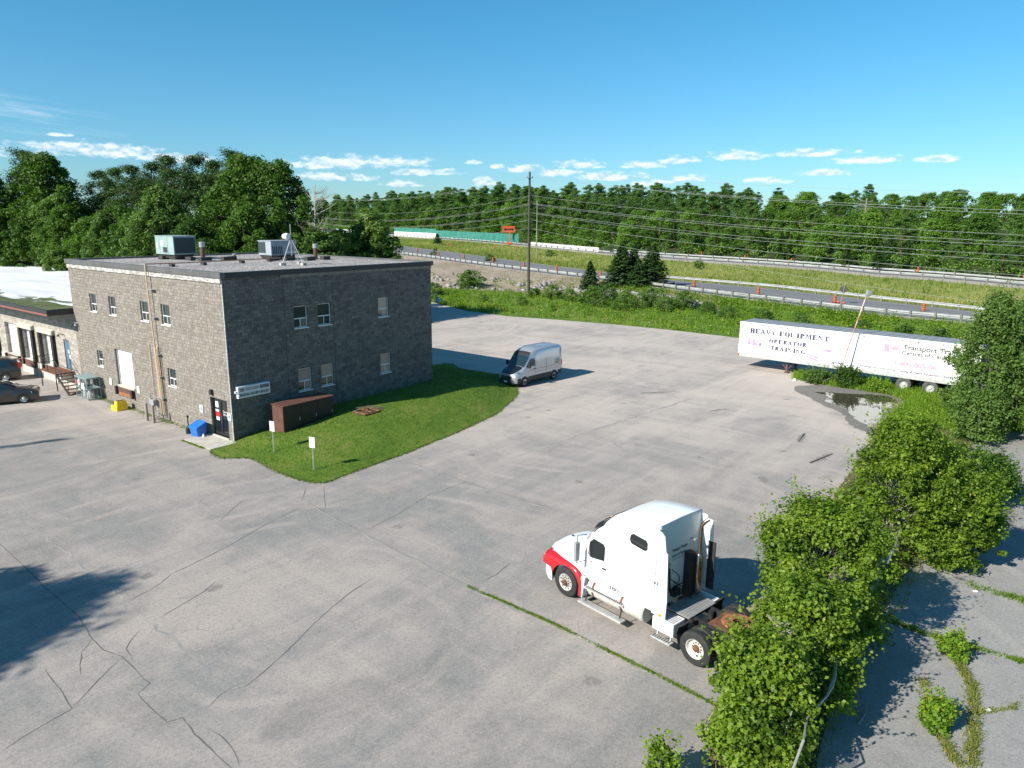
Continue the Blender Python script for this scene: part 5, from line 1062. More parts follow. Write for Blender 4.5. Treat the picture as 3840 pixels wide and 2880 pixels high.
g.tube([(-5.0, 0, .65), (-.8, 0, .62)], .06, 8); g.tube([(-4.9, .25, .7), (-4.9, .25, 1.02)], .1, 10); g.tube([(-4.75, -.25, .62), (-4.75, -.25, 1.0)], .09, 10)
for x in (-5.5, -4.85, -6.15, -6.8): g.lathe([(0, 0), (.13, 0), (.15, .1), (.13, .22), (0, .22)], (x, .60, .56), n=12); g.lathe([(0, 0), (.13, 0), (.15, .1), (.13, .22), (0, .22)], (x, -.60, .56), n=12)
g.tube([(0, -.95, .5), (0, .95, .5)], .07, 8); g.box(-.45, .75, -.36, .36, .55, 1.15); g.build('axle', 'black_frame', truck)
# tanks, steps, boxes both sides
for s in (1, -1):
    tk = MB().lathe([(0, 0), (.30, 0), (.335, .03), (.335, 2.27), (.30, 2.30), (0, 2.30)], (-3.25, s * .86, .70), 'x', 32).build('fuel_tank', 'tank_metal', truck, smooth=35)
    for x in (-1.22, -2.40):
        MB().lathe([(.338, -.04), (.345, -.04), (.345, .04), (.338, .04)], (x, s * .86, .70), 'x', 32).build('strap', 'rust', tk, smooth=35)
    ya, yb = sorted((s * 1.12, s * 1.30)); g = MB(); g.box(-2.55, -.92, ya, yb, .74, .79); st_ = g.build('step', 'aluminium', truck)
    g = MB(); [g.box(x, x + .035, ya + .03, yb - .03, .791, .80) for x in np.arange(-2.5, -.98, .08)]; g.build('tread', 'text_black', st_)
    ya, yb = sorted((s * 1.18, s * 1.44)); g = MB(); g.box(-2.62, -.80, ya, yb, .24, .29); st_ = g.build('step', 'aluminium', truck)
    g = MB(); [g.box(x, x + .035, ya + .04, yb - .04, .291, .30) for x in np.arange(-2.56, -.86, .08)]; g.build('tread', 'steel_galv', st_)
    g = MB(); [g.bar((x, s * 1.13, .74), (x, s * 1.28, .27), .03) for x in (-1.0, -2.45)]; g.build('step_hanger', 'black_frame', truck)
    ya, yb = sorted((s * .62, s * 1.21)); bx_ = MB().box(-4.42, -3.66, ya, yb, .52, .93).build('battery_box', 'white_panel', truck, bevel=.03)
    g = MB(); [g.box(x, x + .03, ya + .08, yb - .05, .931, .938) for x in np.arange(-4.36, -3.72, .07)]; g.build('tread', 'steel_galv', bx_)
    ya, yb = sorted((s * 1.12, s * 1.34)); g = MB(); g.box(-4.40, -3.72, ya, yb, .30, .34); [g.bar((x, s * 1.14, .34), (x, s * 1.10, .54), .04) for x in (-4.3, -3.82)]; st_ = g.build('step', 'aluminium', truck)
    g = MB(); [g.box(x, x + .03, ya + .03, yb - .03, .341, .349) for x in np.arange(-4.34, -3.78, .08)]; g.build('tread', 'text_black', st_)
    # black quarter fender in front of the drive wheels
    g = MB(); pr = [(-4.56, .42), (-4.50, .8), (-4.58, 1.08), (-4.80, 1.30)] if s < 0 else [(-4.60, .40), (-4.50, .72), (-4.56, .96), (-4.74, 1.10)]
    g.loft([[(x, s * .64, z) for x, z in pr] + [(x - .03, s * .64, z - .01) for x, z in pr[::-1]], [(x, s * 1.20, z) for x, z in pr] + [(x - .03, s * 1.20, z - .01) for x, z in pr[::-1]]], closed=True); g.build('quarter_fender', 'black_rubber', truck)
    MB().box(-7.33, -7.31, min(s * .55, s * 1.2), max(s * .55, s * 1.2), .2, .95).build('mud_flap', 'black_rubber', truck)
MB().box(-3.98, -3.86, 1.206, 1.235, 1.02, 1.09).build('side_marker', 'amber', truck, bevel=.01)
wheel(truck, .02, 1.20, .52, .29, 1, .30, 'aluminium', 'rust'); wheel(truck, .02, -1.20, .52, .29, -1, .30, 'aluminium', 'rust')
mat('wheel_white', (.70, .68, .62), .5, col2=(.45, .36, .28), vs=5, vr=(.5, .75))
for x in (-5.17, -6.47):
    for s in (1, -1):
        wheel(truck, x, s * 1.215, .52, .275, s, .30, 'wheel_white', 'rust', 0, deep=True); wheel(truck, x, s * .90, .52, .275, s, .30, 'wheel_white', 'rust', 0, deep=True)

# ------------------------------------------------------------------ delivery van
VAZ = -138.6; van = thing('delivery_van', 'silver high-roof cargo van with black bonnet, half in the building shadow', 'van', (0.26, 54.78, 0), R(90 - VAZ))
Wv = .97
def vs(x, b, t, w0, wt, belt=None):
    zz = b + (t - b); bl_ = 1.45 if t > 1.7 else b + (t - b) * .75
    return sec(x, [(w0 - .04, b), (w0, b + .12), (w0, (b + bl_) / 2 + .1), (w0 - .02, bl_), (wt + .04, t - .26 if t > 1.7 else t - .14), (wt - .03, t - .08), (wt - .16, t - .01), (0, t + .015)])
MB().loft([vs(1.02, .42, .98, .78, .60), vs(.92, .34, 1.12, .90, .70), vs(.62, .32, 1.24, .95, .78), vs(.12, .32, 1.42, Wv, .82), vs(-.10, .34, 1.62, Wv, .84), vs(-.45, .36, 2.05, Wv, .82), vs(-.80, .38, 2.46, Wv, .80), vs(-1.15, .40, 2.66, Wv, .83), vs(-1.7, .42, 2.76, Wv, .86),
           vs(-3.0, .42, 2.80, Wv, .87), vs(-4.3, .42, 2.79, Wv, .86), vs(-4.62, .45, 2.70, .95, .84), vs(-4.66, .50, 2.60, .93, .80)]).build('body', 'van_silver', van, smooth=42)
def top_v(x): return float(np.interp(-x, [-1.02, -.92, -.62, -.12, .10, .45, .80, 1.15], [.98, 1.12, 1.24, 1.42, 1.62, 2.05, 2.46, 2.66]))
def slab(xs, ws, m, name, par, lift=.02):
    g = MB(); A = [[(x, -w_, top_v(x) + lift - (.06 if w_ > .7 else .03) + .03), (x, -w_ * .6, top_v(x) + lift + .01), (x, 0, top_v(x) + lift + .02), (x, w_ * .6, top_v(x) + lift + .01), (x, w_, top_v(x) + lift - (.06 if w_ > .7 else .03) + .03)] for x, w_ in zip(xs, ws)]
    g.loft(A, caps=False); return g.build(name, m, par, fixn=False, smooth=60)
o = slab([1.0, .9, .62, .12, .02], [.52, .60, .68, .74, .75], 'van_black', 'bonnet', van, .012)
slab([.0, -.10, -.45, -.62], [.80, .82, .80, .79], 'car_glass', 'windscreen', van, .015); slab([-.62, -.80, -.93], [.79, .76, .74], 'black_plastic', 'windscreen_band', van, .015)
for s in (1, -1):
    g = MB(); y0, y1 = sorted((s * (Wv - .01), s * (Wv + .016))); g.box(-3.25, -.42, y0, y1, .40, .74); g.box(-4.60, -4.10, y0, y1, .44, .74); g.box(.42, .80, min(s * .9, s * .965), max(s * .9, s * .965), .36, .72); g.build('cladding', 'cladding', van, bevel=.008)
    wq = [(-.22, 1.50), (-.62, 1.96), (-.80, 2.06), (-1.20, 2.06), (-1.20, 1.48)]
    q = [[(x, s * (.955 - max(0, z - 1.45) * .06 + d), z) for x, z in wq] for d in (-.04, .022)]; dw = MB().loft(q, closed=True).build('window', 'car_glass', van)
    g = MB(); yy = s * (Wv + .003); y0, y1 = sorted((yy - s * .01, yy + s * .002)); g.box(-1.30, -1.285, y0, y1, .76, 1.95); g.box(-4.5, -.5, y0, y1, 1.20, 1.215); g.box(-2.62, -2.605, y0, y1, .76, 1.95); g.box(-4.5, -1.35, y0, y1, .98, .992); g.build('panel_seam', 'black_plastic', van)
    MB().box(-1.22, -1.08, min(s * .965, s * 1.0), max(s * .965, s * 1.0), 1.22, 1.27).build('handle', 'black_plastic', van)
    g = MB(); g.box(-.42, -.28, min(s * 1.04, s * 1.24), max(s * 1.04, s * 1.24), 1.42, 1.78); g.box(-.38, -.32, min(s * .93, s * 1.06), max(s * .93, s * 1.06), 1.46, 1.52); g.build('mirror', 'black_plastic', van, bevel=.02)
    g = MB(); g.hexa([(.80, s * .62, .84), (1.0, s * .56, .84), (.86, s * .86, .84), (.62, s * .93, .86)], [(.74, s * .62, 1.10), (.93, s * .58, 1.02), (.76, s * .86, 1.12), (.52, s * .92, 1.24)]); g.build('headlight', 'chrome', van, bevel=.02)
    for x in (0, -3.62):
        wheel(van, x, s * .992, .365, .24, s, .215, 'grey_meter', 'black_plastic', 0)
        MB().lathe([(.375, s * .60), (.375, s * .990), (.45, s * .990), (.45, s * .60)], (x, 0, .355), 'y', 28, a0=R(-5), a1=R(185)).build('wheel_arch', 'cladding', van, fixn=False)
    MB().box(-4.68, -4.58, min(s * .84, s * .95), max(s * .84, s * .95), 1.0, 1.5).build('tail_light', 'red_lens', van, bevel=.01)
g = MB(); bs = []
for y, xf in ((-.93, .66), (-.80, .98), (-.45, 1.12), (0, 1.15), (.45, 1.12), (.80, .98), (.93, .66)): bs.append([(xf - .35, y, .30), (xf, y, .32), (xf + .02, y, .50), (xf - .03, y, .68), (xf - .35, y, .72)])
g.loft(bs, closed=True); g.build('bumper', 'cladding', van, smooth=40)
g = MB(); g.hexa([(1.02, -.50, .72), (1.06, -.50, .72), (1.06, .50, .72), (1.02, .50, .72)], [(.93, -.56, 1.0), (.985, -.56, 1.0), (.985, .56, 1.0), (.93, .56, 1.0)]); gr_ = g.build('grille', 'black_plastic', van)
g = MB(); g.lathe([(.075, 0), (.09, 0), (.09, .02), (.075, .02)], (1.04, 0, .87), 'x', 20)
for a in (90, 210, 330): g.bar((1.055, 0, .87), (1.055, .082 * cos(R(a)), .87 + .082 * sin(R(a))), .016)
g.build('emblem', 'chrome', gr_)
g = MB(); [g.box(1.035, 1.05, -.46, -.12, z, z + .012) or g.box(1.035, 1.05, .12, .46, z, z + .012) for z in (.78, .85, .92)]; g.build('slat', 'steel_galv', gr_)
pl = MB().box(1.165, 1.175, -.16, .16, .40, .53).build('number_plate', 'sign_white', van)
mat('deco_green', (.20, .38, .14), .5); mat('deco_teal', (.22, .42, .38), .5)
g = MB(); g.box(-4.30, -3.80, .978, .981, 1.30, 1.42); g.build('side_logo', 'deco_green', van); g = MB(); g.box(-4.32, -3.85, .976, .979, 1.52, 1.66); g.build('side_logo', 'deco_teal', van); MB().box(-4.32, -3.78, .977, .980, 1.455, 1.475).build('side_logo', 'red_lens', van)
g = MB(); [g.box(-4.2, -1.6, y - .012, y + .012, 2.795, 2.82) for y in (-.6, -.3, 0, .3, .6)]; g.build('roof_rib', 'van_silver', van)

# ------------------------------------------------------------------ parked cars at the docks
def car(name, label, cat, loc, az, L, W_, prof, wh, wr, m, glass_x, tail=True, lab2=None):
    t = thing(name, label, cat, loc, R(90 - az))
    secs = []
    for x, b, sh, t_, wt in prof: secs.append(sec(x, [(W_ - .05, b), (W_, b + .15), (W_, (b + sh) / 2), (W_ - .03, sh), (wt + (W_ - wt) * .25, sh + (t_ - sh) * .45), (wt, t_ - .05), (wt * .75, t_), (0, t_ + .02)] if t_ - sh > .12 else [(W_ - .05, b), (W_, b + .15), (W_, (b + sh) / 2), (W_ - .03, sh - .08), (W_ * .88, sh), (W_ * .7, sh + .03), (W_ * .4, t_), (0, t_ + .02)]))
    MB().loft(secs).build('body', m, t, smooth=40)
    for s in (1, -1):
        for gx in glass_x:
            q = [[(x, s * (yy + d), z) for x, z, yy in gx] for d in (-.05, .012)]; MB().loft(q, closed=True).build('window', 'car_glass', t)
        for x in wh:
            wheel(t, x, s * (W_ + .02), wr, .23, s, wr * .66, 'aluminium', 'aluminium', 0)
            MB().lathe([(wr + .01, s * .6), (wr + .01, s * (W_ + .018)), (wr + .07, s * (W_ + .018)), (wr + .07, s * .6)], (x, 0, wr), 'y', 24, a0=R(-10), a1=R(190)).build('wheel_arch', 'cladding', t, fixn=False)
        w_ = wheel
    return t
A = R(53)
c1 = car('parked_car', 'dark grey hatchback car with multi-spoke wheels facing the steel stair', 'car', (-33.9, 48.6, 0), 60, 4.5, .91,
         [(.92, .40, .70, .74, .5), (.80, .25, .84, .88, .6), (.3, .20, .96, 1.0, .6), (-.25, .20, 1.04, 1.06, .62), (-.75, .20, 1.06, 1.34, .66), (-1.2, .20, 1.06, 1.50, .66), (-2.0, .20, 1.06, 1.53, .64), (-2.8, .22, 1.06, 1.46, .62), (-3.35, .28, 1.04, 1.15, .6), (-3.55, .45, .95, 1.0, .5)], (0, -2.72), .35, 'car_grey',
         [[(-.52, 1.08, .86), (-1.15, 1.43, .74), (-1.62, 1.46, .72), (-1.62, 1.08, .88)], [(-1.70, 1.08, .88), (-1.70, 1.46, .72), (-2.55, 1.40, .72), (-2.75, 1.08, .87)]])
g = MB(); A_ = [(-.28, 1.075), (-.75, 1.36), (-1.15, 1.50)]; g.loft([[(x, y * (.74 if x > -.5 else .62), z + (.0 if abs(y) == 1 else .02)) for y in (-1, -.5, 0, .5, 1)] for x, z in A_], caps=False); g.build('windscreen', 'car_glass', c1, fixn=False)
MB().hexa([(.70, .55, .66), (.88, .5, .66), (.72, .86, .66), (.5, .9, .66)], [(.66, .55, .78), (.84, .5, .76), (.66, .86, .80), (.45, .89, .82)]).build('headlight', 'chrome', c1); MB().hexa([(.70, -.55, .66), (.88, -.5, .66), (.72, -.86, .66), (.5, -.9, .66)], [(.66, -.55, .78), (.84, -.5, .76), (.66, -.86, .80), (.45, -.89, .82)]).build('headlight', 'chrome', c1)
c2 = car('parked_minivan', 'brown-grey minivan at the frame edge with red tail lights toward the docks', 'car', (-42.4, 53.9, 0), 240, 5, .97,
         [(.9, .42, .75, .8, .5), (.7, .25, .95, 1.0, .6), (.1, .22, 1.08, 1.12, .7), (-.3, .22, 1.10, 1.30, .72), (-.9, .22, 1.10, 1.68, .76), (-2, .22, 1.10, 1.76, .76), (-3.3, .24, 1.10, 1.74, .74), (-3.85, .30, 1.10, 1.55, .72), (-4.05, .40, 1.05, 1.15, .7)], (0, -3.0), .34, 'car_brown',
         [[(-.75, 1.12, .95), (-1.1, 1.62, .80), (-2.0, 1.66, .80), (-2.0, 1.12, .95)], [(-2.08, 1.12, .95), (-2.08, 1.66, .80), (-3.3, 1.62, .80), (-3.5, 1.12, .93)]])
for s in (1, -1): MB().box(-4.06, -3.90, min(s * .78, s * .96), max(s * .78, s * .96), .92, 1.42).build('tail_light', 'red_lens', c2, bevel=.02)

# ------------------------------------------------------------------ white box trailer
TRAZ = -47.11; TO = (19.963, 62.695)
tr = thing('box_trailer', 'long white semi trailer with black lettering standing by the puddle', 'trailer', (TO[0], TO[1], 0), R(90 - TRAZ))
TL, TW, ZB, ZT = 18.2, 2.75, 1.02, 4.02      # x forward, near side is y=0, body spans y<0
MB().box(-TL, 0, -TW, 0, ZB + .16, ZT).build('body', 'white_panel', tr, bevel=.02)
g = MB(); g.box(-TL - .01, .01, -TW - .01, .012, ZT - .10, ZT + .03); g.build('top_rail', 'white_metal', tr, bevel=.01)
MB().box(-TL + .02, -.02, -TW + .03, -.03, ZT + .031, ZT + .045).build('roof_skin', 'galv_roof', tr)
g = MB(); [g.box(-x - .02, -x + .02, -TW + .04, -.04, ZT + .046, ZT + .058) for x in np.arange(.6, TL, .62)]; g.build('roof_bow', 'galv_roof', tr)
MB().box(-TL - .015, .015, -.01, .028, ZB, ZB + .26).build('bottom_rail', 'aluminium', tr); MB().box(-TL - .015, .015, -TW - .028, -TW + .01, ZB, ZB + .26).build('bottom_rail', 'aluminium', tr)
g = MB(); [g.box(-x - .09, -x + .09, .013, .018, ZB + .28, ZB + .33) for x in np.arange(.9, TL, .95)]; g.build('reflector', 'text_maroon', tr)
g = MB(); [g.box(-x - .05, -x + .05, .0125, .0145, ZT - .15 - .03 * ((int(x * 7)) % 3), ZT - .11) for x in np.arange(.35, TL, .55)]; g.build('rust_stain', 'rust_light', tr)
g = MB(); [g.box(-x - .004, -x + .004, .0005, .003, ZB + .27, ZT - .1) for x in np.arange(1.22, TL, 1.22)]; g.build('panel_seam', 'seam_pale', tr) if 'seam_pale' in MATS else g.build('panel_seam', mat('seam_pale', (.66, .66, .65), .5), tr)
MB().box(-.12, .02, -.06, .03, ZB - .02, ZB + .25).build('corner_rust', 'rust_light', tr)
def TS(x, z): return (x, .008, z)
XD, YD = (-1, 0, 0), (0, 0, 1)
# stencilled serif letters, 6 units wide and 7 high, thick strokes with gaps
def glyph(ch):
    T = 2.35
    def rc(x0, x1, y0, y1): return [(x0, y0), (x1, y0), (x1, y1), (x0, y1)]
    def stem(x): return [rc(x, x + T, 0, 7), rc(x - .45, x + T + .35, 0, .8), rc(x - .45, x + T + .35, 6.2, 7)]
    def thin(x, y0=0, y1=7): return [rc(x, x + .9, y0, y1)]
    def cres(cx, cy, rx_, ry, side, t=T, a=78):
        A = [cx + side * rx_ * cos(R(k)) for k in range(-a, a + 1, 12)]; B = [cy + ry * sin(R(k)) for k in range(-a, a + 1, 12)]
        A2 = [cx + side * (rx_ - t) * cos(R(k)) for k in range(-a, a + 1, 12)]; B2 = [cy + ry * .93 * sin(R(k)) for k in range(-a, a + 1, 12)]
        return [[(A[i], B[i]), (A[i + 1], B[i + 1]), (A2[i + 1], B2[i + 1]), (A2[i], B2[i])] for i in range(len(A) - 1)]
    if ch == 'H': return stem(.4) + stem(3.7) + [rc(2.6, 3.85, 2.9, 4.1)]
    if ch == 'E': return stem(.4) + [rc(2.95, 5.6, 0, 1.1), rc(2.95, 5.6, 5.9, 7), rc(4.8, 5.6, 0, 2.1), rc(4.8, 5.6, 4.9, 7), rc(2.95, 4.4, 3.0, 4.0)]
    if ch == 'A': return [[(2.3, 7), (3.7, 7), (6, 0), (3.9, 0)], [(1.9, 6.4), (2.6, 5.2), (1.3, 0), (.2, 0)], rc(-.1, 1.6, 0, .8), rc(1.4, 3.4, 1.7, 2.6)]
    if ch == 'V': return [[(0, 7), (2.1, 7), (3.8, 0), (2.5, 0)], [(4.7, 7), (5.8, 7), (4.3, .7), (3.6, 1.9)], rc(4.3, 6.3, 6.2, 7)]
    if ch == 'Y': return [[(0, 7), (2.1, 7), (3.6, 3.4), (2.3, 3.2)], [(5.1, 7), (5.8, 7), (4.2, 3.6), (3.85, 4.1)], rc(2.2, 4.1, 0, 3.1), rc(1.8, 4.5, 0, .5), rc(4.5, 6.2, 6.5, 7)]
    if ch in 'OQ': return cres(2.8, 3.5, 3.0, 3.55, -1) + cres(3.3, 3.5, 3.0, 3.55, 1) + ([[(2.9, 1.6), (3.6, 1.9), (5.6, -1.0), (4.2, -.9)]] if ch == 'Q' else [])
    if ch == 'U': return [rc(.3, 2.2, 1.2, 7), rc(-.1, 2.6, 6.5, 7), rc(4.8, 5.35, 1.5, 7), rc(4.2, 6, 6.5, 7)] + [[(.3, 1.2), (2.2, 1.2), (2.9, .5), (2.6, -.1), (1.2, .1)], [(3.2, -.1), (3.3, .5), (4.8, 1.5), (5.35, 1.5), (4.6, .2)]]
    if ch == 'I': return stem(1.2)
    if ch == 'P': return stem(.4) + cres(2.7, 5.1, 2.9, 1.95, 1)
    if ch == 'R': return stem(.4) + cres(2.7, 5.2, 2.8, 1.85, 1) + [[(2.7, 3.2), (4.3, 3.3), (6.1, 0), (4.1, 0)]]
    if ch == 'M': return thin(.3) + [rc(-.1, 1.2, 0, .5), [(.9, 7), (2.6, 7), (3.9, 1.0), (3.1, .2)], rc(5.0, 6.9, 0, 7), [(4.95, 7), (4.2, 7), (3.6, 4.2), (4.1, 3)], rc(4.6, 7.3, 0, .5)]
    if ch == 'N': return thin(.3) + [rc(-.1, 1.3, 0, .5), [(0, 7), (2.0, 7), (5.6, .2), (4.6, 0)], rc(5.2, 5.75, 1.2, 7), rc(4.7, 6.2, 6.5, 7)]
    if ch == 'T': return [rc(2.0, 3.9, 0, 7), rc(1.5, 4.4, 0, .5), rc(0, 1.9, 5.9, 7), rc(4.1, 6, 5.9, 7), rc(0, .9, 4.9, 7), rc(5.1, 6, 4.9, 7)]
    if ch == 'G': return cres(2.8, 3.5, 3.0, 3.55, -1) + [rc(3.6, 5.5, 0, 3.1), rc(3.2, 6, 2.8, 3.3), [(3.2, 7), (5.5, 5.9), (5.5, 5.2), (3.2, 6.4)]]
    return []
def stencil(txt, x0, x1, z0, z1, h, par=tr, m='text_navy'):
    """line from (x0,z0) to (x1,z1) baseline"""
    adv = {' ': 3.4, 'I': 4.8, 'M': 8.0, 'N': 7.0}; tot = sum(adv.get(c, 7.0) for c in txt); L = abs(x1 - x0); sx = L / tot; sz = h / 7; g = MB(); u = 0
    for c in txt:
        for poly in glyph(c):
            vs_ = [(x0 - (u + px) * sx, .012, z0 + (z1 - z0) * ((u + px) * sx) / L + py * sz) for px, py in poly]; g.add(vs_, [tuple(range(len(vs_)))])
        u += adv.get(c, 7.0)
    return g.build('lettering', m, par, fixn=False)
stencil('HEAVY EQUIPMENT', -.95, -7.72, 3.14, 3.13, .42); stencil('OPERATOR', -2.72, -5.95, 2.47, 2.47, .35); stencil('TRAINING', -2.86, -5.90, 1.88, 1.86, .35)
lettering('Transport Training', .52, 'text_black', tr, TS(-13.10, 3.22), XD, YD, width=4.3, bold=.008, lift=.006); lettering('Centres of Canada', .42, 'text_black', tr, TS(-13.08, 2.82), XD, YD, width=3.35, bold=.006, lift=.006)
lettering('DRIVER SAFETY AND TRADE SKILLS', .26, 'text_grey', tr, TS(-11.52, 2.56), XD, YD, width=4.3, lift=.006); lettering('1-800-805-06', .52, 'text_pink', tr, TS(-12.66, 1.94), XD, YD, width=2.85, bold=.02, lift=.006)
lettering("Canada's", .26, 'text_navy', tr, TS(-7.94, 1.46), XD, YD, width=.9, bold=.004, lift=.006, shear=.2); lettering('LARGEST', .38, 'text_grey', tr, TS(-8.95, 1.46), XD, YD, width=1.2, lift=.006, shear=.2)
lettering('Provider of Truck Driver Training & Heavy Equipment Operator Training', .27, 'text_navy', tr, TS(-10.20, 1.47), XD, YD, width=7.6, bold=.004, lift=.006, shear=.2)
MB().box(-10.15, -8.95, .010, .014, 1.41, 1.43).build('underline', 'text_grey', tr)
g = MB(); g.box(-12.17, -11.80, .010, .014, 2.88, 3.50); g.box(-11.73, -11.66, .010, .014, 2.88, 3.50); g.box(-11.60, -11.55, .010, .014, 2.88, 3.50); g.build('logo_bars', 'text_pink', tr)
leaf = [(0, 1), (.18, .66), (.42, .76), (.32, .32), (.54, .50), (.62, .36), (.94, .42), (.80, .12), (.96, .02), (.5, -.30), (.58, -.50), (.06, -.42), (.05, -.95)]
lf_ = leaf + [(-x, y) for x, y in leaf[::-1]]; g = MB()
cx, cz, k_ = -12.58, 3.18, .30; pts = [(cx - x * k_, .012, cz + y * k_) for x, y in lf_]; n_ = len(pts); g.add([(cx, .012, cz)] + pts, [(0, i + 1, (i + 1) % n_ + 1) for i in range(n_)]); g.build('maple_leaf', 'text_pink', tr, fixn=False)
# faded pictures of machines
def pic(polys, m, name='picture'):
    g = MB()
    for p in polys: g.add([(x, .010 + .001 * (i_ % 3), z) for i_, (x, z) in enumerate(p) for _ in (0,)], [tuple(range(len(p)))])
    return g.build(name, m, tr, fixn=False)
def circ(cx, cz, r, n=14): return [(cx + r * cos(2 * pi * k / n), cz + r * sin(2 * pi * k / n)) for k in range(n)]
def P0(L): return [[(a, c) for a, c in p] for p in L]
g = MB()
def flat(polys, m, y, name='picture'):
    g = MB()
    for p in polys: g.add([(x, y, z) for x, z in p], [tuple(range(len(p)))])
    return g.build(name, m, tr, fixn=False)
flat([[(-.80, 2.05), (-1.70, 2.0), (-1.70, 2.25), (-1.55, 2.30), (-1.50, 2.62), (-1.0, 2.70), (-.85, 2.65)]], 'graphic_purple', .010)
flat([[(-.68, 1.70), (-1.70, 1.58), (-1.74, 1.80), (-1.65, 1.92), (-.66, 1.98)], [(-.62, 1.90), (-1.7, 1.95), (-1.6, 2.1), (-.72, 2.12)], [(-1.9, 1.86), (-2.6, 1.84), (-2.6, 2.0), (-1.9, 2.02)]], 'graphic_pale', .012)
flat([[(-.70, 1.86), (-1.5, 1.80), (-1.5, 1.84), (-.70, 1.91)], [(-1.05, 2.2), (-1.3, 2.2), (-1.3, 2.6), (-1.05, 2.62)]], 'graphic_pink', .014); flat([[(-1.86, 2.10), (-2.0, 2.09), (-2.0, 2.36), (-1.86, 2.37)]], 'text_navy', .012)
flat([[(-5.90, 1.70), (-6.86, 1.40), (-6.96, 1.78), (-6.02, 2.0)]], 'graphic_purple', .010); flat([[(-5.98, 1.80), (-6.90, 1.55), (-6.92, 1.62), (-5.98, 1.87)]], 'graphic_pale', .012)
flat([[(-6.4, 1.98), (-6.9, 2.0), (-7.6, 2.3), (-7.6, 2.42), (-7.2, 2.42), (-6.8, 2.28), (-6.4, 2.18)], circ(-7.95, 2.02, .18), circ(-7.36, 1.86, .20)], 'graphic_pink', .012); flat([circ(-7.36, 1.86, .10), circ(-7.95, 2.02, .09)], 'graphic_pale', .014)
flat([[(-7.05, 2.42), (-7.12, 2.42), (-7.22, 2.92), (-7.15, 2.92)], [(-7.15, 2.86), (-7.85, 2.90), (-7.85, 2.95), (-7.15, 2.92)], [(-7.78, 2.3), (-7.84, 2.3), (-7.88, 2.9), (-7.82, 2.9)], [(-7.3, 2.3), (-7.8, 2.3), (-7.8, 2.5), (-7.3, 2.5)]], 'graphic_purple', .0125)
flat([[(-8.9, 2.1), (-9.1, 2.05), (-9.1, 2.35), (-9.0, 2.3)]], 'graphic_purple', .0125)
# landing gear, wheels, lamps
g = MB()
for y in (-.45, -TW + .45):
    g.box(-4.34, -4.18, y - .08, y + .08, .10, ZB + .1); g.bar((-4.26, y, .30), (-3.55, y, ZB + .02), .07); g.bar((-4.26, y, .30), (-4.97, y, ZB + .02), .07)
    g.box(-4.42, -4.10, y - .15, y + .15, -.02, .10)
g.bar((-4.26, -.45, .35), (-4.26, -TW + .45, .95), .05); g.bar((-4.26, -.45, .95), (-4.26, -TW + .45, .35), .05); g.build('landing_gear', 'brown_metal', tr)
g = MB(); [g.box(-x - .05, -x + .05, -TW + .05, -.05, ZB, ZB + .14) for x in np.arange(.5, TL, .7)]; g.build('crossmember', 'black_frame', tr)
g = MB()
for x in (-13.42, -15.24): g.tube([(x, -.35, .52), (x, -TW + .35, .52)], .09, 10)
g.box(-16.3, -12.5, -.95, -.80, .75, ZB); g.box(-16.3, -12.5, -TW + .80, -TW + .95, .75, ZB); g.build('bogie', 'black_frame', tr)
mat('tyre_dusty', (.10, .098, .09), .9, col2=(.06, .058, .055), vs=3)
for x in (-13.42, -15.24):
    for s, y in ((1, -.02), (-1, -TW + .02)):
        wheel(tr, x, y, .54, .27, s, .31, 'steel_galv', 'wheel_white', 0, deep=True, tyre='tyre_dusty'); wheel(tr, x, y - s * .32, .54, .27, s, .31, 'wheel_white', 'rust', 0, deep=True, tyre='tyre_dusty')
MB().box(-9.05, -8.75, -.02, .03, ZB - .14, ZB - .01).build('marker_lamp', 'rust_light', tr)
g = MB(); g.box(-TL - .06, -TL, -TW + .1, -.1, .55, .68); g.bar((-TL + .1, -.5, .6), (-TL + .1, -.5, ZB), .08); g.bar((-TL + .1, -TW + .5, .6), (-TL + .1, -TW + .5, ZB), .08); g.build('rear_guard', 'steel_galv', tr)
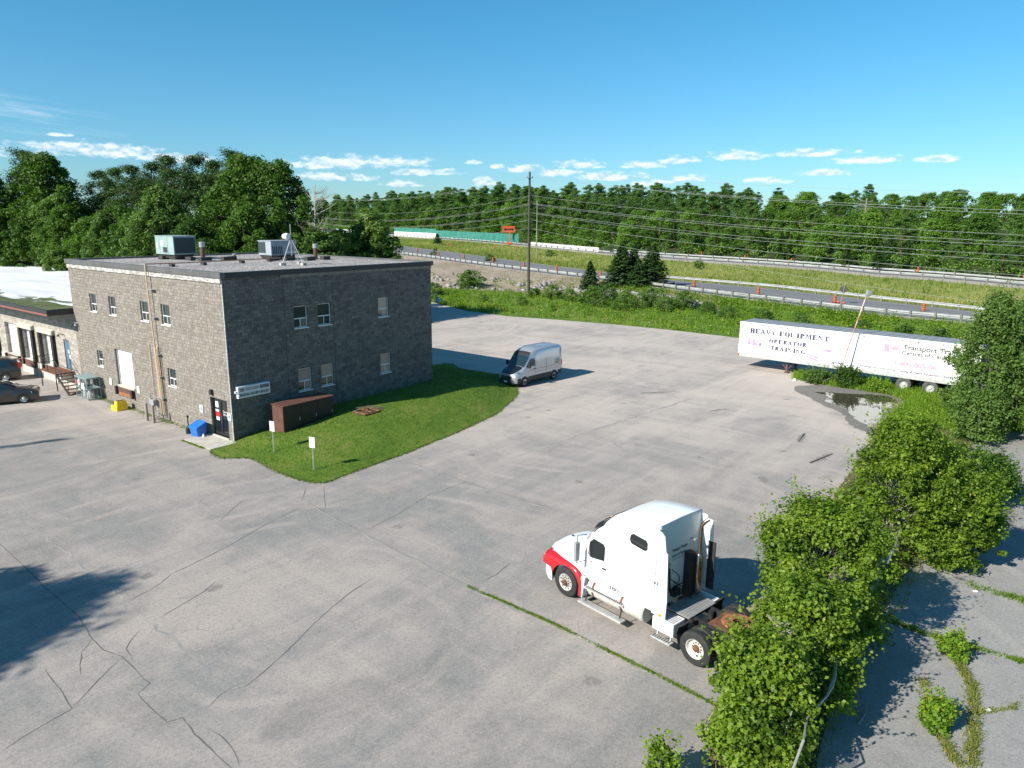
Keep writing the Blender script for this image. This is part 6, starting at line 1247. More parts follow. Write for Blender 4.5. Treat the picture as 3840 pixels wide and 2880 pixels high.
# ------------------------------------------------------------------ helpers along polylines
def walk(row, step, s0=0.0):
    out = []; acc = -s0; P = [Vector(p) for p in row]
    nxt = 0.0
    for a, c in zip(P[:-1], P[1:]):
        L = (c - a).length
        while nxt <= acc + L + 1e-6:
            if nxt >= acc: p = a.lerp(c, (nxt - acc) / L); out.append((p, math.atan2((c - a).y, (c - a).x)))
            nxt += step
        acc += L
    return out
def guardrail(row, label, step, two=True, side=1, h0=.0, name='guardrail', post_m='post_grey', rail_m='rail_steel', group=None, maxp=96):
    t = thing(name, label, 'guardrail', tuple(row[0]), 0, group); o = Vector(row[0]); W = walk(row, step); g = MB()
    # W-section beam: folded profile swept along the posts
    prof = [(0, .42), (.05, .46), (.05, .53), (0, .57), (0, .61), (.05, .65), (.05, .72), (0, .76)]
    if two: prof = [(0, .34), (.05, .38), (.05, .44), (-.03, .48), (-.05, .56), (-.03, .62), (.05, .66), (.05, .72), (0, .76)]
    secs = []
    for p, a in W:
        n = Vector((-sin(a), cos(a), 0)) * side; q = p - o
        secs.append([q + n * (.12 + d) + Vector((0, 0, z + h0)) for d, z in prof] + [q + n * (.11 + d) + Vector((0, 0, z + h0)) for d, z in prof[::-1]])
    g.loft(secs, closed=True); g.build('rail', rail_m, t, smooth=60)
    pm = MB().box(-.11, .11, -.09, .09, -.5, .88 + h0).build('post', post_m, t); first = True
    bm_ = MB().box(-.08, .08, .09, .115, .28 + h0, .88 + h0)
    for i, (p, a) in enumerate(W[:maxp]):
        po = pm if first else pm.copy()
        if not first: COL.objects.link(po); po.parent = t; KIDS[t].append(po)
        first = False; po.location = p - o; po.rotation_euler = (0, 0, a + (0 if side > 0 else pi))
    return t
def subrow(row, i0, i1): return [Vector(p) for p in row[i0:i1]]
near = offrow(R2, R4, .25)
guardrail(subrow(near, 1, 19), 'nearest steel guardrail on posts, along the top of the bank by the orange drums', 2.75, True, 1)
med = offrow(R4, R6, .5); guardrail(subrow(med, 8, 19), 'middle steel guardrail between the near road and the grassy median', 3.6, True, -1)
farr = offrow(R6, R7, .3); guardrail(subrow(farr, 7, 19), 'far steel guardrail across the grassy median, below the woods', 3.8, True, 1)
farl = offrow(R6, R7, .3); guardrail(subrow(farl, 1, 8), 'far guardrail in front of the green mesh barrier', 4.2, False, 1)
back = offrow(R7, R8, .8); guardrail(subrow(back, 7, 19), 'hindmost thin guardrail along the edge of the woods', 7.5, False, 1)

# pale concrete barrier and green screen on the far ramp
def wallrow(row, z0, z1, th, name, m, par, o):
    g = MB(); secs = []
    D = [Vector(p) for p in row]
    for i, p in enumerate(D):
        d = (D[min(i + 1, len(D) - 1)] - D[max(i - 1, 0)]); d.z = 0; d.normalize(); n = Vector((-d.y, d.x, 0)) * th / 2; q = p - o
        secs.append([q - n + Vector((0, 0, z0)), q + n + Vector((0, 0, z0)), q + n + Vector((0, 0, z1)), q - n + Vector((0, 0, z1))])
    g.loft(secs, closed=True); return g.build(name, m, par)
RW = dens(offrow(R6, R7, 3.5), 4)
def rowx(az0, az1): return [p for p in RW if az0 <= math.degrees(math.atan2(p[0], p[1])) <= az1]
q = rowx(-9.6, 0.9); o = Vector(q[0]); t = thing('screen_fence', 'long green mesh debris screen above the pale concrete ramp barrier', 'barrier', tuple(o)); h_ = int(len(q) * .42)
wallrow(q[:h_ + 1], -1.0, 2.3, .3, 'barrier_wall', 'precast_concrete', t, o); wallrow(q[:h_ + 1], 2.3, 4.3, .08, 'mesh_screen', 'teal_mesh', t, o); wallrow(q[h_:], .2, 3.6, .08, 'mesh_screen', 'teal_mesh', t, o)
g = MB()
for p, a in walk(q, 5): g.tube([p - o + Vector((0, 0, .2)), p - o + Vector((0, 0, 3.7))], .05, 5)
g.build('screen_posts', 'steel_galv', t)
q = rowx(-14.5, -9.7); o = Vector(q[0]); t = thing('ramp_barrier', 'white concrete barrier with orange netting left of the green mesh screen', 'barrier', tuple(o)); wallrow(q, -.2, 2.3, .3, 'barrier_wall', 'barrier_white', t, o); wallrow(q[len(q) // 2:], 2.3, 4.0, .06, 'netting', 'orange_mesh', t, o)
q = rowx(.95, 7.5); o = Vector(q[0]); t = thing('ramp_barrier', 'white concrete barrier running on from the end of the green mesh screen', 'barrier', tuple(o)); wallrow(q, .1, 1.35, .3, 'barrier_wall', 'barrier_white', t, o)

# ------------------------------------------------------------------ traffic drums
def drum_at(loc, label, grp, first=[None]):
    if first[0] is None:
        t = thing('traffic_drum', label, 'traffic drum', loc, 0, grp)
        MB().lathe([(0, .08), (.235, .08), (.225, .34), (.22, .34), (.21, .60), (.205, .60), (.195, .82), (.19, .82), (.18, 1.0), (.15, 1.03), (0, 1.04)], n=20).build('drum', 'barrel_orange', t, smooth=30)
        g = MB()
        for z0, z1, r in ((.26, .34, .235), (.50, .60, .223), (.74, .82, .208)): g.lathe([(r - .02, z0), (r, z0), (r - .005, z1), (r - .02, z1)], n=20)
        g.build('dark_band', 'text_black', t, smooth=30)
        g = MB()
        for z0, z1, r in ((.35, .42, .233), (.61, .67, .219)): g.lathe([(r - .02, z0), (r, z0), (r - .004, z1), (r - .02, z1)], n=20)
        g.build('reflective_band', 'amber', t, smooth=30); MB().box(-.05, .05, -.02, .02, 1.03, 1.12).build('handle', 'barrel_orange', t); MB().lathe([(0, 0), (.34, 0), (.33, .08), (0, .09)], n=18).build('base', 'black_rubber', t, smooth=30)
        first[0] = t; return t
    return dup(first[0], loc, random.uniform(0, 6), label, grp)
ND = [(-37.3, 236.4, 3.2), (-28.9, 220.6, 3.1), (-20.6, 202.4, 2.9), (-12.7, 188.8, 2.8), (-4.8, 175.4, 2.7), (2.5, 162.6, 2.5), (9.1, 152.1, 2.3), (17.0, 140.8, 2.1), (30.6, 122.3, 1.8), (38.1, 112.2, 1.6), (45.9, 102.8, 1.4), (54.7, 95.8, 1.1)]
ORD = ['first', 'second', 'third', 'fourth', 'fifth', 'sixth', 'seventh', 'eighth', 'ninth', 'tenth', 'eleventh', 'twelfth', 'thirteenth', 'fourteenth']
for i, p in enumerate(ND): drum_at((p[0], p[1], p[2] + .01), f'orange and black drum on the near road, {ORD[i]} from the left', 'orange drums along the near road')
for i, p in enumerate([(43.0, 216.9, 3.3), (51.3, 199.0, 3.2), (57.9, 182.3, 3.0), (66.0, 172.9, 2.8), (73.3, 161.2, 2.7), (81.6, 146.7, 2.4), (93.3, 132.6, 2.0)]):
    q = Vector(p); q += Vector((q.x, q.y, 0)).normalized() * 4.5; drum_at((q.x, q.y, q.z + .25), f'orange drum half hidden behind the far guardrail, {ORD[i]} from the left', 'orange drums behind the far guardrail')
for i, p in enumerate([(-22.5, 255), (-21.5, 256), (-6, 238), (1.0, 228)]): drum_at((p[0], p[1], 3.6), ['left one of a pair of orange drums below the green mesh screen', 'right one of a pair of orange drums below the green mesh screen', 'orange drum in front of the right half of the green mesh screen', 'orange drum just below the orange arrow board'][i], 'orange drums near the ramp')

# arrow board, roadwork sign seen from behind, small markers
t = thing('arrow_board', 'orange trailer arrow board with black double arrow on a mast by the ramp', 'sign', (-1.6, 268, 3.9), R(3))
MB().box(-2.3, 2.3, -.12, .12, 4.3, 6.6).build('board', 'barrel_orange', t, bevel=.05); g = MB(); g.prism([(-1.9, 5.4), (-1.1, 6.1), (-1.1, 5.65), (1.1, 5.65), (1.1, 6.1), (1.9, 5.4), (1.1, 4.7), (1.1, 5.15), (-1.1, 5.15), (-1.1, 4.7)], -.145, -.125); g.build('arrow', 'text_black', t)
g = MB(); g.box(-.2, .2, -.15, .15, .4, 4.4); g.build('mast', 'barrel_orange', t); MB().box(-1.2, 1.2, -.8, .8, .1, .7).build('base', 'barrel_orange', t, bevel=.05)
t = thing('roadwork_sign', 'dark back of a tilted diamond road sign on an orange stand', 'sign', (46.56, 102.4, 1.42), R(-30)); t.rotation_euler = (0, R(8), R(-30))
MB().box(-.04, .04, -.04, .04, 0, 3.0).build('post', 'wood_grey', t); MB().prism([(0, 1.35), (.62, 1.97), (0, 2.59), (-.62, 1.97)], .05, .07).build('plate', 'sign_back', t); g = MB(); [g.box(x - .2, x + .2, -.2, .2, 0, .18) for x in (-.35, .35)]; g.build('sandbag', 'barrel_orange', t, bevel=.06)
def marker(loc, label, h=1.4, w_=.55, hh=.7, m='sign_back'):
    t = thing('roadside_marker', label, 'sign', loc, R(20)); MB().box(-.04, .04, -.04, .04, 0, h).build('post', 'wood_grey', t); MB().box(-w_, w_, .04, .07, h - hh, h).build('plate', m, t)
marker((-34.5, 227, 3.1), 'small grey sign seen from behind beside the leftmost drum on the near road'); marker((-22.5, 212, 3.0), 'small grey sign from behind just right of the second near drum'); marker((8.0, 186.5, 2.4), 'small white roadside marker on the grass across the near road', 1.2, .2, .3, 'sign_white')
marker((62.5, 190, 3.0), 'small grey roadside panel standing behind the far guardrail', 2.4, .5, 1.2, 'steel_galv'); marker((76, 178, 2.8), 'narrow white roadside panel behind the far guardrail, right of the spruces', 2.4, .4, 1.2, 'white_metal')

# ------------------------------------------------------------------ poles and wires
def pole(loc, h, label, r0=.19, r1=.13, name='utility_pole', m='wood_pole', arms=(), tilt=0.0, ins=True):
    t = thing(name, label, 'utility pole', loc); t.rotation_euler = (0, tilt, 0); MB().tube([(0, 0, -1), (0, 0, h)], r0, 12, r2=r1).build('pole', m, t, smooth=40)
    for z, L, a in arms:
        ar = MB().bar((-L * cos(a), -L * sin(a), z), (L * cos(a), L * sin(a), z), .12, .14).build('crossarm', 'wood_grey', t)
        g = MB(); [g.lathe([(0, z + .07), (.06, z + .07), (.08, z + .16), (.04, z + .26), (0, z + .27)], (k * L * .92 * cos(a), k * L * .92 * sin(a), 0), n=8) for k in (-1, 1)]; g.build('insulator', 'insulator', ar)
    return t
P1 = Vector((2.55, 118.43, 0)); PLf = Vector((-53, 182, 0)); PRt = Vector((58, 54, 0)); wd = (PLf - P1).normalized(); wn = Vector((-wd.y, wd.x, 0)); wa = math.atan2(wn.y, wn.x)
t = pole(P1, 20.0, 'tall dark wooden utility pole in front of the road bank, carrying many wires', .26, .17)
MB().tube([(0, 0, 19.9), (0, 0, 20.6)], .04, 6).build('top_pin', 'steel_galv', t)
g = MB()
for s in (1, -1): g.tube([wn * 0 + Vector((0, 0, 18.9)), wn * .55 * s + Vector((0, 0, 19.15))], .035, 6); g.lathe([(0, 19.1), (.10, 19.1), (.12, 19.2), (.05, 19.34), (0, 19.35)], tuple(wn * .58 * s), n=8)
g.build('insulator_bracket', 'insulator', t)
g = MB()
for z in (16.4, 15.2, 13.8, 12.6, 11.3): g.tube([Vector((0, 0, z)), -wn * .42 + Vector((0, 0, z))], .03, 6); g.lathe([(0, z - .08), (.07, z - .06), (.07, z + .06), (0, z + .08)], tuple(-wn * .45), n=8)
g.build('wire_bracket', 'steel_galv', t); MB().tube([(.22, .0, 0), (.22, 0, 2.8)], .05, 8).build('cable_guard', 'grey_meter', t)
pole(PLf, 18.5, 'dark utility pole rising above the trees just right of the left woods', .24, .17, arms=((17.6, 1.3, wa),))
pole((PRt.x, PRt.y, -.2), 15.2, 'utility pole outside the right edge carrying the wires', .24, .17)
pole((6.36, 197.7, 2.4), 15.3, 'thin pale pole on the grass median just right of the tall utility pole', .17, .12, m='wood_grey')
pole((93.8, 197.4, 5.0), 14.0, 'distant pale pole with short crossarms in front of the woods', .22, .15, m='wood_grey', arms=((13.2, 1.6, 0), (12.3, 1.6, 0), (11.2, 1.0, 0)))
pole((107, 175, 3.0), 7.5, 'short leaning bare pole at the edge of the woods', .13, .10, m='wood_grey', tilt=R(6))
def wire(a, c, sag, label, r=.015, n=22):
    a, c = Vector(a), Vector(c); pts = [a.lerp(c, k / n) - Vector((0, 0, 4 * sag * (k / n) * (1 - k / n))) for k in range(n + 1)]
    o = MB().tube([p - a for p in pts], r, 5).build('overhead_wire', 'wire', None, smooth=60); o.location = a; tag(o, label, 'wire', 'overhead wires on the utility poles'); return o
lv = [(19.25, .58, 17.9, 'upper twin wire, road side'), (19.25, -.58, 17.9, 'upper twin wire, lot side'), (16.4, -.45, 15.2, 'fourth wire down'), (15.2, -.45, 13.7, 'third thick wire'), (15.05, -.50, 13.5, 'wire just below the third'), (13.8, -.45, 12.4, 'wire at mid height'), (13.65, -.50, 12.2, 'lashed cable at mid height'), (12.6, -.45, 11.4, 'low wire'), (11.3, -.45, 10.3, 'lowest wire')]
rz = [13.1, 12.7, 11.1, 10.6, 10.2, 9.45, 8.8, 7.5, 4.2]
for (z, off, zl, nm), zr in zip(lv, rz):
    a = P1 + wn * off + Vector((0, 0, z))
    wire(a, PLf + wn * off * 1.3 + Vector((0, 0, zl)), 2.1, f'{nm} from the tall pole to the pole at the left woods'); wire(a, PRt + wn * off * 1.3 + Vector((0, 0, zr)), 1.0, f'{nm} from the tall pole to beyond the frame edge')
wire(P1 + Vector((0, 0, 20.5)), PLf + Vector((0, 0, 18.6)), 2.0, 'topmost wire from the tall pole to the pole at the left woods'); wire(P1 + Vector((0, 0, 20.5)), PRt + Vector((0, 0, 14.7)), 1.0, 'topmost wire from the tall pole to beyond the frame edge')
wire((-95, 232, 16.5), PLf + Vector((0, 0, 17.8)), 1.5, 'wire running left from the pole at the left woods')
wire(P1 + Vector((0, 0, 16.5)), P1 + Vector((-3.2, 16, 2.2)), .0, 'slanting guy wire behind the tall utility pole', .018)
# leaning rusty light pole
B0 = Vector((25.55, 55.6, 0)); TP_ = Vector((27.15, 55.45, 7.05)); d = (TP_ - B0)
t = thing('light_pole', 'rusty leaning light pole with a floodlight head in front of the white trailer', 'light pole', tuple(B0)); MB().tube([-d * .03, d * .5, d], .065, 12, r2=.045).build('pole', mat('peeling_rust', (.34, .13, .09), .8, col2=(.60, .50, .44), vs=2.2, vr=(.45, .56), stretch=(1, 1, .5)), t, smooth=40)
h = MB(); h.hexa([d + Vector((-.05, -.16, -.08)), d + Vector((.27, -.16, .0)), d + Vector((.27, .16, .0)), d + Vector((-.05, .16, -.08))], [d + Vector((-.0, -.19, .48)), d + Vector((.38, -.19, .33)), d + Vector((.38, .19, .33)), d + Vector((-.0, .19, .48))]); h.build('floodlight', 'steel_galv', t, bevel=.05)
t = thing('rag', 'small white rag lying on the pavement edge near the landing gear', 'litter', (22.9, 57.0, 0)); MB().loft([[(.16 * cos(a) * k, .11 * sin(a) * k, z + .02 * sin(3 * a)) for a in np.arange(0, 6.2, .7)] for k, z in ((1, .01), (.9, .10), (.5, .17), (.1, .18))], closed=True).build('cloth', 'litter_white', t, smooth=60)

# excavator arm and blue dumper behind the trees, white truck on the road
t = thing('excavator', 'orange excavator arm showing above the saplings behind the roof', 'excavator', (-62, 226, 2.5), R(200))
g = MB(); g.hexa([(-.3, -.4, 1), (.5, -.4, 1), (.5, .4, 1), (-.3, .4, 1)], [(1.6, -.35, 7.0), (2.6, -.35, 7.4), (2.6, .35, 7.4), (1.6, .35, 7.0)]); g.hexa([(1.6, -.3, 6.8), (2.5, -.3, 7.6), (2.5, .3, 7.6), (1.6, .3, 6.8)], [(5.2, -.2, 4.4), (5.6, -.2, 5.0), (5.6, .2, 5.0), (5.2, .2, 4.4)]); g.build('boom', 'excavator_orange', t)
MB().hexa([(5.0, -.6, 3.0), (6.4, -.6, 3.3), (6.4, .6, 3.3), (5.0, .6, 3.0)], [(5.1, -.6, 4.7), (5.9, -.6, 5.0), (5.9, .6, 5.0), (5.1, .6, 4.7)]).build('bucket', 'excavator_orange', t); MB().box(-3, 1.6, -1.4, 1.4, 1.2, 3.2).build('body', 'excavator_orange', t, bevel=.1); g = MB(); [g.box(-2.6, 2.2, y - .3, y + .3, 0, 1.0) for y in (-1.3, 1.3)]; g.build('track', 'black_rubber', t, bevel=.2)
t = thing('road_truck', 'white pickup truck half hidden by saplings on the near road', 'truck', (-37.5, 213, 3.05), R(118))
MB().loft([sec(x, [(.95, .4), (1.0, .9), (.95, sh), (wt, tt - .05), (0, tt)]) for x, sh, tt, wt in ((2.7, 1.0, 1.05, .8), (2.5, 1.15, 1.2, .85), (1.3, 1.25, 1.3, .85), (.6, 1.3, 1.95, .75), (-1.0, 1.3, 2.0, .75), (-1.3, 1.3, 1.35, .85), (-3.0, 1.3, 1.32, .85))]).build('body', 'white_paint', t, smooth=40)
MB().hexa([(.5, -.86, 1.32), (1.25, -.84, 1.32), (1.25, .84, 1.32), (.5, .86, 1.32)], [(.55, -.74, 1.92), (.65, -.7, 1.92), (.65, .7, 1.92), (.55, .74, 1.92)]).build('windscreen', 'car_glass', t)
for x in (1.8, -2.0):
    for s in (1, -1): wheel(t, x, s * 1.0, .42, .28, s, .24, 'aluminium', 'aluminium', 0)

# ------------------------------------------------------------------ leaning chain-link fence among the bushes
def chainlink(name, A, Bv, h, lean, label, nseg=40, sagk=.35, posts=2):
    A, Bv = Vector(A), Vector(Bv); t = thing(name, label, 'fence', tuple(A)); L = (Bv - A).length; u = (Bv - A).normalized(); lean = Vector(lean)
    def S(a, v):      # a along 0..L, v up 0..h
        k = a / L; top = Vector((0, 0, 1)) * v * (1 - sagk * sin(pi * k)) + lean * (v / h) ** 1.3 * (.5 + .5 * k)
        return u * a + top + Vector((0, 0, .03)) + Vector((lean.x, lean.y, 0)).normalized() * .10 * sin(a * 2.1 + v) * (v / h)
    g = MB(); pitch = .085; n = int(L / pitch)
    for sgn in (1, -1):
        for i in range(-int(h / pitch), n):
            pts = []
            for j in range(0, int(h / pitch) + 1, 3):
                a = (i + (j if sgn > 0 else int(h / pitch) - j)) * pitch
                if 0 <= a <= L: pts.append(S(a, j * pitch))
            if len(pts) > 1: g.tube(pts, .0055, 3, cap=False)
    g.build('fabric', 'steel_galv', t, fixn=False)
    g = MB(); g.tube([S(a, h) for a in np.linspace(0, L, 12)], .022, 6); g.build('top_rail', 'steel_galv', t)
    for k in range(posts):
        a = L * k / max(1, posts - 1); g = MB(); g.tube([S(a, 0) - Vector((0, 0, .1)), S(a, h * .5), S(a, h)], .03, 8); g.build('post', 'steel_galv', t)
fl = Vector((.615, .788, 0))
chainlink('chainlink_fence', (11.85, 21.75, 0), (16.2, 27.6, 0), 1.75, (.25, -.1, 0), 'sagging grey chain-link fence panel between the two big bushes', sagk=.3)
chainlink('chainlink_fence', (27.3, 41.4, 0), (30.3, 45.6, 0), 2.3, (.3, -.2, 0), 'crumpled grey chain-link fence below the tall poplar', sagk=.55)
chainlink('chainlink_fence', (5.9, 13.2, 0), (8.3, 16.9, 0), 1.9, (.35, -.2, 0), 'grey chain-link fence buried in the nearest bush', sagk=.2)
# dead branches, litter
def branchy(name, loc, label, pts_list, cat='branch', m='dead_wood', r=.03):
    t = thing(name, label, cat, loc); g = MB()
    for p in pts_list: g.tube(p, r, 5, r2=r * .25)
    g.build('wood', m, t); return t
branchy('dead_branch', (9.0, 16.2, .03), 'bare grey stick lying on the pavement in the bush shadow', [[(-.1, -.2, 0), (.2, .1, .05), (.45, .5, .04)], [(.2, .1, .05), (.1, .45, .03)]])
def deadtwigs(loc, label, h=1.9, n=16, seed=3):
    rg = random.Random(seed); L = [[(0, 0, 0), (.05, .02, h * .5), (.12, 0, h)]]
    for k in range(n):
        z = rg.uniform(.3, .95) * h; a = rg.uniform(0, 6.28); l = rg.uniform(.5, 1.1) * (1.2 - z / h); p = [(.1 * z / h, 0, z), (.1 * z / h + cos(a) * l * .5, sin(a) * l * .5, z + l * .35), (.1 * z / h + cos(a) * l, sin(a) * l, z + l * .8)]; L.append(p)
        for q in range(2): b_ = a + rg.uniform(-1, 1); L.append([p[1], (p[1][0] + cos(b_) * l * .5, p[1][1] + sin(b_) * l * .5, p[1][2] + l * .4)])
    return branchy('dead_shrub', loc, label, L, 'dead shrub', r=.022)
deadtwigs((6.35, 15.7, .9), 'bare grey twiggy dead shrub sticking out of the nearest bush', 2.3, 20)
for k, (x, y, l) in enumerate([(16.2, 22.9, 'white scrap of litter beside the weeds at the end of the side lot kerb'), (12.6, 16.6, 'white scrap of litter between the two weedy cracks on the side lot'), (19.3, 33.5, 'white scrap of litter on the lot left of the tallest bush')]):
    t = thing('litter', l, 'litter', (x, y, .01)); MB().hexa([(-.07, -.05, 0), (.08, -.04, 0), (.06, .05, 0), (-.06, .06, 0)], [(-.05, -.04, .03), (.06, -.03, .05), (.05, .04, .04), (-.05, .05, .02)]).build('scrap', 'litter_white', t)
# ------------------------------------------------------------------ vegetation
NP = np.random.default_rng
def limb_tubes(C, base, r0, rng, n=None, m='bark', z0=.25, htot=1.0):
    g = MB(); idx = range(len(C)) if n is None else rng.choice(len(C), min(n, len(C)), replace=False)
    for i in idx:
        c = Vector(C[i]); zb = min(c.z * rng.uniform(.35, .7), base[1]); s = Vector((base[0](zb)[0], base[0](zb)[1], zb)); mid = s.lerp(c, .5) + Vector((0, 0, -.04 * (c - s).length))
        g.tube([s, mid, c], r0, 4, r2=r0 * .3, cap=False)
    return g
def tree_decid(name, h, rad, seed, nc=110, per=80, leaf=.30, mt='leaf_decid', bark='bark', cz=.16, label='', cat='tree', rc=1.0, shape=1.0, trunk_r=.18, lean=.0, width_pow=.55, flat=.75, limbs=26):
    rng = NP(seed); t = thing(name, label, cat)
    # irregular envelope made of a few lobes
    lob = rng.uniform(.72, 1.18, (7, 5)); C = []; k = 0
    while len(C) < nc and k < nc * 40:
        k += 1; u = rng.random() ** .8; z = h * (cz + (1 - cz) * u); a = rng.uniform(0, 2 * pi)
        env = rad * (np.sin(pi * min(1, (u * .86 + .12))) ** width_pow) * shape
        li = int(u * 4.99); la = lob[int(a / (2 * pi) * 7) % 7, li]; r = env * la * rng.uniform(.25, 1.0) ** .5
        C.append((r * cos(a) + lean * z, r * sin(a), z * (.93 + .07 * la)))
    C = np.array(C); rr = rng.uniform(.55, 1.15, len(C)) * rc
    V, Q, T = clump_leaves(C, rr, per, leaf, rng, flat=flat)
    np_mesh('crown', V, Q, mt, T, parent=t)
    base = lambda z: (lean * z + .15 * sin(z * .5), .1 * sin(z * .7))
    g = limb_tubes(C, (base, h * .75), trunk_r * .28, rng, limbs); zz = np.linspace(-.4, h * .86, 9); g.tube([(*base(z), z) for z in zz], [trunk_r * (1 - .82 * (z / h)) for z in zz], 8)
    g.build('trunk', bark, t, smooth=50, fixn=False); return t
def tree_pine(name, h, rad, seed, start=.42, whorls=15, per=26, mt='needle_pine', label='', trunk_r=.2, needle=.26, dens=5, cat='tree', rk=1.0):
    rng = NP(seed); t = thing(name, label, cat); C = []; rr = []; g = MB(); bendx = rng.normal() * .012
    ax = lambda z: (bendx * z * 1.0, .006 * z * sin(z * .3))
    for w_ in range(whorls):
        u = w_ / (whorls - 1); z = h * (start + (1 - start) * u ** .92); L = rad * ((1 - u) ** .62 * .9 + .12) * rng.uniform(.55, 1.15); nb = dens if u < .8 else 3
        for k in range(nb):
            if rng.random() < .16: continue
            a = rng.uniform(0, 2 * pi); l = L * rng.uniform(.55, 1.2); rise = rng.uniform(.02, .30) + .3 * u; z2 = min(h * .97, z + rng.normal() * h * .028); s = Vector((*ax(z2), z2)); e = s + Vector((cos(a) * l, sin(a) * l, l * rise)); g.tube([s, s.lerp(e, .5) - Vector((0, 0, .05 * l)), e], .045, 3, r2=.015, cap=False)
            for q in (.55, .8, 1.0, .95, .9): 
                off = rng.normal(size=3) * .32 * (l / max(rad, .1)) * 1.2; c = s.lerp(e, q) + Vector(off); C.append((c.x, c.y, c.z + .1)); rr.append(rng.uniform(.38, .72) * (h / 16) * rk)
    C.append((*ax(h), h)); rr.append(.45); C = np.array(C); rr = np.array(rr)
    V, Q, T = clump_leaves(C, rr, per, needle, rng, up_b=.9, flat=.58, aspect=.34, shell=.2, along_out=.6)
    np_mesh('crown', V, Q, mt, T, parent=t)
    zz = np.linspace(-.4, h * .97, 8); g.tube([(*ax(z), z) for z in zz], [trunk_r * (1 - .85 * z / h) for z in zz], 7)
    for k in range(10): z = h * rng.uniform(min(.12, start * .5), start); a = rng.uniform(0, 6.28); l = rng.uniform(.5, 1.6); g.tube([(*ax(z), z), (ax(z)[0] + cos(a) * l, ax(z)[1] + sin(a) * l, z + .1)], .022, 3, r2=.008, cap=False)
    g.build('trunk', 'bark_pine', t, smooth=50, fixn=False); return t
def tree_spruce(name, h, rad, seed, nb=190, per=34, label='', mt='needle_spruce', needle=.16, start=.02, trunk_r=.14):
    rng = NP(seed); t = thing(name, label, 'tree'); P = []; N = []; tn = []; g = MB()
    for i in range(nb):
        u = (i + rng.random()) / nb; z = h * (start + (1 - start) * u); L = rad * (1 - u) ** .85 * rng.uniform(.62, 1.12) + .08; a = i * 2.399 + rng.normal() * .3; tb = rng.random()
        k = max(6, int(per * (L / rad) ** .7 + 5)); q = rng.random(k) ** .7; side = rng.normal(size=k) * .16 * L * (1.1 - q) + rng.normal(size=k) * .04
        dx, dy = cos(a), sin(a); zz = z - q * L * (.30 - .35 * u) + .12 * L * q ** 3 + rng.normal(size=k) * .05
        P.append(np.stack([dx * q * L - dy * side, dy * q * L + dx * side, zz], 1)); N.append(np.tile([dx * .35, dy * .35, 1.0], (k, 1)) + rng.normal(size=(k, 3)) * .45); tn.append(np.clip(.5 * tb + .5 * rng.random(k), 0, 1))
        if i % 3 == 0: g.tube([(0, 0, z), (dx * L * .8, dy * L * .8, z - L * .8 * .2)], .02, 3, r2=.006, cap=False)
    P = np.concatenate(P); N = np.concatenate(N); V, Q = leaf_quads(P, N, needle, rng, .55, .1); np_mesh('crown', V, Q, mt, np.repeat(np.concatenate(tn), 4), parent=t)
    g.tube([(0, 0, -.3), (0, 0, h * .97)], trunk_r, 7, r2=.02); g.build('trunk', 'bark_pine', t, fixn=False); return t

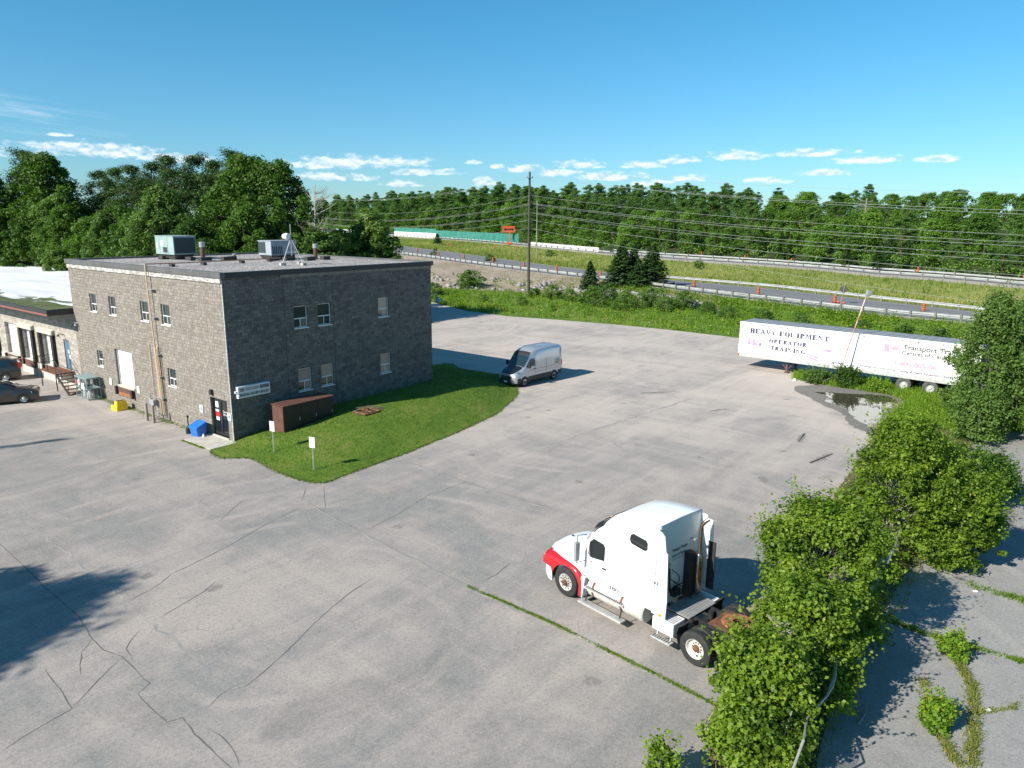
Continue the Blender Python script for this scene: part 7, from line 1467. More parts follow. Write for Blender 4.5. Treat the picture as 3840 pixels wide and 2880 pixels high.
# --- foreground bushes along the old fence line (unique, leaf by leaf)
def bush(name, loc, h, rad, seed, label, mt='leaf_birch', leaf=.095, nc=170, per=150, rc=.42, bark='bark_birch', stems=5, zlow=.08, squash=(1, 1), ang=0.0, lean=(0, 0), topk=1.0, cat='bush', flat=.8, profile=None, wp=.42, sk=1.0):
    rng = NP(seed); t = thing(name, label, cat, loc, ang); C = []; lob = rng.uniform(.78, 1.2, (8, 6))
    for i in range(nc):
        u = rng.random() ** .85; z = h * (zlow + (1 - zlow) * u); a = rng.uniform(0, 2 * pi); env = rad * (np.sin(pi * min(.985, .20 + .78 * u)) ** wp if profile is None else np.interp(u, *profile)); la = lob[int(a / (2 * pi) * 8) % 8, int(u * 5.99)]
        r = env * la * rng.uniform(.30, 1.0) ** .5; C.append((r * cos(a) * squash[0] + lean[0] * z, r * sin(a) * squash[1] + lean[1] * z, z * (.90 + .1 * la)))
    C = np.array(C); rr = np.clip(rng.lognormal(-.28, .45, nc), .3, 1.7) * rc
    V, Q, T = clump_leaves(C, rr, per, leaf * np.clip(rng.lognormal(0, .28, nc * per), .45, 1.7), rng, flat=flat, up_b=.75, aspect=.78, shell=.15)
    # upright end shoots breaking the outline
    out = C[np.argsort(-(np.linalg.norm(C[:, :2], axis=1) / rad + C[:, 2] / h))[:int(nc * .5)]]; S = []
    for c in out:
        d = unit(np.array([[c[0] * .6, c[1] * .6, rad * .9]]) + rng.normal(size=(1, 3)) * .25 * rad)[0]; L = rng.uniform(.25, 1.0) * rc * 2.6; k = rng.random(14)
        S.append(c + d * (rc * .3 + k[:, None] * L) + rng.normal(size=(14, 3)) * .045)
    S = np.concatenate(S); V2, Q2 = leaf_quads(S, rng.normal(size=(len(S), 3)) * .6 + [0, 0, .8], leaf, rng, .78); T2 = np.repeat(np.clip(.45 + .5 * rng.random(len(S)), 0, 1), 4)
    V, Q, T = join((V, Q, T), (V2, Q2, T2)); np_mesh('foliage', V, Q, mt, T, parent=t)
    g = MB(); st = [(rng.normal() * .25 * sk, rng.normal() * .25 * sk) for _ in range(stems)]
    for sx, sy in st: ex, ey = sx * 1.8 + rng.normal() * .25 * rad + lean[0] * h, sy * 1.8 + rng.normal() * .25 * rad + lean[1] * h; g.tube([(sx, sy, -.1), (sx + (ex - sx) * .3, sy + (ey - sy) * .3, h * .3), (ex, ey, h * .66)], .035 * (.3 + .7 * sk), 6, r2=.010 * sk)
    for i in rng.choice(nc, min(nc, 80), replace=False):
        c = C[i]; s = st[rng.integers(stems)]; g.tube([(s[0] * 1.5 + lean[0] * c[2] * .5, s[1] * 1.5 + lean[1] * c[2] * .5, c[2] * .45), tuple(c * [.6, .6, .78]), tuple(c)], .014, 4, r2=.005, cap=False)
    g.build('stems', bark, t, fixn=False); return t
BR = R(52)
bush('roadside_bush', (5.9, 14.75, 0), 3.1, 1.05, 11, 'leafy bright green bush nearest the camera at the bottom edge', nc=170, per=170, leaf=.10, wp=.38)
bush('roadside_bush', (7.75, 16.9, 0), 3.3, 1.15, 12, 'leafy green bush hiding the rear end of the truck', nc=170, per=150, wp=.35)
bush('roadside_bush', (9.4, 19.7, 0), 4.5, 1.75, 13, 'tall leafy birch bush between the truck and the sagging fence panel', nc=260, per=160, wp=.40)
bush('roadside_bush', (15.0, 25.9, 0), 5.4, 1.75, 14, 'tallest leafy bush, just beyond the sagging fence panel', nc=280, per=150, wp=.45)
bush('roadside_bush', (16.6, 25.1, 0), 3.5, 1.55, 15, 'broad low-hanging leafy bush right of the sagging fence panel', nc=240, per=150, wp=.35)
bush('roadside_bush', (18.0, 29.8, 0), 3.4, 1.8, 16, 'yellow-green leafy bush behind the tallest one, below the puddle', nc=230, per=130, wp=.4)
bush('roadside_bush', (21.2, 31.4, 0), 2.3, 2.0, 17, 'dark low bush at the right behind the broad leafy bush', nc=170, per=120, mt='leaf_decid', wp=.35)
bush('poplar_tree', (30.3, 44.9, 0), 8.2, 2.2, 21, 'tall pale green poplar covering the rear end of the white trailer', mt='leaf_poplar', leaf=.13, nc=330, per=130, rc=.5, cat='tree', profile=([0, .15, .45, .7, .88, 1], [.75, 1, .88, .52, .38, .15]))
bush('poplar_tree', (33.5, 44.4, 0), 5.8, 3.2, 22, 'lower leafy poplar at the right frame edge beside the tall one', mt='leaf_poplar', leaf=.14, nc=280, per=110, rc=.6, cat='tree')
bush('poplar_tree', (39.0, 53.5, 0), 6.5, 3.6, 23, 'leafy poplar behind the trailer end at the right frame edge', mt='leaf_poplar', leaf=.15, nc=280, per=90, rc=.6, cat='tree')
bush('poplar_tree', (27.6, 41.0, 0), 2.9, 1.5, 24, 'small poplar bush at the foot of the tall poplar, lot side', mt='leaf_poplar', leaf=.12, nc=150, per=110, rc=.45, cat='tree')
bush('poplar_tree', (31.5, 39.3, 0), 3.0, 2.4, 25, 'dark leafy thicket beside the crumpled fence', mt='leaf_decid', leaf=.12, nc=170, per=100, rc=.5, cat='tree')
bush('poplar_tree', (37.0, 44.5, 0), 4.4, 3.0, 27, 'dark leafy thicket at the frame edge beyond the crumpled fence', mt='leaf_decid', leaf=.13, nc=200, per=90, rc=.55, cat='tree')
bush('sapling', (3.45, 13.9, 0), .95, .30, 26, 'slender green sapling poking up at the bottom edge of the lot', nc=34, per=26, leaf=.10, rc=.2, stems=2, cat='sapling', sk=.2)
bush('goldenrod_clump', (10.8, 15.9, 0), .8, .26, 31, 'bright green goldenrod clump growing in the side lot crack', mt='weed_green', leaf=.09, nc=60, per=60, rc=.16, bark='bark', cat='weed clump', sk=.2)
bush('goldenrod_clump', (13.1, 19.0, 0), .55, .30, 32, 'goldenrod clump at the end of the weedy kerb on the side lot', mt='weed_green', leaf=.09, nc=50, per=50, rc=.18, bark='bark', cat='weed clump', sk=.2)
bush('pole_shrub', (26.2, 55.0, 0), 1.4, .8, 33, 'dark green shrub at the foot of the leaning light pole', mt='leaf_decid', leaf=.11, nc=110, per=70, rc=.34, cat='shrub')
bush('pole_shrub', (24.5, 56.4, 0), .9, 1.1, 34, 'low weedy shrub left of the leaning light pole', mt='leaf_poplar', leaf=.10, nc=90, per=60, rc=.3, cat='shrub')
bush('pole_shrub', (28.0, 53.6, 0), .7, .9, 35, 'low weedy shrub right of the leaning light pole', mt='weed_green', leaf=.10, nc=80, per=60, rc=.3, cat='shrub')

# --- scattering helpers on the road strips
def scatter(rowsA, n, rng, u0=0.0, u1=1.0, cols=None):
    """random points on a strip given by its rows"""
    rows = [np.array(dens(r)) for r in rowsA]; m = len(rows[0]); lo, hi = cols or (0, m - 1); seg = rng.integers(lo, hi, n)
    # weight by column length
    L = np.linalg.norm(rows[0][1:, :2] - rows[0][:-1, :2], axis=1) * 1.0; w_ = L[lo:hi] / L[lo:hi].sum(); seg = lo + rng.choice(hi - lo, n, p=w_)
    f = rng.random(n)[:, None]; v = u0 + (u1 - u0) * rng.random(n) * .999; v = v * (len(rows) - 1); j = v.astype(int); g_ = (v - j)[:, None]
    R_ = np.stack(rows); a = R_[j, seg] * (1 - f) + R_[j, seg + 1] * f; c = R_[j + 1, seg] * (1 - f) + R_[j + 1, seg + 1] * f; return a * (1 - g_) + c * g_
def inview(P, m=3.0):
    a = np.degrees(np.arctan2(P[:, 0], P[:, 1])); return P[(a > -40) & (a < 38.5)]
def clumpy(P, rng, k=.35, sc=9.0, seed=0):
    f = np.sin(P[:, 0] / sc * 2.1 + seed) * np.sin(P[:, 1] / sc * 1.7 + seed * 2) + .5 * np.sin(P[:, 0] / sc * 5 + 1) * np.sin(P[:, 1] / sc * 4.1); return P[f > rng.normal(size=len(P)) * .5 - k]
def stuff(name, V, Q, T, m, label=None):
    o = np_mesh(name, V, Q, m, T); return tag(o, kind='stuff')
# verge between lot and bank: weeds knee to chest high
rng = NP(40)
P = inview(scatter(VERGE, 40000, rng, .02, 1.0)); P1_ = clumpy(P, rng, 1.2, 5, 1)
C = P1_[::6] + [0, 0, .30]; A_ = clump_leaves(C, rng.uniform(.3, .85, len(C)), 18, .22, rng, flat=.8, up_b=.8, tint_c=np.clip(.5 + .45 * np.sin(C[:, 0] * .35) * np.sin(C[:, 1] * .4) + .15 * rng.normal(size=len(C)), 0, .99))
B_ = blades(P, .55, .09, rng, .35); stuff('weeds', *join(A_, B_), 'weed_green')
# lower bank
P = inview(scatter(BANK, 34000, rng, .0, .97)); az_ = np.degrees(np.arctan2(P[:, 0], P[:, 1])); P = P[(az_ > 7) | ((rng.random(len(P)) < .35) & (P[:, 2] < 1.6))]; Pc = clumpy(P, rng, .8, 7, 3); C = Pc[::5] + [0, 0, .25]
A_ = clump_leaves(C, rng.uniform(.3, .9, len(C)), 18, .24, rng, flat=.8, up_b=.8); B_ = blades(Pc, .5, .09, rng, .35); stuff('weeds', *join(A_, B_), 'weed_green')
P = inview(scatter(BANK, 6000, rng, .55, .98)); P = clumpy(P, rng, -.1, 6, 4); stuff('weeds', *blades(P, .5, .09, rng, .4), 'weed_dry')
# median grass
P = inview(scatter([R4b, R5, R5b], 70000, rng, .02, .99)); B1 = blades(P, .60, .13, rng, .35, tint=np.clip(.5 + .28 * np.sin(P[:, 0] * .12) * np.sin(P[:, 1] * .07) + .22 * rng.normal(size=len(P)), 0, 1)); stuff('median_grass', *B1, 'weed_dry')
P = inview(scatter([R4b, R5, R5b], 14000, rng, .02, .95)); P = clumpy(P, rng, -.15, 11, 6); C = P[::5] + [0, 0, .3]; A_ = clump_leaves(C, rng.uniform(.35, .8, len(C)), 16, .28, rng, up_b=.8); stuff('median_grass', *join(A_, blades(P, .7, .14, rng)), 'weed_green')
# grass under and in front of the trailer
def poly_scatter(poly, n, rng, z=0.0):
    xs = [p[0] for p in poly]; ys = [p[1] for p in poly]; out = []
    while len(out) < n:
        x, y = rng.uniform(min(xs), max(xs)), rng.uniform(min(ys), max(ys))
        if inpoly(x, y, poly): out.append((x, y, z))
    return np.array(out)
rng = NP(41)
GP = [(22.9, 57.6), (24.4, 55.4), (26.9, 53.4), (28.2, 52.0), (28.4, 50.3), (26.0, 47.2), (24.4, 45.0), (27.5, 42.5), (31, 46), (34.5, 50.5), (31.8, 55.0), (27.5, 58.6), (24, 60.0)]
P = poly_scatter(GP, 9000, rng); C = P[::14] + [0, 0, .2]; stuff('tall_grass', *join(blades(P, .45, .05, rng, .3, np.clip(.45 + .3 * rng.random(len(P)), 0, .9)), clump_leaves(C, rng.uniform(.15, .4, len(C)), 12, .12, rng)), 'weed_green')
GP2 = [(20, 60.5), (24, 62), (33, 63), (40, 60), (45, 50), (50, 50), (54, 60), (44, 72), (36, 70), (27, 68), (22, 64)]
# lawn blades
rng = NP(42); n = 42000; out = []
a = rng.uniform(-1.5, 24, n); p = rng.uniform(-6.4, 9.4, n); keep = [i for i in range(n) if inpoly(a[i], p[i], LOs)]
P = np.array([tuple(Bp(a[i], -p[i], lawn_z(a[i], p[i]) - .01)) for i in keep]); stuff('lawn_grass', *blades(P, .085, .035, rng, .5), 'lawn_blade')
P = []
for (a0, p0), (a1, p1) in zip(LOs[:-4], LOs[1:-3]):
    L = math.hypot(a1 - a0, p1 - p0)
    for k in range(int(L * 45)): f = rng.random(); P.append(tuple(Bp(a0 + (a1 - a0) * f + rng.normal() * .07, -(p0 + (p1 - p0) * f) + rng.normal() * .07, .0)))
stuff('lawn_grass', *blades(np.array(P), .13, .04, rng, .6), 'lawn_blade')
# weeds in the seams
def seamweeds(line, per_m, rng, w_=.10, h=.16, m='weed_green', skip=.35):
    P = []; L0 = [Vector((*p, 0)) for p in line]; nz_ = rng.random(97)
    for a_, c_ in zip(L0[:-1], L0[1:]):
        L = (c_ - a_).length
        for k in range(int(L * per_m)):
            f = rng.random(); q = a_.lerp(c_, f); u_ = (q - L0[0]).length * 2.3; i_ = int(u_); s = (nz_[i_ % 97] * (1 - (u_ - i_)) + nz_[(i_ + 1) % 97] * (u_ - i_)) * 2 - 1
            if s > skip * 2 - 1 + rng.normal() * .3: P.append((q.x + rng.normal() * w_, q.y + rng.normal() * w_, .0))
    P = np.array(P); return join(blades(P, h, .022, rng, .7), clump_leaves(P[::9] + [0, 0, h * .3], np.full(len(P[::9]), h * .6), 9, h * .35, rng))
stuff('seam_weeds', *seamweeds([(-1.5, 23.0), (1.2, 20.8), (2.8, 19.3), (4.2, 18.0), (5.6, 16.6)], 420, rng, .04, .055, skip=.2), 'weed_green')
stuff('seam_weeds', *seamweeds([(12.0, 21.2), (13.0, 20.2), (14.9, 18.9), (17.5, 17.2)], 420, rng, .08, .12, skip=.2), 'weed_green')
stuff('seam_weeds', *join(seamweeds([(13.2, 19.0), (12.8, 17.6), (12.1, 16.4), (11.6, 15.6), (10.9, 14.6)], 420, rng, .08, .13, skip=.2), seamweeds([(11.6, 17.9), (10.9, 16.2), (10.6, 14.5)], 420, rng, .08, .13, skip=.2), seamweeds([(12.1, 16.5), (13.3, 16.7), (14.2, 17.4)], 300, rng, .05, .08)), 'weed_dry')
stuff('seam_weeds', *join(seamweeds([(16.2, 23.4), (17.4, 22.4), (17.8, 21.2)], 350, rng, .12, .15, skip=.2), seamweeds([(31, 44), (35, 42.5), (40, 42)], 500, rng, .6, .4, skip=0)), 'weed_green')
stuff('seam_weeds', *seamweeds([tuple(Bp(-.25, y)[:2]) for y in (2.6, 6, 9, 12, 16, 19)], 120, rng, .10, .10, skip=.4), 'weed_green')
stuff('seam_weeds', *seamweeds([tuple(Bp(-1.7, y)[:2]) for y in (.2, 1.4, 2.6)], 260, rng, .05, .08, skip=0), 'weed_green')
# undergrowth below the bushes
P = poly_scatter([(4.4, 12), (5.0, 16), (9.1, 22.2), (15.6, 32.5), (24.2, 45.5), (29.2, 53), (36, 50), (31.5, 45.6), (22.4, 35), (16.2, 26), (12.8, 21.3), (9.1, 17.2), (6.8, 13), (6.6, 10), (4.4, 10)], 15000, rng)
P = clumpy(P, rng, .3, 2.5, 2); stuff('undergrowth', *join(blades(P, .22, .03, rng, .6), clump_leaves(P[::8] + [0, 0, .12], np.full(len(P[::8]), .22), 10, .08, rng)), 'weed_dry')
# leaf litter and broken bits along the foot of the walls
P = np.array([tuple(Bp(-abs(rng.normal()) * .25 - .02, rng.uniform(2.7, 19), .008)) for _ in range(900)]); V, Q = leaf_quads(P, np.tile([0, 0, 1.0], (len(P), 1)) + rng.normal(size=(len(P), 3)) * .3, .06, rng); o = np_mesh('leaf_litter', V, Q, 'soil'); tag(o, kind='stuff')
# riprap at the foot of the bank
rng = NP(43); V = []; Q = []; o_ = 0
PR_ = scatter([R1, R1b], 420, rng, .0, .9, (14, 52)); PR_ = clumpy(PR_, rng, .0, 5, 2)
for p in PR_:
    s = rng.uniform(.25, .8); cb = np.array([(x, y, z) for x in (-1, 1) for y in (-1, 1) for z in (-1, 1)]) * .5 * s * rng.uniform(.6, 1.2, 3) + rng.normal(size=(8, 3)) * .10 * s; a_ = rng.uniform(0, 3); Rz = np.array([[cos(a_), -sin(a_), 0], [sin(a_), cos(a_), 0], [0, 0, 1]]); V.append(cb @ Rz.T + p + [0, 0, .1]); Q.append(np.array([(0, 1, 3, 2), (4, 6, 7, 5), (0, 4, 5, 1), (2, 3, 7, 6), (0, 2, 6, 4), (1, 5, 7, 3)]) + o_); o_ += 8
tag(np_mesh('rubble', np.concatenate(V), np.concatenate(Q), 'rock'), kind='stuff')

# --- shrubs on verge and bank (individual)
sh0 = tree_decid('verge_shrub', 2.0, 1.4, 50, 46, 60, .17, 'leaf_poplar', cz=.05, label='x', cat='shrub', rc=.42, trunk_r=.05, limbs=8)
sh1 = tree_decid('verge_shrub', 1.5, 1.2, 51, 40, 60, .16, 'leaf_far', cz=.05, label='x', cat='shrub', rc=.4, trunk_r=.05, limbs=8)
rng = NP(44); k = 0
SH = [(-15.5, 113, 1.5, 0), (-16.5, 118, 1.3, 1), (-13, 119, 1.2, 0), (-8.2, 130, 1.4, 0), (-7.5, 131, 1.7, 0), (3.5, 118, .9, 1), (6.5, 116, 1.1, 0), (9, 113, 1.0, 0), (11, 110, 1.2, 1), (12.5, 107, 1.2, 0), (14.5, 112, 1.4, 0), (17, 108, 1.3, 1), (18.5, 104, 1.2, 0), (20.5, 106, 1.4, 0), (15.5, 102, 1.0, 0), (21.5, 101, 1.1, 0), (24.2, 103, 1.3, 0), (13.0, 117, 1.2, 1),
      (26.5, 98, 1.0, 1), (28.2, 94, .9, 0), (31, 88, 1.0, 0), (34.3, 85, 1.0, 0), (36.0, 90, .8, 1), (39.5, 81, .9, 0), (42, 76.5, 1.2, 1), (43.5, 73, 1.1, 0), (47, 70, 1.0, 1), (49, 64, 1.2, 0), (33, 95, .7, 1), (1.5, 108, .7, 0), (5.5, 103, .6, 1), (-4.5, 113, .6, 0)]
protos = [sh0, sh1]; used = [False, False]
def zof(x, y):     # rough height on verge / bank
    best = 9e9; z = 0
    for r in (R0, R1a, R1, R1b, R2b): 
        for p in DR[id(r)]:
            d = (p[0] - x) ** 2 + (p[1] - y) ** 2
            if d < best: best = d; z = p[2]
    return z
DR = {id(r): dens(r) for r in (R0, R1a, R1, R1b, R2b)}
for x, y, s, k in SH:
    lab = ['pale leafy shrub on the weedy verge between lot and road bank', 'dark leafy shrub on the weedy verge between lot and road bank'][k]; grp = ['pale shrubs on the verge', 'dark shrubs on the verge'][k]; loc = (x, y, zof(x, y) - .15)
    if not used[k]: o = protos[k]; used[k] = True; o.location = loc; o.scale = (s,) * 3; o['label'] = lab; o['group'] = grp
    else: dup(protos[k], loc, rng.uniform(0, 6.28), lab, grp, s)
# two spruces by the road
tree_spruce('spruce_tree', 5.2, 2.3, 60, nb=200, per=40, needle=.34, label='small dark spruce right of the tall utility pole').location = (13.0, 122.5, .7)
s1 = tree_spruce('spruce_tree', 8.2, 3.7, 61, nb=340, per=48, needle=.36, label='left one of the pair of dark spruces before the near guardrail'); s1.location = (18.6, 125.0, .5); s1.scale = (1.25, 1.25, 1.0)
s2 = dup(s1, (23.6, 123.2, .5), 2.1, 'right one of the pair of dark spruces before the near guardrail', None, (1.25, 1.25, .98))
dup(s1, (21.2, 122.0, .4), 5.2, 'lower bushy spruce in front of the spruce pair', None, (.9, .9, .72)); s3 = dup(s1, (21.0, 126.5, .8), 4.0, 'slim dark spruce between the pair before the near guardrail', None, (.7, .7, 1.0))
for i, (x, y, s, l) in enumerate([(-29.5, 286, .45, 'small round conifer in front of the pale concrete retaining wall')]): dup(s1, (x, y, 3.6), 1, l, None, (s * 1.4, s * 1.4, s))
for i, (az_, d_, s, l) in enumerate([(-6.2, 205, .8, 'wide green shrub on the median below the green mesh screen'), (-1.8, 180, 1.0, 'green shrub on the median left of the tall utility pole'), (2.9, 210, 1.0, 'green shrub beyond the thin pale pole'), (14.3, 170, .9, 'round green shrub on the median under the far guardrail'), (10.5, 215, .9, 'round green shrub against the far guardrail above the spruces')]):
    z_ = 2.3; dup(sh0, (d_ * sin(R(az_)), d_ * cos(R(az_)), z_), i, l, 'green shrubs on the median', s)

# ------------------------------------------------------------------ left woods behind the buildings
dA = tree_decid('maple_tree', 15.5, 4.2, 70, 330, 95, .27, 'leaf_decid', label='x', rc=.85, trunk_r=.24, cz=.10, width_pow=.62, shape=1.08)
dB = tree_decid('maple_tree', 13.5, 3.4, 71, 280, 90, .26, 'leaf_poplar', label='x', rc=.72, trunk_r=.2, cz=.08, width_pow=.75, shape=1.1)
dC = tree_decid('maple_tree', 11.5, 3.2, 72, 250, 90, .25, 'leaf_decid', label='x', rc=.72, trunk_r=.18, cz=.06, width_pow=.6, shape=1.1)
dD = tree_decid('aspen_tree', 9.0, 2.1, 73, 150, 80, .24, 'leaf_poplar', label='x', rc=.62, trunk_r=.12, cz=.05, bark='bark_birch')
pA = tree_pine('pine_tree', 19, 4.0, 74, label='x', whorls=17, per=42, start=.36, dens=6, rk=1.35, needle=.3)
pB = tree_pine('pine_tree', 18, 3.7, 75, label='x', whorls=16, per=42, start=.40, dens=6, rk=1.35, needle=.3)
LT = [ # proto, x, y, scale, label
 (dA, -75, 104, 1.30, 'large leafy tree at the far left edge of the woods'), (pA, -69.5, 107, 1.14, 'dark pine top left of the tallest leafy tree'), (dA, -66.5, 106, 1.36, 'tallest leafy tree of the left part of the woods'), (dB, -61.5, 100, 1.15, 'pale leafy tree right of the tallest one at the left'), (pB, -62.5, 113, 1.08, 'dark pine in the gap at the left, first of the row'),
 (pA, -57.5, 108, 1.03, 'dark pine in the row, second from the left'), (pB, -53, 104, 1.09, 'dark pine in the row, third from the left'), (pA, -48.5, 100, 1.04, 'dark pine in the row, fourth from the left'), (pB, -44.5, 96.5, 1.13, 'dark pine in the row, fifth from the left'), (pA, -41.0, 95.5, 1.07, 'dark pine in the row, sixth from the left'), (pB, -37.5, 93.5, 1.09, 'dark pine in the row, seventh from the left'), (pA, -34.5, 92, 1.08, 'dark pine in the row, eighth from the left, next to the dense maple'),
 (dA, -31.2, 87.5, 1.27, 'dense dark maple, tallest crown above the grey rooftop unit, left half'), (dA, -27.5, 86.5, 1.22, 'dense dark maple, tallest crown above the grey rooftop unit, right half'), (dC, -29.8, 82, 1.22, 'dark leafy tree below the dense maple crowns'), (dB, -26.0, 84.0, .98, 'pale leafy tree low in front of the dense maple'),
 (dB, -39.0, 81.5, 1.18, 'pale leafy tree rising behind the pale green rooftop unit'), (dC, -43.5, 84, 1.12, 'leafy tree left of the pale green rooftop unit'), (dB, -48.5, 88, .98, 'yellow-green leafy tree in the middle of the woods edge'), (dC, -53.5, 93, 1.1, 'leafy tree left of the yellow-green one'), (dC, -35.0, 79.5, 1.08, 'leafy tree just right of the pale green rooftop unit'), (dD, -56.5, 90, 1.0, 'thin pale aspen in front of the dark woods edge'),
 (dC, -59, 97, 1.2, 'round dark tree at the woods edge, left part'), (dC, -65, 99, 1.15, 'round dark tree at the woods edge, above the white roof corner'), (dC, -71, 98, 1.15, 'round dark tree at the woods edge beyond the white roof'), (dB, -79, 108, 1.1, 'pale tree at the far left frame edge'), (dC, -31.8, 77, .9, 'low leafy tree behind the vent stack'), (dC, -27.0, 78.5, .92, 'low leafy tree behind the grey rooftop unit'), (dC, -50, 96, 1.2, 'shaded tree deep in the middle of the woods'), (dC, -46, 99, 1.2, 'shaded tree deep in the woods under the pines'), (dC, -40, 99, 1.2, 'shaded tree deep in the woods behind the pale tree'), (dC, -35, 97, 1.2, 'shaded tree deep in the woods left of the dense maple'),
 (dC, -57, 104, 1.2, 'shaded tree deep in the woods left of the middle'), (dC, -63, 108, 1.25, 'shaded tree deep in the woods at the left'),
 (dD, -22.5, 83, 1.28, 'aspen sapling right of the antenna tripod'), (dD, -20.8, 84, 1.22, 'slim aspen with white stem beside the dead pine'), (dD, -20.2, 88, 1.25, 'leafy aspen behind the tripod, right side'), (dD, -19.2, 91, 1.30, 'leafy aspen in front of the excavator arm'), (dD, -18.2, 93, 1.35, 'leafy aspen left of the tall roadside sapling group'), (dD, -17.4, 91, 1.50, 'tall aspen at the right end of the sapling group'), (dD, -16.4, 90, 1.22, 'short aspen at the roof edge, right end of the sapling group'), (dD, -21.8, 90, 1.25, 'aspen leaning over the near guardrail'), (dC, -22.5, 92, .85, 'round bushy tree behind the sapling group'), (dC, -19.5, 97, .85, 'round bushy tree behind the sapling group, right one'), (dC, -25.5, 97, .85, 'round bushy tree left of the pole'), (dC, -24.5, 84.5, 1.0, 'bushy tree under the dead pine')]
seen = set(); rng = NP(77)
for pr, x, y, s, l in LT:
    if pr not in seen: seen.add(pr); o = pr; o.location = (x, y, -.3); o.scale = (s,) * 3; o['label'] = l; o['group'] = 'trees of the woods behind the building'
    else: dup(pr, (x, y, -.3), rng.uniform(0, 6.28), l, 'trees of the woods behind the building', s)
# dead pine with bare branches
t = thing('dead_pine', 'dead pine with bare curled branches at the right end of the woods', 'tree', (-22.6, 83.5, -.3)); rg = random.Random(8); g = MB(); g.tube([(0, 0, 0), (.2, 0, 6), (.1, 0, 12), (.4, 0, 16.6)], .17, 7, r2=.03)
for k in range(34):
    z = rg.uniform(8, 16); a = rg.uniform(-1.3, 1.3) + (pi if rg.random() < .3 else 0); l = rg.uniform(1.0, 2.8) * (1.25 - abs(z - 12.5) / 7); p1 = Vector((.2 + cos(a) * l * .6, sin(a) * l * .6, z + l * rg.uniform(-.05, .35))); p2 = Vector((.2 + cos(a) * l, sin(a) * l, z + l * .45)); g.tube([(.2, 0, z), p1, p2], .045, 4, r2=.016, cap=False)
    for q in range(3): g.tube([p1.lerp(p2, q / 3), p1.lerp(p2, q / 3) + Vector((rg.gauss(0, .4), rg.gauss(0, .4), rg.uniform(.3, .8)))], .014, 3, r2=.006, cap=False)
g.build('trunk', 'dead_wood', t, fixn=False)
t2 = tree_pine('dying_pine', 16.5, 1.5, 79, start=.55, whorls=9, per=24, mt='needle_dead', label='half-dead brown pine beside the bare dead one', dens=4); t2.location = (-24.8, 86.5, -.3)
# trees off frame whose shadows reach the lot
dup(dA, (-34.2, 7.8, 0), .5, 'leafy tree outside the left frame edge casting a shadow on the lot', 'trees outside the frame', (1.35, 1.35, 1.04))
dup(pB, (-39.5, 12.0, 0), 1.5, 'second pine outside the left frame edge casting a shadow on the lot', 'trees outside the frame', .78)
dup(pA, (-47.5, 24.0, 0), 2.5, 'third pine outside the left frame edge casting thin shadows', 'trees outside the frame', (.22, .22, .95))

# ------------------------------------------------------------------ far woods across the road
fA = tree_decid('far_leafy_tree', 12.0, 3.9, 80, 110, 50, .50, 'leaf_far', label='x', rc=1.15, cz=.04, limbs=6, width_pow=.5)
fB = tree_decid('far_leafy_tree', 10.0, 3.2, 81, 95, 50, .46, 'leaf_far', label='x', rc=1.0, cz=.03, limbs=6, width_pow=.45)
gA = tree_pine('far_pine', 16.5, 4.0, 82, label='x', whorls=17, per=17, mt='needle_far', start=.10, needle=.62, dens=6, rk=1.5)
gB = tree_pine('far_pine', 14.5, 3.4, 83, label='x', whorls=15, per=17, mt='needle_far', start=.08, needle=.60, dens=6, rk=1.5)
gC = tree_spruce('far_spruce', 11.0, 3.3, 84, nb=190, per=28, needle=.5, mt='needle_spruce', label='x')
rng = NP(90); D8 = [np.array(dens(r)) for r in (R8, H1, H2)]; placed = set(); cnt = 0
LABF = {fA: ('broad leafy tree in the dense woods across the roads', 'broad leafy trees in the far woods'), fB: ('small round leafy tree at the front of the far woods', 'small leafy trees in the far woods'), gA: ('tall pine in the dense woods across the roads', 'tall pines in the far woods'), gB: ('mid-size pine in the dense woods across the roads', 'mid-size pines in the far woods'), gC: ('dark conical spruce in the far woods', 'dark spruces in the far woods')}
def put(pr, loc, s):
    global cnt
    cnt += 1; l, g_ = LABF[pr]
    if pr not in placed: placed.add(pr); pr.location = loc; pr.scale = s; pr['label'] = l; pr['group'] = g_
    else: dup(pr, loc, rng.uniform(0, 6.28), l, g_, s)
A8 = np.degrees(np.arctan2(D8[0][:, 0], D8[0][:, 1]))
def at_az(row, a):
    A = np.degrees(np.arctan2(row[:, 0], row[:, 1])); o_ = np.argsort(A); return np.array([np.interp(a, A[o_], row[o_, k]) for k in range(3)])
layers = [(0.0, 1.9, 0), (9, 2.0, 1), (20, 1.9, 2), (33, 1.9, 3), (48, 1.85, 4), (66, 1.8, 5), (88, 1.75, 6), (112, 1.6, 7), (140, 1.5, 8)]
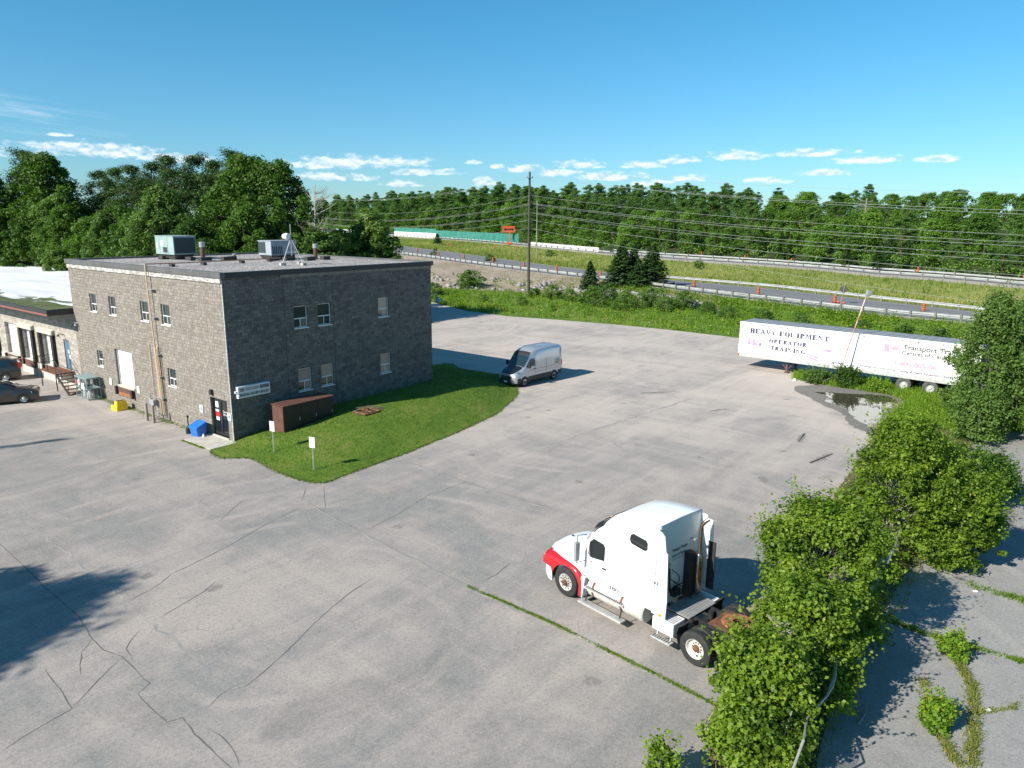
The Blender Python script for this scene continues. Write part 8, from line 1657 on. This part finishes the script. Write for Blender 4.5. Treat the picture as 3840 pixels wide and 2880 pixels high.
for dd, step, li in layers:
    a = -15.5 + rng.random() * step
    while a < 37.0:
        base = at_az(D8[0], a); dist = np.hypot(base[0], base[1]); dv = base[:2] / dist; d_ = dist + dd * (1.0 if a > 5 else 1.0 + (5 - a) * .05) + rng.normal() * 2; z = base[2] + np.interp(dd, [0, 45, 120, 300], [0, 6.0, 11.5, 13]) + rng.normal() * .3 + rng.random() * .8
        leafy = np.clip((a - 14) / 14, .12, .85) if li > 2 else .55
        k = dist / 200.0
        if rng.random() < leafy: pr = fB if li < 2 else (fA if rng.random() < .7 else fB)
        else: pr = (gC if rng.random() < .45 and 8 < a < 30 else gB) if li < 2 else (gA if rng.random() < .6 else gB)
        hs = rng.uniform(.82, 1.12) * (.62 if li == 0 else .70 if li == 1 else .80) * max(1.0, min(1.5, k * .85))
        hs *= np.interp(a, [12, 28], [1.0, .80])
        if pr in (fA, fB): hs *= 1.12
        put(pr, (dv[0] * d_, dv[1] * d_, z - .3), (hs * rng.uniform(1.15, 1.5), hs * rng.uniform(1.15, 1.5), hs))
        a += step * rng.uniform(.75, 1.25) / max(.8, min(1.6, k * .9))
# undergrowth filling the foot of the far woods
P = scatter([R7, R8, H1, H2], 13000, rng, .17, 1.0); P = P[(np.degrees(np.arctan2(P[:, 0], P[:, 1])) > -17) & (np.degrees(np.arctan2(P[:, 0], P[:, 1])) < 37)]
C = P[::3] + np.stack([np.zeros(len(P[::3]))] * 2 + [rng.uniform(.3, 3.2, len(P[::3]))], 1); V, Q, T = clump_leaves(C, rng.uniform(.8, 1.7, len(C)), 22, .5, rng, flat=.9); stuff('undergrowth', V, Q, T, 'leaf_far')
# undergrowth along the left woods and behind the tall building
P = poly_scatter([(-90, 100), (-66, 93), (-45, 78), (-30, 74), (-20, 76), (-14, 88), (-12, 98), (-16, 112), (-30, 118), (-60, 125), (-90, 125)], 5200, rng, 0)
C = P[::2] + np.stack([np.zeros(len(P[::2]))] * 2 + [rng.uniform(.2, 2.2, len(P[::2]))], 1); V, Q, T = clump_leaves(C, rng.uniform(.5, 1.2, len(C)), 26, .28, rng, flat=.9); stuff('undergrowth', V, Q, T, 'leaf_decid')
print('far trees', cnt, 'objects', len(bpy.data.objects))
